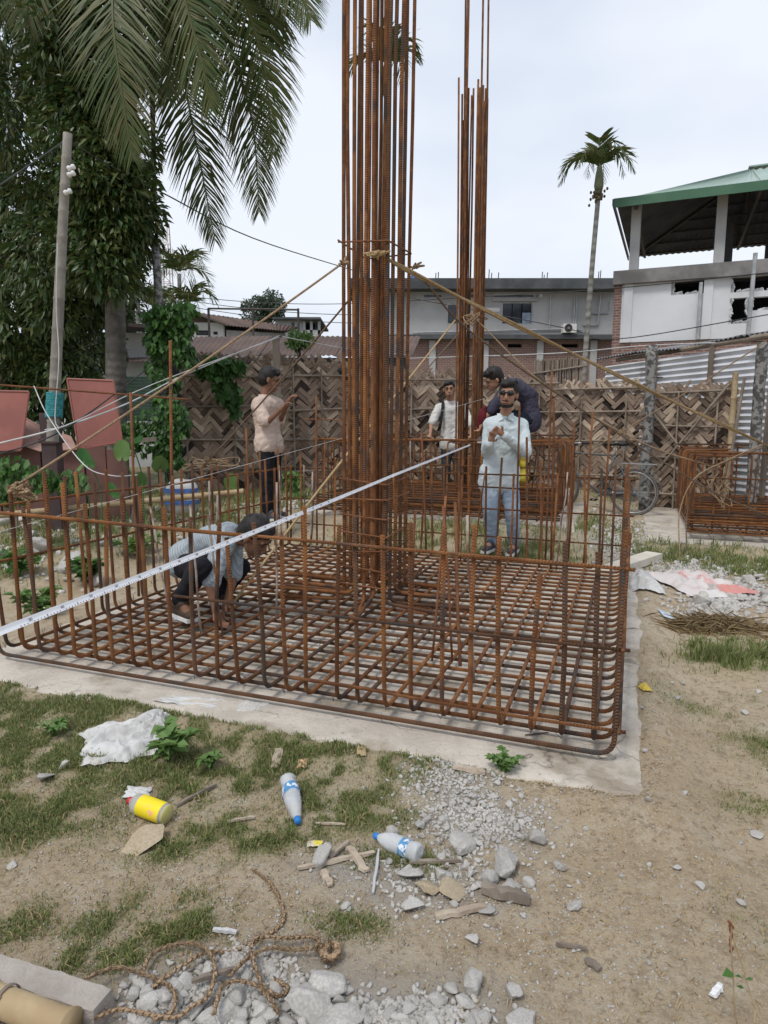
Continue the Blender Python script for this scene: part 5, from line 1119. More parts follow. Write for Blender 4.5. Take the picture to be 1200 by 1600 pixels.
    solid('trousers', tm, .011, trousers, p, .009 * loose, seed=len(label) + 9)
    for s in 'LR':
        a, t_ = j['an' + s], j['toe' + s]; d = (t_ - a); dz = Vector((d.x, d.y, 0)); dz = dz.normalized() if dz.length > .01 else Vector((0, -1, 0)); s_ = MB(); heel = Vector((a.x, a.y, t_.z)) - dz * .05
        s_.cap(heel, t_, .04 * S, .036 * S).cap(heel + UP * .03, a.lerp(t_, .35) + UP * .01, .04 * S, .04 * S); so_ = solid('shoe', s_, .009, shoe, p, smooth=3)
        MB().obox(heel.lerp(t_, .5) - UP * .028, dz * (t_ - heel).length * .62, dz.cross(UP) * .04 * S, UP * .012).build('sole', white_paint, so_)
    hm = MB(); hm.ell(H(0, -.02, .048), (.092 * S, .108 * S, .098 * S), Rm).ell(H(0, -.048, .005), (.088 * S, .077 * S, .088 * S), Rm).ell(H(0, .04, .098), (.07 * S * hairv, .058 * S, .036 * S * hairv), Rm).ell(H(.02, .072, .083), (.05 * S, .028 * S, .025 * S), Rm)
    if hairv > .95:
        for k in range(26): a = random.uniform(0, 6.28); hm.ell(H(.06 * math.cos(a), .06 * math.sin(a), .1 + random.uniform(-.02, .02)), (.02, .02, .018), Rm, 7, 5)
    solid('hair', hm, .008, hair_m, p, .004, 3, 2, (60, 60, 60))
    for sx in (-1, 1): MB().ell(H(.032 * sx, .088, .012), (.013 * S, .008 * S, .007 * S), Rm, 8, 6).build('eye', eye_m, p, True); MB().cap(H(.018 * sx, .1, .034), H(.05 * sx, .088, .036), .005 * S, .004 * S, 6).build('eyebrow', hair_m, p, True)
    MB().cap(H(-.02, .1, -.068), H(.02, .1, -.068), .006 * S, .006 * S, 7).build('mouth', lip_m, p, True)
    if beard:
        bm = MB()
        for k in range(13):
            a = -1.25 + 2.5 * k / 12; bm.ell(H(.058 * math.sin(a), .022 + .062 * math.cos(a), -.072 - .024 * math.cos(a)), (.009, .009, .020), Rm, 7, 5)
        bm.cap(H(-.028, .098, -.05), H(.028, .098, -.05), .007, .007, 7); solid('beard', bm, .007, hair_m, p, smooth=2)
    if glasses:
        g = MB()
        for sx in (-1, 1): g.ell(H(.034 * sx, .1, .014), (.033 * S, .01 * S, .024 * S), Rm, 14, 8); g.cap(H(.066 * sx, .09, .02), H(.08 * sx, -.01, .016), .005, .004, 6)
        g.cap(H(-.02, .104, .022), H(.02, .104, .022), .005, .005, 6); g.build('sunglasses', M('black_lens', (.008, .008, .01), None, .12, spec=.6), p, True)
    return p, j, H
def cloth(name, c1, c2=None, sc=6, **k): return M(name, c1, c2, .9, sc, bump=.25, bscale=120, spec=.1, **k)
jeans = cloth('light_blue_denim', (.36, .45, .55), (.27, .35, .46), 5, c3=(.45, .53, .60), c3scale=9)
mint = cloth('pale_mint_cotton', (.60, .67, .68), (.56, .63, .65), 9, c3=(.44, .54, .58), c3lo=.68, c3hi=.74, c3scale=55)
beige = cloth('beige_cotton', (.56, .45, .38), (.49, .38, .32), 6); black_tr = cloth('black_trouser', (.014, .014, .018), (.025, .025, .03), 6); white_t = cloth('white_cotton', (.66, .65, .62), (.56, .55, .52), 6)
navy = cloth('purple_navy_cotton', (.046, .044, .066), (.062, .06, .086), 8); navy_tr = cloth('navy_trouser', (.010, .013, .022), (.016, .02, .03), 8); grey_tr = cloth('grey_trouser', (.06, .06, .065), None, 8)
shoe_dk = M('dark_shoe', (.05, .055, .07), (.10, .10, .11), .6, 14); sandal = M('brown_sandal', (.07, .045, .03), None, .7)
# striped shirt of the crouching man
strp = cloth('striped_cotton', (.36, .40, .42), (.31, .35, .38), 6); t_ = strp.node_tree; b_ = [q for q in t_.nodes if q.type == 'BSDF_PRINCIPLED'][0]; src_ = b_.inputs['Base Color'].links[0].from_socket
wv = t_.nodes.new('ShaderNodeTexWave'); wv.inputs['Scale'].default_value = 17; wv.inputs['Distortion'].default_value = .6; wv.bands_direction = 'X'; tcx = t_.nodes.new('ShaderNodeTexCoord'); mpx = t_.nodes.new('ShaderNodeMapping'); mpx.inputs['Rotation'].default_value = (0, R(35), R(15)); t_.links.new(tcx.outputs['Object'], mpx.inputs[0]); t_.links.new(mpx.outputs[0], wv.inputs['Vector'])
mxx = t_.nodes.new('ShaderNodeMix'); mxx.data_type = 'RGBA'; mxx.inputs[7].default_value = (.13, .16, .20, 1); mrx = t_.nodes.new('ShaderNodeMapRange'); mrx.inputs['From Min'].default_value = .55; mrx.inputs['From Max'].default_value = .75; mrx.inputs['To Max'].default_value = .45; t_.links.new(wv.outputs['Fac'], mrx.inputs[0]); t_.links.new(mrx.outputs[0], mxx.inputs[0]); t_.links.new(src_, mxx.inputs[6]); t_.links.new(mxx.outputs[2], b_.inputs['Base Color'])
p1_, j1, H1 = person('standing man with sunglasses, pale mint long sleeved shirt and light jeans behind the mat',
       dict(head=(794, 617, 6.25), neck=(789, 652, 6.33), mid=(785, 700, 6.33), pelvis=(781, 738, 6.35), shL=(766, 663, 6.34), shR=(815, 665, 6.36), elL=(761, 706, 6.30), wrL=(765, 692, 6.12), hdL=(772, 672, 6.06), elR=(821, 706, 6.22), wrR=(786, 679, 6.08), hdR=(767, 666, 6.04),
            hipL=(768, 745, 6.35), hipR=(795, 745, 6.35), knL=(766, 800, 6.28), knR=(801, 802, 6.28), anL=(769, 847, 6.36), anR=(803, 849, 6.36), toeL=(758, 858, 6.2), toeR=(797, 862, 6.2)),
       (-.35, -1, -.02), skin_mid, mint, jeans, shoe_dk, sleeve=.97, hem=.10, loose=1.25, beard=True, glasses=True, S=1.0)
nk = j1['neck']; fdn = Vector((-.12, -1, 0)).normalized(); sr = Vector((1, -.12, 0)).normalized()
for sg in (-1, 1):
    mb = MB(); q = nk + fdn * .055 + UP * .005; mb.add([q + sr * .035 * sg + UP * .035 - fdn * .03, q + sr * .078 * sg + UP * .03 - fdn * .045, q + sr * .070 * sg - UP * .045 + fdn * .052, q + sr * .022 * sg - UP * .02 + fdn * .05], [(0, 1, 2, 3)]); o = mb.build('collar_flap', mint, p1_); md = o.modifiers.new('t', 'SOLIDIFY'); md.thickness = .006
mb = MB(); q = nk + fdn * .05; mb.add([q - sr * .026 + UP * .01, q + sr * .026 + UP * .01, q + fdn * .058 - UP * .075], [(0, 1, 2)]); o = mb.build('open_neck', skin_mid, p1_)
for k in range(5): MB().ell(nk + fdn * (.128 + .004 * k) - UP * (.1 + .075 * k), (.007, .004, .007), n=8, m=5).build('button', white_paint, p1_)
person('standing man in beige short sleeved shirt and black trousers in profile by the woven fence',
       dict(head=(421, 594, 7.35), neck=(414, 620, 7.35), mid=(417, 660, 7.35), pelvis=(420, 690, 7.35), shL=(434, 632, 7.50), shR=(405, 632, 7.2), elR=(415, 662, 7.1), wrR=(439, 640, 7.05), hdR=(451, 627, 7.05), elL=(437, 660, 7.45), wrL=(449, 630, 7.25), hdL=(457, 617, 7.22),
            hipL=(426, 696, 7.43), hipR=(415, 696, 7.27), knL=(429, 748, 7.42), knR=(418, 748, 7.24), anL=(428, 797, 7.45), anR=(417, 799, 7.27), toeL=(444, 804, 7.42), toeR=(433, 808, 7.24)),
       (.93, .1, -.22), skin_dark, beige, black_tr, shoe_dk, sleeve=.42, hem=.04, loose=1.4, S=1.0)
person('crouching man in striped grey shirt tying bars on the mat',
       dict(head=(397, 838, 4.2), neck=(368, 840, 4.27), mid=(325, 846, 4.33), pelvis=(292, 872, 4.37), shL=(366, 850, 4.42), shR=(344, 862, 4.12), elR=(328, 915, 4.0), wrR=(336, 952, 3.98), hdR=(345, 975, 3.98), elL=(364, 905, 4.25), wrL=(355, 938, 4.12), hdL=(348, 960, 4.08),
            hipL=(298, 876, 4.48), hipR=(292, 884, 4.26), knL=(376, 886, 4.46), knR=(314, 886, 3.98), anL=(343, 930, 4.46), anR=(280, 938, 4.12), toeL=(366, 938, 4.42), toeR=(298, 962, 4.02)),
       (.72, -.22, -.66), skin_dark, strp, black_tr, sandal, sleeve=.42, hem=.02, loose=1.1, S=.97)
p4, j4, H4 = person('man in white t-shirt with dark backpack straps leaning on the middle cage',
       dict(head=(702, 609, 10.2), neck=(704, 628, 10.25), mid=(705, 663, 10.25), pelvis=(706, 690, 10.25), shL=(686, 637, 10.25), shR=(724, 638, 10.28), elL=(674, 664, 10.12), wrL=(672, 679, 9.98), hdL=(670, 687, 9.88), elR=(737, 668, 10.12), wrR=(736, 681, 9.98), hdR=(736, 688, 9.88),
            hipL=(698, 695, 10.25), hipR=(714, 695, 10.25), knL=(697, 728, 10.22), knR=(715, 728, 10.22), anL=(697, 763, 10.25), anR=(715, 763, 10.25), toeL=(695, 769, 10.1), toeR=(717, 769, 10.1)),
       (-.12, -1, -.03), skin_mid, white_t, grey_tr, shoe_dk, sleeve=.42, hem=.05, loose=1.2, hairv=.8)
strap = M('black_strap', (.02, .022, .026), None, .8)
for s in 'LR':
    a = j4['sh' + s].lerp(j4['neck'], .28); sg = -1 if s == 'L' else 1
    mb = MB(); pth = smooth_path([a + Vector((0, .10, .0)), a + Vector((0, .0, .085)), a + Vector((0, -.105, .02)), a + Vector((sg * .02, -.14, -.13)), a + Vector((sg * .04, -.13, -.30)), a + Vector((sg * .07, -.05, -.38))], 5)
    vs_ = [q + Vector((o, 0, 0)) + Vector((0, -t, 0)) for q in pth for o, t in ((-.022, 0), (.022, 0), (.022, .012), (-.022, .012))]; n_ = len(pth)
    mb.add(vs_, [(i * 4 + k, i * 4 + (k + 1) % 4, i * 4 + 4 + (k + 1) % 4, i * 4 + 4 + k) for i in range(n_ - 1) for k in range(4)]); mb.build('backpack_strap', strap, p4)
bk = MB(); c_ = j4['neck'].lerp(j4['pelvis'], .45) + Vector((0, .19, 0)); bk.ell(c_, (.15, .09, .22)); bk.build('backpack', strap, p4, True)
person('man in dark purple shirt squatting on the middle cage bent over behind the sunglasses man',
       dict(head=(772, 592, 8.1), neck=(791, 597, 8.2), mid=(826, 618, 8.28), pelvis=(829, 652, 8.32), shL=(792, 606, 8.05), shR=(796, 604, 8.42), elL=(770, 636, 8.0), wrL=(753, 660, 8.0), hdL=(747, 676, 8.0), elR=(772, 636, 8.42), wrR=(757, 660, 8.35), hdR=(750, 676, 8.3),
            hipL=(827, 657, 8.22), hipR=(829, 655, 8.44), knL=(775, 648, 8.16), knR=(772, 648, 8.46), anL=(768, 683, 8.2), anR=(768, 682, 8.46), toeL=(750, 687, 8.18), toeR=(750, 687, 8.44)),
       (-.85, -.1, -.5), skin_mid, navy, navy_tr, shoe_dk, sleeve=.6, hem=.06, loose=1.3, S=1.0)
rb = MB(); c_ = at(752, 650, 8.0)
rb.cap((.04, 0, .10), (.01, 0, .0), .025, .045).cap((.01, 0, .0), (-.01, .02, -.12), .045, .04).cap((.02, 0, .0), (.05, .02, -.12), .04, .03)
ro = solid('cloth_bundle', rb, .012, cloth('dark_red_cloth', (.13, .022, .028), None, 6), None, .01, 4); ro.location = c_; tag(ro, 'dark red cloth hanging at the knee of the squatting man', 'cloth')

# ------------------------------------------------------------------ bicycle
bw = at(990, 778, 9.0); fw_ = at(889, 770, 9.5); bk = thing('bicycle', 'old grey roadster bicycle with rear carrier leaning by the woven fence', 'bicycle', (bw.x, bw.y, 0)); bl = bk.location
ax_ = Vector((fw_.x - bw.x, fw_.y - bw.y, 0)).normalized(); WR = .325; gb = gz1(bw.x, bw.y); zc = gb + WR; Rr = Vector((0, 0, zc)); Fr = ax_ * 1.08 + UP * zc; sdv = ax_.cross(UP)
bk_grey = M('dusty_bike_frame', (.15, .15, .15), (.09, .09, .09), .6, 20); tyre_m = M('dusty_tyre', (.16, .145, .13), (.10, .09, .085), .9, 20); chrome = M('dull_chrome', (.42, .42, .42), (.3, .3, .3), .4, 10, metal=.6)
def ring(mb, c, rad, r, n=36, a0=0, a1=2 * math.pi): return mb.tube([c + (ax_ * math.cos(a) + UP * math.sin(a)) * rad for a in np.linspace(a0, a1, n)], r, 6)
for c in (Rr, Fr):
    wh = ring(MB(), c, WR - .016, .017).build('wheel', tyre_m, bk, True); ring(MB(), c, WR - .042, .011).build('rim', chrome, wh, True); sp = MB()
    for k in range(28):
        a = 2 * math.pi * k / 28; sp.tube([c + sdv * .02 * (-1) ** k, c + (ax_ * math.cos(a + .3 * (-1) ** k) + UP * math.sin(a + .3 * (-1) ** k)) * (WR - .05)], .0016, 4, False)
    sp.build('spokes', chrome, wh); MB().tube([c - sdv * .05, c + sdv * .05], .022, 8).build('hub', chrome, wh, True)
bb_ = Rr + ax_ * .46 - UP * .05; st_ = Rr + ax_ * .28 + UP * .50; hdt = Fr - ax_ * .17 + UP * .52; hdb = Fr - ax_ * .12 + UP * .36
for a, b, r_ in ((bb_, st_, .016), (st_, hdt, .015), (bb_, hdb, .017), (hdb, hdt, .019), (bb_, Rr + sdv * .05, .010), (bb_, Rr - sdv * .05, .010), (st_, Rr + sdv * .05, .009), (st_, Rr - sdv * .05, .009), (hdb, Fr + sdv * .05, .011), (hdb, Fr - sdv * .05, .011)): MB().tube([a, b], r_, 8).build('frame_tube', bk_grey, bk, True)
MB().tube([st_, st_ + UP * .12 - ax_ * .03], .013, 8).build('seat_post', chrome, bk, True); sdl = MB(); sdl.ell(st_ + UP * .16 - ax_ * .09, (.09, .085, .035)).ell(st_ + UP * .155 + ax_ * .07, (.12, .03, .026), Matrix.Rotation(math.atan2(ax_.y, ax_.x), 3, 'Z')); solid('saddle', sdl, .012, M('black_saddle', (.018, .016, .015), None, .45), bk)
for sg in (-1, 1): MB().tube([st_ + UP * .12 - ax_ * .12 + sdv * .04 * sg + Vector((.03 * math.cos(a), 0, .02 * a / 6 - .03 + .02 * math.sin(a))) for a in np.linspace(0, 14, 30)], .004, 5).build('saddle_spring', chrome, bk)
hb = hdt + UP * .13; MB().tube([hdt, hb], .013, 8).build('stem', chrome, bk, True); MB().tube(smooth_path([hb - ax_ * .16 + sdv * .27, hb + ax_ * .0 + sdv * .24, hb + ax_ * .04, hb - sdv * .24, hb - ax_ * .16 - sdv * .27], 5), .011, 8).build('handlebar', chrome, bk, True)
for sg in (-1, 1): MB().tube([hb - ax_ * .08 + sdv * .255 * sg, hb - ax_ * .19 + sdv * .275 * sg], .016, 8).build('grip', M('grip_rubber', (.03, .03, .03), None, .8), bk, True)
ca = math.pi * .18
for c in (Rr, Fr):
    mb = MB(); vs_ = []
    for a in np.linspace(R(5), R(165), 20): q = c + (-ax_ * math.cos(a) + UP * math.sin(a)) * (WR + .03); vs_ += [q - sdv * .03, q + (-ax_ * math.cos(a) + UP * math.sin(a)) * .012, q + sdv * .03]
    mb.add(vs_, [(i * 3 + k, i * 3 + k + 1, i * 3 + 4 + k, i * 3 + 3 + k) for i in range(19) for k in (0, 1)]); mb.build('mudguard', bk_grey, bk, True)
cr_ = MB(); zc_ = WR + .07
for o in (-.06, 0, .06): cr_.tube([Rr + UP * zc_ - ax_ * .28 + sdv * o, Rr + UP * zc_ + ax_ * .18 + sdv * o], .006, 5)
for q in (-.28, -.1, .18): cr_.tube([Rr + UP * zc_ + ax_ * q - sdv * .065, Rr + UP * zc_ + ax_ * q + sdv * .065], .006, 5)
for sg in (-1, 1): cr_.tube([Rr + UP * zc_ - ax_ * .2 + sdv * .06 * sg, Rr + sdv * .06 * sg], .006, 5)
cr_.build('carrier', chrome, bk); MB().obox(bb_.lerp(Rr, .5) + sdv * .055, ax_ * .27 + UP * -.015, sdv * .008, UP * .045).build('chain_guard', bk_grey, bk)
MB().tube([bb_ - sdv * .07, bb_ + sdv * .07], .014, 8).build('crank_axle', chrome, bk)
for sg in (-1, 1): q = bb_ + sdv * .075 * sg; MB().tube([q, q + ax_ * .12 * sg - UP * .1 * sg], .009, 6).build('crank', chrome, bk); MB().obox(q + ax_ * .12 * sg - UP * .1 * sg + sdv * .05 * sg, ax_ * .045, sdv * .045, UP * .012).build('pedal', M('pedal_rubber', (.03, .03, .03), None, .9), bk)
MB().tube([Rr + sdv * .07 + UP * .05, Rr + sdv * .16 + ax_ * .12 - UP * (WR - .0)], .009, 6).build('kick_stand', chrome, bk)
lean = bk
print('part5', round(time.time() - T_START, 1))
# ------------------------------------------------------------------ left-hand bits: pole, panels, boards
pb_ = onground(78, 790); pb_ = Vector((at(77, 745, 6.7).x, 6.7, gz1(at(77, 745, 6.7).x, 6.7)))
po = thing('bamboo_pole', 'tall grey bamboo utility pole lashed to a maroon post with teal cord', 'pole', pb_)
PT = [at(82, 690, 6.62), at(88, 560, 6.62), at(97, 370, 6.62), at(106, 206, 6.62)]; pts = []; rs = []
for a, b in zip(PT, PT[1:]):
    for k in range(4):
        for e, rr in ((0, 1.12), (.06, 1), (.94, 1)): pts.append(a.lerp(b, (k + e) / 4) - pb_); rs.append(.055 * rr)
rs = [r_ * (1.05 - .32 * i / len(rs)) for i, r_ in enumerate(rs)]
MB().tube(pts, rs, 10).build('shaft', bamboo_pole, po, True)
MB().box(-.075, .075, .03, .17, -.1, at(77, 645, 6.7).z - pb_.z).build('base_post', brick_paint, po); MB().box(-.09, .09, .015, .185, at(77, 690, 6.7).z - pb_.z - .02, at(77, 690, 6.7).z - pb_.z + .03).build('post_collar', brick_paint, po)
teal = M('teal_cord', (.05, .28, .30), (.03, .18, .2), .8, 30); mb = MB(); q0 = at(84, 652, 6.62) - pb_; q1 = at(86, 614, 6.62) - pb_
mb.tube([q0.lerp(q1, i / 160) + Vector((math.cos(i * .62), math.sin(i * .62), 0)) * .072 for i in range(161)], .011, 5); mb.build('cord_lashing', teal, po)
for py, sx in ((262, 1), (272, 1), (300, 0)): c_ = at(106 + 6 * sx - (302 - py) * .02, py, 6.55) - pb_; MB().lathe([(.001, -.035), (.022, -.035), (.026, -.015), (.016, 0), (.026, .015), (.022, .035), (.001, .035)], 12, Matrix.Translation(c_) @ Matrix.Rotation(R(70), 4, 'Y')).build('insulator', white_paint, po, True)
MB().tube(smooth_path([at(90, 380, 6.55) - pb_, at(88, 480, 6.54) - pb_, at(92, 560, 6.53) - pb_, at(86, 650, 6.5) - pb_, at(92, 670, 6.45) - pb_], 5), .005, 5).build('down_wire', wire_pale, po)
def panel(name, label, quad, D, th, mat, cat='panel'):
    P = [at(a, b, D if len(q) == 2 else q[2]) for q in quad for a, b in [q[:2]]]; o = thing(name, label, cat, P[-1]); P = [q - P[-1] for q in P]; n = (P[1] - P[0]).cross(P[3] - P[0]).normalized()
    if n.y < 0: n = -n
    mb = MB(); mb.add(P + [q + n * th for q in P], [(0, 1, 2, 3), (7, 6, 5, 4), (0, 4, 5, 1), (1, 5, 6, 2), (2, 6, 7, 3), (3, 7, 4, 0)]); mb.build('sheet', mat, o); 
    e = MB()
    for a, b in ((0, 1), (1, 2), (2, 3), (3, 0)): e.tube([P[a], P[b]], th * .6, 5)
    e.build('rolled_edge', mat, o); return o
panel('red_panel', 'upright faded red metal panel leaning right of the maroon post', [(105, 592, 7.6), (177, 595, 7.6), (191, 690, 7.5), (123, 702, 7.5)], 7.5, .02, pink)
panel('red_panel', 'faded red metal panel cut by the left edge of the picture', [(-60, 610, 7.4), (45, 612, 7.4), (33, 703, 7.3), (-60, 705, 7.3)], 7.4, .02, pink)
panel('pink_sheet', 'tilted pale pink sheet left of the maroon post', [(40, 653, 7.7), (66, 668, 7.6), (64, 705, 7.4), (33, 695, 7.4)], 7.5, .015, pink_pale)
panel('pink_sheet', 'rounded pale pink sheet right of the maroon post', [(84, 674, 7.6), (110, 682, 7.6), (120, 702, 7.4), (84, 704, 7.4)], 7.5, .015, pink_pale)
bx_ = thing('board_wall', 'low wall of brown painted boards under the red panels', 'wall', at(100, 740, 7.5)); bo = bx_.location; bo.z = .1
for k in range(7):
    a = at(-40 + k * 34, 720, 7.45).x - bo.x; b = at(-40 + (k + 1) * 34, 720, 7.45).x - bo.x; MB().box(a + .008, b - .008, -.02 + .012 * (k % 2), .03 + .012 * (k % 2), -.15, at(600, 703, 7.45).z - bo.z + .02 * (k % 3)).build('board', brown_wall, bx_)
MB().beam((at(-40, 700, 7.4).x - bo.x, -.06, at(600, 708, 7.4).z - bo.z), (at(245, 700, 7.8).x - bo.x, .3, at(600, 686, 7.8).z - bo.z), .10, .05).build('cap_rail', wood_old, bx_)
sk = thing('cement_sack', 'white woven sack with blue bands standing behind the mat at left', 'sack', Vector((at(285, 790, 7.9).x, 7.9, gz1(at(285, 790, 7.9).x, 7.9))))
mb = MB(); n = 20; prof = [(.10, 0), (.17, .03), (.19, .14), (.185, .25), (.17, .34), (.13, .40), (.05, .42), (.002, .425)]; vs_ = []
for r_, z in prof:
    for k in range(n): a = 2 * math.pi * k / n; c_, s_ = math.cos(a), math.sin(a); f = (abs(c_) ** 3 + abs(s_) ** 3) ** (-1 / 3); vs_.append((r_ * 1.15 * c_ * f * .92 + jit(.006), r_ * .6 * s_ * f + jit(.006), z + jit(.006)))
m_ = len(prof); mb.add(vs_, [(i * n + k, i * n + (k + 1) % n, (i + 1) * n + (k + 1) % n, (i + 1) * n + k) for i in range(m_ - 1) for k in range(n)]); mb.build('bag', plastic_white, sk, True)
blue = M('printed_blue', (.05, .12, .36), (.09, .18, .45), .7, 20)
for z0 in (.13, .27):
    mb = MB(); R0 = .196 if z0 < .2 else .188; vs_ = []
    for zz in (z0, z0 + .05):
        for k in range(n + 1): a = math.pi + math.pi * k / n; c_, s_ = math.cos(a), math.sin(a); f = (abs(c_) ** 3 + abs(s_) ** 3) ** (-1 / 3); vs_.append((R0 * 1.15 * c_ * f * .93, R0 * .6 * s_ * f - .012, zz))
    mb.add(vs_, [(k, k + 1, n + 2 + k, n + 1 + k) for k in range(n)]); mb.build('printed_band', blue, sk)
bb2 = [at(-30, 808, 6.6), at(120, 792, 6.9), at(380, 768, 7.6)]
o = thing('long_bamboo', 'long pale bamboo lying level behind the mat at left', 'bamboo', bb2[0]); bamboo(MB(), Vector(), bb2[2] - bb2[0], .036, .38, 10).build('culm', bamboo_mat, o, True)
for k, q in enumerate((.12, .55, .9)): c_ = bb2[0].lerp(bb2[2], q); g_ = gz1(c_.x, c_.y); MB().tube([(c_.x - bb2[0].x - .03, c_.y - bb2[0].y, g_ - bb2[0].z - .05), (c_.x - bb2[0].x, c_.y - bb2[0].y, c_.z - bb2[0].z - .02)], .02, 6).build('prop_stick', wood_old, o)
ys = thing('yellow_sack', 'bright yellow sack standing behind the middle cage bars right of the jeans', 'sack', Vector((at(826, 790, 9.8).x, 10.15, .12)))
mb = MB()
for k in range(9): mb.ell((jit(.012), jit(.012), .10 + .10 * k), (.075 - .003 * k + jit(.008), .07, .09))
solid('bag', mb, .015, M('yellow_woven_plastic', (.62, .50, .05), (.52, .40, .04), .7, 9), ys, .012, 4)

# ------------------------------------------------------------------ foreground objects
def beamlike(name, label, a, b, wd, ht, mat, cat):
    a, b = Vector(a), Vector(b); o = thing(name, label, cat, (a + b) / 2); d = (b - a); l_ = d.length; d.normalize(); sd = d.cross(UP).normalized(); n = sd.cross(d)
    me = MB(); k = 24; vs_ = []
    for i in range(k + 1):
        for (x, z) in ((-1, 0), (-.93, .97), (-.85, 1), (.85, 1), (.93, .97), (1, 0)): vs_.append(d * (-l_ / 2 + l_ * i / k) + sd * (x * wd / 2 + jit(.0012)) + n * (z * ht + jit(.0012)))
    me.add(vs_, [(i * 6 + q, i * 6 + q + 1, i * 6 + 7 + q, i * 6 + 6 + q) for i in range(k) for q in range(5)] + [(5, 4, 3, 2, 1, 0), tuple(k * 6 + q for q in range(6))]); me.build('body', mat, o); return o
beam_m = M('rough_cast_beam', (.40, .36, .32), (.29, .255, .225), .93, 5, c3=(.17, .145, .125), c3lo=.58, c3hi=.74, c3scale=9, bump=.6, bscale=70)
ba, bb3 = onground(-140, 1497, .0), onground(163, 1596, .0); ba.z = bb3.z = gz1(bb3.x, bb3.y) - .004
cbm = beamlike('concrete_beam', 'rough grey concrete beam lying at the lower left corner', ba, bb3, .070, .064, beam_m, 'beam')
q0, q1 = onground(-140, 1535, .045), onground(112, 1632, .045); o = thing('cut_bamboo', 'thick pale cut bamboo lying before the concrete beam at lower left', 'bamboo', q0)
bamboo(MB(), Vector(), q1 - q0, .036, .24, 14).build('culm', bamboo_mat, o, True); mb = MB(); dd = (q1 - q0); c_ = dd * .62; dn = dd.normalized(); s1 = dn.cross(UP).normalized(); s2 = s1.cross(dn)
mb.tube([c_ + (s1 * math.cos(a) + s2 * math.sin(a)) * .038 + dn * .010 * (a / 20) for a in np.linspace(0, 20, 60)], .0016, 5); mb.build('wire_wrap', bamboo_grey, o)
# coiled coir rope in the foreground
def grope(label, px, r=.0047, lift=.005, mat=rope_mat, wob=1.0):
    pts = [onground(a, b, lift + (q[0] if q else 0)) for a, b, *q in px]; P = smooth_path(pts, 10); mb = MB()
    for k in range(2): mb.tube([p + Vector((math.cos(i * .75 + math.pi * k) * r * .55, 0, math.sin(i * .75 + math.pi * k) * r * .55)) for i, p in enumerate(P)], [r * (.78 + .1 * math.sin(i * 1.5)) for i in range(len(P))], 6)
    rn = np.random.default_rng(len(px))
    for i in range(0, len(P), 1):
        for _ in range(5): a = rn.normal(size=3); a /= np.linalg.norm(a); mb.tube([P[i] + Vector(a) * r * .8, P[i] + Vector(a) * r * rn.uniform(1.4, 2.6) + Vector(rn.normal(size=3)) * .003], .0006, 3, False)
    o = thing('coir_rope', label, 'rope', pts[0]); put(mb, o); mb.build('strand', mat, o, True); return o
grope('coir rope end trailing up the bare soil from the coil', [(398, 1362), (424, 1384), (443, 1425), (437, 1450), (400, 1472), (360, 1490), (325, 1500, .02), (292, 1524, .03), (262, 1545, .03), (240, 1556, .02)])
grope('coir rope loop lying over the gravel beside the concrete beam', [(95, 1610, .03), (128, 1568, .05), (180, 1537, .04), (222, 1540, .03), (258, 1555, .03), (275, 1575, .03), (268, 1597, .02), (240, 1608, .02)])
grope('large coir rope loop in the middle of the gravel heap', [(224, 1533, .02), (236, 1506, .02), (268, 1490, .02), (305, 1493, .03), (330, 1515, .04), (337, 1545, .04), (326, 1575, .03), (300, 1594, .03), (270, 1605, .02), (190, 1598, .03), (150, 1612, .03)])
grope('tangled coir rope end at the right of the gravel heap', [(360, 1545, .03), (385, 1518, .03), (420, 1500, .03), (455, 1502, .03), (488, 1500, .03), (498, 1488, .03), (482, 1477, .02), (445, 1484, .03), (405, 1482, .03), (393, 1500, .03), (398, 1525, .03), (412, 1555, .02), (435, 1570, .02), (450, 1558, .02), (430, 1545, .02)])
grope('coir rope curve along the bottom edge over the stones', [(335, 1612, .04), (345, 1580, .05), (362, 1565, .05), (395, 1568, .05), (420, 1582, .04), (436, 1605, .03)])
grope('frayed coir rope tuft at the end of the coil', [(498, 1497, .02), (520, 1488, .02), (528, 1500, .02), (515, 1512, .02), (505, 1503, .02), (512, 1494, .025)], .009)
# bottles
def bottle(label, pa, pb, r, prof, body, capm, labm=None, lab=(.3, .6), crush=0, txt=None, dent=0):
    a, b = Vector(pa), Vector(pb); d = (b - a); l_ = d.length; o = thing('plastic_bottle', label, 'bottle', a); q = d.to_track_quat('Z', 'Y').to_matrix().to_4x4(); o.rotation_euler = q.to_euler(); n = 28
    def shape(pr, g=0):
        vs_ = []; P_ = []
        for (rr, z) in pr:
            for k in range(n):
                an = 2 * math.pi * k / n; e = 1 - dent * (.5 + .5 * math.sin(z * 11 + 2 * an)) * (0 if z < .06 or z > .8 else 1); vs_.append(((rr * r + g) * math.cos(an) * e, (rr * r + g) * math.sin(an) * e, z * l_)); P_.append((z, k / n))
        m_ = len(pr); mb = MB(); mb.add(vs_, [(i * n + k, i * n + (k + 1) % n, (i + 1) * n + (k + 1) % n, (i + 1) * n + k) for i in range(m_ - 1) for k in range(n)], P_); return mb
    shape(prof).build('body', body, o, True)
    shape([(.34, .905), (.36, .91), (.36, .985), (.33, 1.0), (.001, 1.0)], 0).build('cap', capm, o, True)
    if labm:
        sub = []
        for i in range(9):
            z = lab[0] + (lab[1] - lab[0]) * i / 8
            for (r0, z0), (r1, z1) in zip(prof, prof[1:]):
                if z0 <= z <= z1 and z1 > z0: sub.append((r0 + (r1 - r0) * (z - z0) / (z1 - z0), z)); break
        lo = shape(sub, .0009).build('wrapper', labm, o, True)
    return o
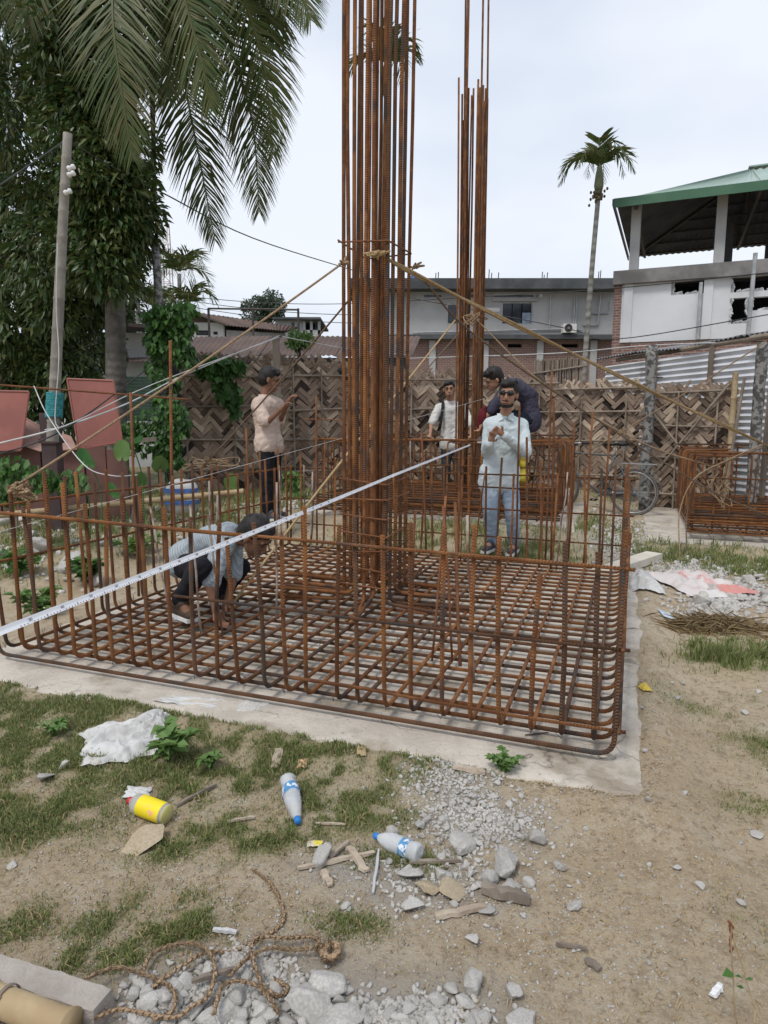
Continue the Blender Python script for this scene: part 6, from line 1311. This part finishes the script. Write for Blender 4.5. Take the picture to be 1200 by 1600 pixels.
PR = [(.001, .02), (.7, .0), (.95, .02), (1, .06), (1, .12), (.96, .16), (1, .2), (1, .28), (.96, .32), (1, .36), (1, .58), (.95, .64), (.78, .76), (.5, .86), (.34, .9), (.34, .93)]
PR2 = [(.001, .02), (.7, 0), (.96, .02), (1, .06), (1, .55), (1, .72), (.92, .80), (.6, .88), (.38, .91), (.36, .93)]
clear = M('clear_pet_plastic', (.86, .88, .89), (.80, .82, .84), .12, 10, spec=.6, bump=.3, bscale=90, trans=.52)
frost = M('hazy_pet_plastic', (.78, .76, .72), (.70, .69, .66), .3, 10, spec=.5, trans=.6)
yel = M('yellow_print', (.80, .66, .03), (.78, .62, .02), .45, 4, c3=(.80, .42, .22), c3lo=.60, c3hi=.66, c3scale=22); yclear = M('yellowed_plastic', (.66, .60, .22), (.60, .56, .30), .4, 6, trans=.2)
redc = M('red_cap', (.62, .03, .035), None, .4); bluec = M('blue_cap', (.03, .20, .55), None, .4)
labb = M('blue_white_print', (.06, .20, .40), (.10, .27, .48), .5, 8, c3=(.66, .70, .74), c3lo=.52, c3hi=.58, c3scale=60)
g0 = onground(262, 1288); h0 = onground(205, 1274); r1 = .036
yb = bottle('yellow labelled plastic bottle with red cap lying on the grass edge', g0 + Vector((0, 0, r1 + .0)), h0 + Vector((-.018, .03, r1 + .004)), r1, PR2, frost, redc, yel, (.08, .66))
MB().lathe([(.001, -.001), (r1 * .9, -.001), (r1 * .96, .006)], 24).build('base_disc', yclear, yb, True)
g0 = onground(452, 1240); h0 = onground(466, 1292); bottle('crumpled clear bottle with blue cap pointing down on the grass', g0 + Vector((-.01, .03, .04)), h0 + Vector((0, .0, .016)), .034, PR, clear, bluec, labb, (.22, .40), dent=.22)
g0 = onground(652, 1348); h0 = onground(590, 1318); wb2 = bottle('clear water bottle with blue label lying beside the stones', g0 + Vector((.008, 0, .031)), h0 + Vector((-.01, .01, .022)), .031, PR, clear, bluec, labb, (.20, .37), dent=.07)
MB().ell((-.02, -.026, .045), (.010, .006, .008)).build('label_oval', white_paint, wb2, True)
# stones
def stone_mesh(seed, sub=2, squash=.75, ang=.5):
    import bmesh
    rs = np.random.default_rng(seed); bm = bmesh.new(); n = 15 if sub > 1 else 11; sc = rs.uniform(.78, 1.15, 3) * np.array([1, 1, squash])
    for q in range(n):
        d = rs.normal(size=3); d /= np.linalg.norm(d); bm.verts.new(d * rs.uniform(.82, 1.05) * sc)
    r_ = bmesh.ops.convex_hull(bm, input=bm.verts[:]); bmesh.ops.delete(bm, geom=[v for v in bm.verts if not v.link_faces], context='VERTS')
    if sub > 1: bmesh.ops.bevel(bm, geom=bm.edges[:], offset=.10, segments=1, affect='EDGES', clamp_overlap=True); bmesh.ops.triangulate(bm, faces=bm.faces[:])
    if sub > 2: bmesh.ops.subdivide_edges(bm, edges=bm.edges[:], cuts=2, use_grid_fill=True); bmesh.ops.triangulate(bm, faces=bm.faces[:])
    if sub > 1:
        for _ in range(2 if sub > 2 else 1): bmesh.ops.smooth_vert(bm, verts=bm.verts[:], factor=.5, use_axis_x=True, use_axis_y=True, use_axis_z=True)
    bm.verts.ensure_lookup_table(); v_ = np.array([v.co[:] for v in bm.verts]); v_ = v_ * (1 + (.34 if sub > 2 else .26) * (fbm(v_ * (3.4 if sub > 2 else 2.4) + seed, seed, 4) - .5)[:, None])
    for v, c in zip(bm.verts, v_): v.co = c
    bmesh.ops.triangulate(bm, faces=bm.faces[:]); bmesh.ops.recalc_face_normals(bm, faces=bm.faces[:]); me = bpy.data.meshes.new('stone'); bm.to_mesh(me); bm.free()
    if sub > 2: me.polygons.foreach_set('use_smooth', [True] * len(me.polygons))
    return me
SM = [stone_mesh(s) for s in range(8)]; SL_ = [stone_mesh(s + 30, 3) for s in range(6)]; ST_ = [stone_mesh(s + 60, 2, .3) for s in range(4)]
for q in SM + SL_: q.materials.append(stone_mat)
for q in ST_: q.materials.append(stone_tan)
TANBIG = SL_[2].copy(); TANBIG.materials.clear(); TANBIG.materials.append(stone_tan)
def stone(px, py, rpx, label, group=None, pool=SL_, flat=1.0, sink=.30, wide=1.0):
    p = onground(px, py + rpx * .4); r_ = rpx / FOC * math.hypot(p.x, p.y, p.z - CAM_H); o = bpy.data.objects.new('stone', random.choice(pool)); COL.objects.link(o)
    o.scale = (r_ * wide, r_, r_ * flat); o.rotation_euler = (jit(.25), jit(.25), random.uniform(0, 6.28) if wide == 1 else jit(.3)); o.location = p + UP * r_ * flat * (.75 - sink); return tag(o, label, 'stone', group)
BIG = [(788, 1348, 27, 'large pale grey angular stone right of the water bottle'), (722, 1316, 22, 'rounded grey stone upslope of the wood pieces'), (640, 1362, 20, 'pale lumpy stone just below the water bottle'), (672, 1380, 20, 'tan rounded stone below the water bottle'),
       (712, 1385, 26, 'broad tan slab-like stone among the wood pieces'), (648, 1415, 16, 'lone grey stone below the heap of wood pieces'), (798, 1392, 17, 'pale stone touching the split log'), (505, 1338, 20, 'pale stone next to the crossed sticks'), (484, 1572, 33, 'largest grey rock in the bottom gravel heap'),
       (513, 1538, 26, 'big rounded grey rock above the largest one in the heap'), (742, 1535, 19, 'angular grey stone on bare soil right of the heap'), (812, 1590, 22, 'grey stone at the bottom edge right of centre'), (803, 1548, 14, 'small dark grey stone above the bottom edge stone'), (740, 1470, 11, 'single small stone on bare soil above the heap'),
       (895, 1412, 12, 'lone angular stone on the bare path'), (535, 1585, 30, 'flat grey rock at the bottom edge right of the largest one'), (395, 1108, 34, 'broken pale concrete lump on the front edge of the pad'), (760, 1500 - 80, 14, 'stone at the foot of the broad slab-like stone'), (1180, 1300, 11, 'flat pale stone near the right edge of the path'), (840, 1310, 15, 'pair-topped pale stone at the gravel edge'),
       (690, 1365, 14, 'brown stained stone between the wood pieces'), (765, 1372, 15, 'rounded stone behind the split log'), (612, 1300, 12, 'small stone above the water bottle'), (655, 1290, 11, 'small pale stone uphill of the water bottle'), (1092, 937, 15, 'grey stone by the pink sheet'), (1075, 900, 11, 'flat grey stone above the pink sheet'), (1110, 962, 10, 'small stone below the pink sheet'), (985, 935, 13, 'grey lump beside the white plastic'), (1045, 813, 13, 'dark brick-like stone on the right pad'), (1080, 828, 9, 'dark small stone before the right cage'), (110, 1050, 9, 'brown brick fragment on the front of the pad'), (132, 1051, 5, 'small white chip beside the brick fragment'),
       (110, 860, 22, 'pale rubble block behind the mat bars at left'), (60, 850, 20, 'pale rubble stone near the left edge behind the bars'), (150, 880, 16, 'pale rubble stone left of the crouching man'), (235, 1150, 9, 'small white stone beside the crumpled white sack'), (75, 1210, 15, 'pale flattish stone left of the leafy weed'), (100, 1195, 9, 'small pale stone beside the crumpled sack')]
for px, py, r_, lb in BIG:
    r_ *= 1.12; tan = 'tan' in lb; dk = 'dark' in lb and 'brick' in lb or 'brown brick' in lb
    o = stone(px, py, r_, lb, pool=[TANBIG] if tan else SL_, flat=.5 if any(q in lb for q in ('lump', 'slab', 'flat', 'chip')) else .9)
o = stone(225, 1308, 38, 'broad flat tan stone just below the yellow bottle', pool=[TANBIG], flat=.5, sink=.25); o = stone(20, 1350, 9, 'flat white chip on bare soil at the left edge', pool=SM, flat=.4)
hp = []
for k in range(64): hp.append((random.uniform(200, 470), random.gauss(1562, 26), random.uniform(9, 18)))
for k in range(32): hp.append((random.uniform(470, 760), random.gauss(1583, 18), random.uniform(8, 15)))
for a, b, r_ in hp:
    if 1490 < b < 1612 and not (a < 260 and b < 1520): stone(a, b, r_, 'loose grey broken stone in the gravel heap under the coiled rope', 'broken stones in the bottom gravel heap', SM, random.uniform(.7, 1))
for k in range(54): stone(random.gauss(735, 55), random.gauss(1270, 38), random.uniform(4, 8.5), 'small grey stone in the gravel patch above the wood pieces', 'stones in the middle gravel patch', SM, random.uniform(.7, 1))
for k in range(20): stone(random.gauss(700, 75), random.gauss(1375, 26), random.uniform(5, 11), 'grey stone scattered among the broken wood pieces', 'stones among the broken wood', SM, random.uniform(.7, 1))
for k in range(30): stone(random.uniform(1090, 1215), random.gauss(925, 22), random.uniform(6, 12), 'grey crushed stone in the pile beside the pink sheet', 'stones in the right crushed stone pile', SM, random.uniform(.7, 1))
for k in range(24): stone(random.uniform(0, 300), random.uniform(805, 900), random.uniform(6, 12), 'pale rubble piece on the weedy ground behind the mat bars', 'rubble behind the mat', SM, random.uniform(.6, 1))
for k in range(26): stone(random.uniform(860, 1190), random.uniform(1060, 1560), random.uniform(3, 8.5), 'small pale stone scattered on the bare path at right', 'stones on the path', SM, random.uniform(.6, .95))
def scatter(label, spots, n, r0, r1, mat, name='gravel', nv=5):
    vs_ = []; fs = []; ms = [stone_mesh(90 + i, 1) for i in range(nv)]; base = []
    for me in ms: base.append((np.array([v.co[:] for v in me.vertices]), np.array([p.vertices[:] for p in me.polygons])))
    VV = []; FF = []; off = 0; X = []; Y_ = []; Rr_ = []
    for k in range(n):
        px, py, sx, sy = spots[RNG.integers(len(spots))]; p = on(px + RNG.normal() * sx, py + RNG.normal() * sy, -.05); X.append(p.x); Y_.append(p.y); Rr_.append(RNG.uniform(r0, r1) * (1 + .05 * p.y))
    Z = gz(np.array(X), np.array(Y_))
    for x, y, z, r_ in zip(X, Y_, Z, Rr_):
        v_, f_ = base[RNG.integers(nv)]; a = RNG.uniform(0, 6.28); c_, s_ = math.cos(a), math.sin(a); q = v_ * r_ * RNG.uniform(.7, 1.3, 3); VV.append(np.stack([q[:, 0] * c_ - q[:, 1] * s_ + x, q[:, 0] * s_ + q[:, 1] * c_ + y, q[:, 2] + z + r_ * .2], -1)); FF.append(f_ + off); off += len(v_)
    for me in ms: bpy.data.meshes.remove(me)
    return tag(obj(name, npmesh(name, np.concatenate(VV), np.concatenate(FF), mat), None), label, 'gravel', kind='stuff')
scatter('grey gravel filling the heap along the bottom edge', [(300, 1565, 55, 30), (400, 1555, 50, 32), (560, 1590, 70, 18), (660, 1590, 50, 16), (380, 1510, 25, 14)], 2200, .006, .013, stone_mat)
scatter('fine grey gravel patch in front of the pad corner', [(720, 1250, 40, 28), (700, 1220, 40, 18), (780, 1290, 45, 20), (740, 1300, 50, 25), (690, 1370, 80, 30)], 1900, .004, .011, stone_mat)
scatter('crushed stone pile at the right', [(1165, 920, 40, 16), (1080, 890, 40, 12), (1130, 945, 40, 12), (970, 850, 20, 25)], 1500, .012, .028, stone_mat)
scatter('fine grit scattered over the bare soil', [(900, 1400, 200, 130), (300, 1400, 220, 60), (600, 1450, 250, 60), (1000, 1100, 80, 120), (250, 1230, 180, 60)], 2600, .0018, .0055, stone_mat)
clod = M('soil_clod', (.38, .30, .20), (.27, .20, .13), .97, 20, bump=.4, bscale=60)
scatter('crumbled soil clods on the bare ground', [(900, 1350, 180, 120), (300, 1390, 200, 60), (600, 1440, 250, 60), (1000, 1150, 50, 120), (250, 1230, 180, 60), (700, 1180, 120, 20), (900, 1230, 60, 20), (300, 1120, 180, 25)], 4200, .0018, .007, clod, 'soil_clods')
scatter('crumbs of soil and grit on the concrete pad', [(700, 1160, 150, 18), (960, 1190, 25, 30), (400, 1105, 180, 14), (120, 1060, 90, 10)], 700, .0015, .005, clod, 'soil_crumbs')
scatter('rubble chips on the weedy ground left of the mat', [(120, 860, 80, 30), (60, 880, 60, 30), (300, 840, 80, 20), (480, 815, 50, 10)], 700, .01, .03, stone_mat)
# wood pieces
def chip(label, px, wd, th, mat=wood_pale, lift=.008, group=None):
    P = [onground(a, b, lift) for a, b in px]; o = thing('wood_piece', label, 'wood', P[0], group); P = [q - P[0] for q in P]; k = 7; mb = MB(); d = (P[-1] - P[0]); sd = d.cross(UP).normalized(); vs_ = []
    for i in range(k + 1):
        c_ = P[0].lerp(P[-1], i / k) + sd * jit(wd * .06); t = 1 - .25 * abs(2 * i / k - 1) ** 3
        for x, z in ((-1, 0), (-.8, 1), (.8, 1.05), (1, 0)): vs_.append(c_ + sd * (x * wd / 2 * t + jit(wd * .05)) + UP * (z * th * t + jit(th * .08)))
    mb.add(vs_, [(i * 4 + q, i * 4 + (q + 1) % 4, i * 4 + 4 + (q + 1) % 4, i * 4 + 4 + q) for i in range(k) for q in range(4)] + [(3, 2, 1, 0), tuple(k * 4 + q for q in range(4))]); mb.build('splinter', mat, o); return o
chip('long thin stick lying crosswise among the wood pieces', [(465, 1362), (585, 1337)], .016, .010); chip('short pale board crossing under the long stick', [(545, 1328), (572, 1366)], .028, .010); chip('thin stick leaning by the pale stone', [(515, 1346), (545, 1320)], .014, .008, lift=.012)
chip('upright looking pale stick below the water bottle', [(592, 1332), (583, 1400)], .010, .008, white_wash); chip('short board fragment below the crossed sticks', [(505, 1364), (517, 1388)], .024, .008); chip('thick split log on the stones', [(752, 1395), (828, 1414)], .034, .026, wood_old); chip('flat split board below the split log', [(680, 1438), (758, 1422)], .024, .012)
chip('curved bark piece at the edge of the pad', [(708, 1203), (758, 1213)], .026, .014); chip('twin thin twigs near the blue capped bottle', [(493, 1290), (540, 1292)], .007, .006); chip('grey twig behind the yellow bottle', [(275, 1263), (338, 1230)], .012, .010, wood_old); chip('pale twig on the grass right of the yellow bottle', [(355, 1288), (398, 1281)], .010, .008)
chip('small pale splinter above the rope loop', [(333, 1458), (370, 1462)], .014, .008, white_wash); chip('brown stick on the bare path', [(868, 1480), (918, 1488)], .010, .008, wood_old); chip('grey bark flake on the bare path', [(915, 1503), (938, 1520)], .022, .008, wood_old); chip('dark wooden lath under the rope loop', [(300, 1552), (368, 1532)], .014, .010, wood_old, .03); chip('white painted offcut near the tall weed', [(1112, 1562), (1126, 1545)], .018, .010, white_paint); chip('thin black rod lying on the pad', [(820, 1168), (856, 1164)], .006, .005, dark_steel, .055)
chip('small brown splinter beside the twin stones', [(640, 1352), (720, 1350)], .014, .010, wood_old)
# crumpled sheets
def sheet(name, label, cx, cy, sx, sy, mat, seed, amp=.05, cat='sheet', lift=.01, n=46, rot=0, mat2=None):
    c_ = onground(cx, cy); D_ = math.hypot(c_.x, c_.y, c_.z - CAM_H); rx, ry = sx / FOC * D_, sy / FOC * D_ * c_.y / (CAM_H * 1.0) * 1.0; o = thing(name, label, cat, c_); g = np.linspace(-1, 1, n); X, Y_ = np.meshgrid(g, g); x, y = X.ravel(), Y_.ravel()
    ang = np.arctan2(y, x); shp = 1.12 - .62 * n2(np.cos(ang) * 1.4, np.sin(ang) * 1.4, 1.6, seed, 4); wx = x * rx * shp * (1 + .15 * (n2(x, y, 1.5, seed + 2) - .5)); wy = y * ry * shp; cr_, sr_ = math.cos(rot), math.sin(rot); wx, wy = wx * cr_ - wy * sr_, wx * sr_ + wy * cr_
    rid = (1 - np.abs(n2(x * .7 + .5 * y, y * 1.2 - .3 * x, 1.7, seed + 4, 3) * 2 - 1)) ** 2.5; z = amp * (rid * .8 + .18 * n2(x, y, 5, seed + 6, 2) - .22) * (1 - .85 * np.maximum(np.abs(x), np.abs(y)) ** 3) + lift
    gz_ = gz(wx + c_.x, wy + c_.y) - c_.z; ii = np.arange(n * n).reshape(n, n); me = npmesh(name, np.stack([wx, wy, np.maximum(z, .004) + gz_], -1), np.stack([ii[:-1, :-1], ii[:-1, 1:], ii[1:, 1:], ii[1:, :-1]], -1).reshape(-1, 4), mat); ob = obj('crumpled_sheet', me, None, o, True); return o
sheet('white_sack', 'crumpled dirty white sack lying on the grass before the pad', 190, 1165, 66, 30, plastic_white, 3, .09, 'sack', rot=.35); sheet('white_sack_end', 'raised folded end of the crumpled white sack', 243, 1142, 24, 16, plastic_white, 8, .09, 'sack', rot=.3)
sheet('plastic_film', 'torn white plastic film along the front edge of the pad', 300, 1110, 62, 10, plastic_white, 5, .02, lift=.045, rot=-.2)
pinks = M('pink_white_print', (.60, .57, .55), (.54, .50, .48), .6, 3, c3=(.55, .24, .21), c3lo=.50, c3hi=.62, c3scale=2.2, bump=.2, bscale=30)
sheet('printed_sack', 'flattened pink and white printed sack on the crushed stone', 1085, 915, 60, 20, pinks, 12, .13, 'sack', rot=.35); sheet('plastic_film', 'white plastic film beside the right face of the mat', 1000, 914, 34, 14, plastic_white, 15, .12, rot=-.1)
fo = thing('foam_board', 'off white foam plank lying beside the far right corner of the mat', 'board', onground(965, 890)); a, b = onground(938, 896, .05) - fo.location, onground(1022, 876, .05) - fo.location; MB().beam(a, b, .16, .07).build('plank', M('off_white_foam', (.62, .58, .50), (.54, .50, .42), .8, 5), fo)
sheet('candy_wrapper', 'small yellow plastic scrap at the pad edge of the path', 1007, 1075, 8, 6, M('yellow_scrap', (.55, .42, .05), (.50, .36, .08), .6, 20), 20, .02, 'litter', n=14); sheet('candy_wrapper', 'small yellow wrapper beside the pale stone near the bottles', 492, 1322, 12, 5, M('yellow_wrapper', (.70, .58, .05), (.45, .42, .38), .4, 30), 22, .012, 'litter', n=14)
sheet('plastic_scrap', 'small pale blue plastic scrap on the path below the pink sack', 1042, 963, 10, 5, M('blue_scrap', (.35, .45, .58), (.5, .55, .6), .5, 20), 25, .02, 'litter', n=14); sheet('paper_scrap', 'small orange paper scrap on the grass before the pad', 473, 1195, 9, 5, M('orange_scrap', (.62, .38, .24), None, .7), 27, .008, 'litter', n=12)
sheet('plastic_scrap', 'scrunched clear plastic behind the yellow bottle', 215, 1243, 22, 9, plastic_white, 29, .025, 'litter', n=24)
sheet('dry_leaf', 'curled pale dry leaf at the grass edge of the pad', 565, 1175, 8, 9, straw_mat, 31, .02, 'leaf', n=12); sheet('dry_leaf', 'pale dry leaf standing on the grass left of the orange scrap', 433, 1187, 8, 12, wood_pale, 33, .02, 'leaf', n=12)
# weeds and grass
def weed(label, px, py, h, nl, sz, mat, spread=.10, name='weed', stems=6):
    p = onground(px, py); o = thing(name, label, 'plant', p); C = []; D_ = []; st = MB()
    for s in range(stems):
        a = random.uniform(0, 6.28); e = Vector((math.cos(a) * spread * random.random(), math.sin(a) * spread * random.random(), h * random.uniform(.55, 1))); P = smooth_path([(0, 0, -.01), e * .5 + Vector((0, 0, .02)), e], 5); st.tube(P, [.003] * len(P), 4)
        for k in range(nl): q = P[random.randrange(3, len(P))]; b = random.uniform(0, 6.28); C.append(tuple(q)); D_.append((math.cos(b), math.sin(b), random.uniform(-.1, .5)))
    st.build('stems', leaf_vine, o); foliage('leaves', np.array(C), np.array(D_), RNG.uniform(.7, 1.2, len(C)) * sz, RNG.uniform(.45, .7, len(C)) * sz, mat, o, .5, up=np.array([0, 0, 1.])); return o
weed('leafy green weed beside the crumpled white sack', 262, 1192, .15, 9, .07, leaf_fresh, .15, stems=9); weed('bright green weed tuft at the corner of the pad', 788, 1212, .085, 8, .03, leaf_fresh, .10, stems=16); weed('small fresh weed on the grass right of the leafy weed', 330, 1200, .06, 7, .04, leaf_fresh, .07); weed('small bright weed shoot left of the crumpled sack', 85, 1150, .07, 6, .045, leaf_fresh, .08); weed('weed at the left edge behind the bars', 30, 900, .25, 12, .09, leaf_vine, .2, stems=9); weed('leafy weed behind the mat bars left of the tape', 55, 965, .22, 14, .08, leaf_fresh, .2, stems=9)
weed('low weeds behind the bars left of the crouching man', 135, 905, .22, 14, .09, leaf_vine, .3, stems=9); weed('weed tuft behind the bars beyond the crouching man', 215, 850, .25, 14, .09, leaf_fresh, .3, stems=9)
dw = thing('dry_weed', 'tall thin weed with one green leaf at the lower right corner', 'plant', onground(1152, 1602)); dl = dw.location
for P, r_ in (([(1152, 1602, 1.29), (1147, 1560, 1.30), (1146, 1530, 1.31), (1142, 1470, 1.32), (1143, 1436, 1.33)], .0018), ([(1195, 1606, 1.28), (1175, 1560, 1.30), (1160, 1510, 1.32), (1145, 1465, 1.33)], .0015)): MB().tube(smooth_path([at(*q) - dl for q in P], 5), r_, 5).build('stem', straw_mat, dw, True)
C = [at(1147, 1522, 1.305) - dl, at(1147, 1525, 1.305) - dl, at(1150, 1540, 1.30) - dl, at(1165, 1530, 1.31) - dl]; foliage('leaves', np.array([tuple(c) for c in C]), np.array([(-1, -.2, .2), (.4, -.4, .3), (1, 0, -.2), (.8, -.3, .4)]), np.array([.032, .02, .02, .018]), np.array([.022, .010, .008, .008]), leaf_vine, dw, 0)
mb = MB()
for k in range(22): q = at(1142 + random.gauss(0, 2.5), 1440 + k * 2.2, 1.325) - dl; mb.ell(q, (.0028, .0028, .004), n=6, m=4)
mb.build('seed_head', M('red_seed', (.22, .09, .05), None, .9), dw)
def blades(label, n, box, hmin, hmax, mat, name='grass', kind='stuff', wfun=grassw, gain=1.0, wd=.0022, cat='grass', lean=.8, rk=.8):
    X = []; Y_ = []
    while len(X) < n:
        m_ = int(n * 2.2); px = RNG.uniform(box[0], box[1], m_); py = RNG.uniform(box[2], box[3], m_); rx_q, ry_q = (px - 600) / FOC, -(py - 800) / FOC; d = np.stack([rx_q, cP + ry_q * sP, -sP + ry_q * cP], -1); t = (-.05 - CAM_H) / d[:, 2]; x, y = d[:, 0] * t, d[:, 1] * t; k = RNG.random(m_) < np.clip(wfun(x, y) * gain, 0, 1) ** 1.5; X += list(x[k]); Y_ += list(y[k])
    X = np.array(X[:n]); Y_ = np.array(Y_[:n]); Z = gz(X, Y_); h = RNG.uniform(hmin, hmax, n) * (.5 + .7 * np.clip(wfun(X, Y_), 0, 1)); a = RNG.uniform(0, 6.28, n); l_ = RNG.uniform(.15, 1, n) * lean; w_ = wd * (1 + .25 * Y_) * RNG.uniform(.6, 1.3, n); dx, dy = np.cos(a) * l_ * h, np.sin(a) * l_ * h; b = RNG.uniform(0, 6.28, n); sx, sy = np.cos(b) * w_ / 2, np.sin(b) * w_ / 2
    P0 = np.stack([X, Y_, Z - .004], -1); P1 = P0 + np.stack([dx * .4, dy * .4, h * .62], -1); P2 = P0 + np.stack([dx, dy, h * (1.05 - .45 * l_)], -1); S = np.stack([sx, sy, np.zeros(n)], -1)
    V_ = np.stack([P0 - S, P0 + S, P1 - S * .8, P1 + S * .8, P2], 1).reshape(-1, 3); o = np.arange(n)[:, None] * 5; F_ = np.concatenate([o + np.array([[0, 1, 3]]), o + np.array([[0, 3, 2]]), o + np.array([[2, 3, 4]])])
    return tag(obj(name, npmesh(name, V_, F_, mat, {'rnd': np.repeat(np.clip(RNG.random(n) ** 1.6 * rk + .15, 0, 1), 5)}), None), label, cat, kind=kind)
blades('short green grass growing in patches on the soil', 60000, (-40, 1240, 1060, 1520), .010, .034, grass_mat)
blades('taller grass and weeds round the pads behind the mat', 26000, (-60, 1260, 790, 1060), .03, .10, grass_mat, wd=.003)
blades('dry grass litter strewn over the soil', 5200, (-40, 1240, 1040, 1600), .012, .05, straw_mat, 'dry_litter', wfun=lambda x, y: np.clip(.25 + .5 * grassw(x, y), 0, 1), lean=1.6, cat='litter')
C_ = on(1115, 975, -.03); n = 1700; X = C_.x + RNG.normal(size=n) * .17; Y_ = C_.y + RNG.normal(size=n) * .10; Z = gz(X, Y_) + .07 * np.exp(-(((X - C_.x) / .22) ** 2 + ((Y_ - C_.y) / .1) ** 2)) * RNG.random(n)
Dd = RNG.normal(size=(n, 3)) * np.array([1, 1, .18]); V_, F_, r_ = leaves(np.stack([X, Y_, Z], -1), Dd, RNG.uniform(.06, .2, n), np.full(n, .005), .1, .2); tag(obj('straw', npmesh('straw', V_, F_, straw_mat, {'rnd': r_}), None), 'heap of dry straw beside the green grass at right', 'straw', kind='stuff')
print('part6', round(time.time() - T_START, 1))
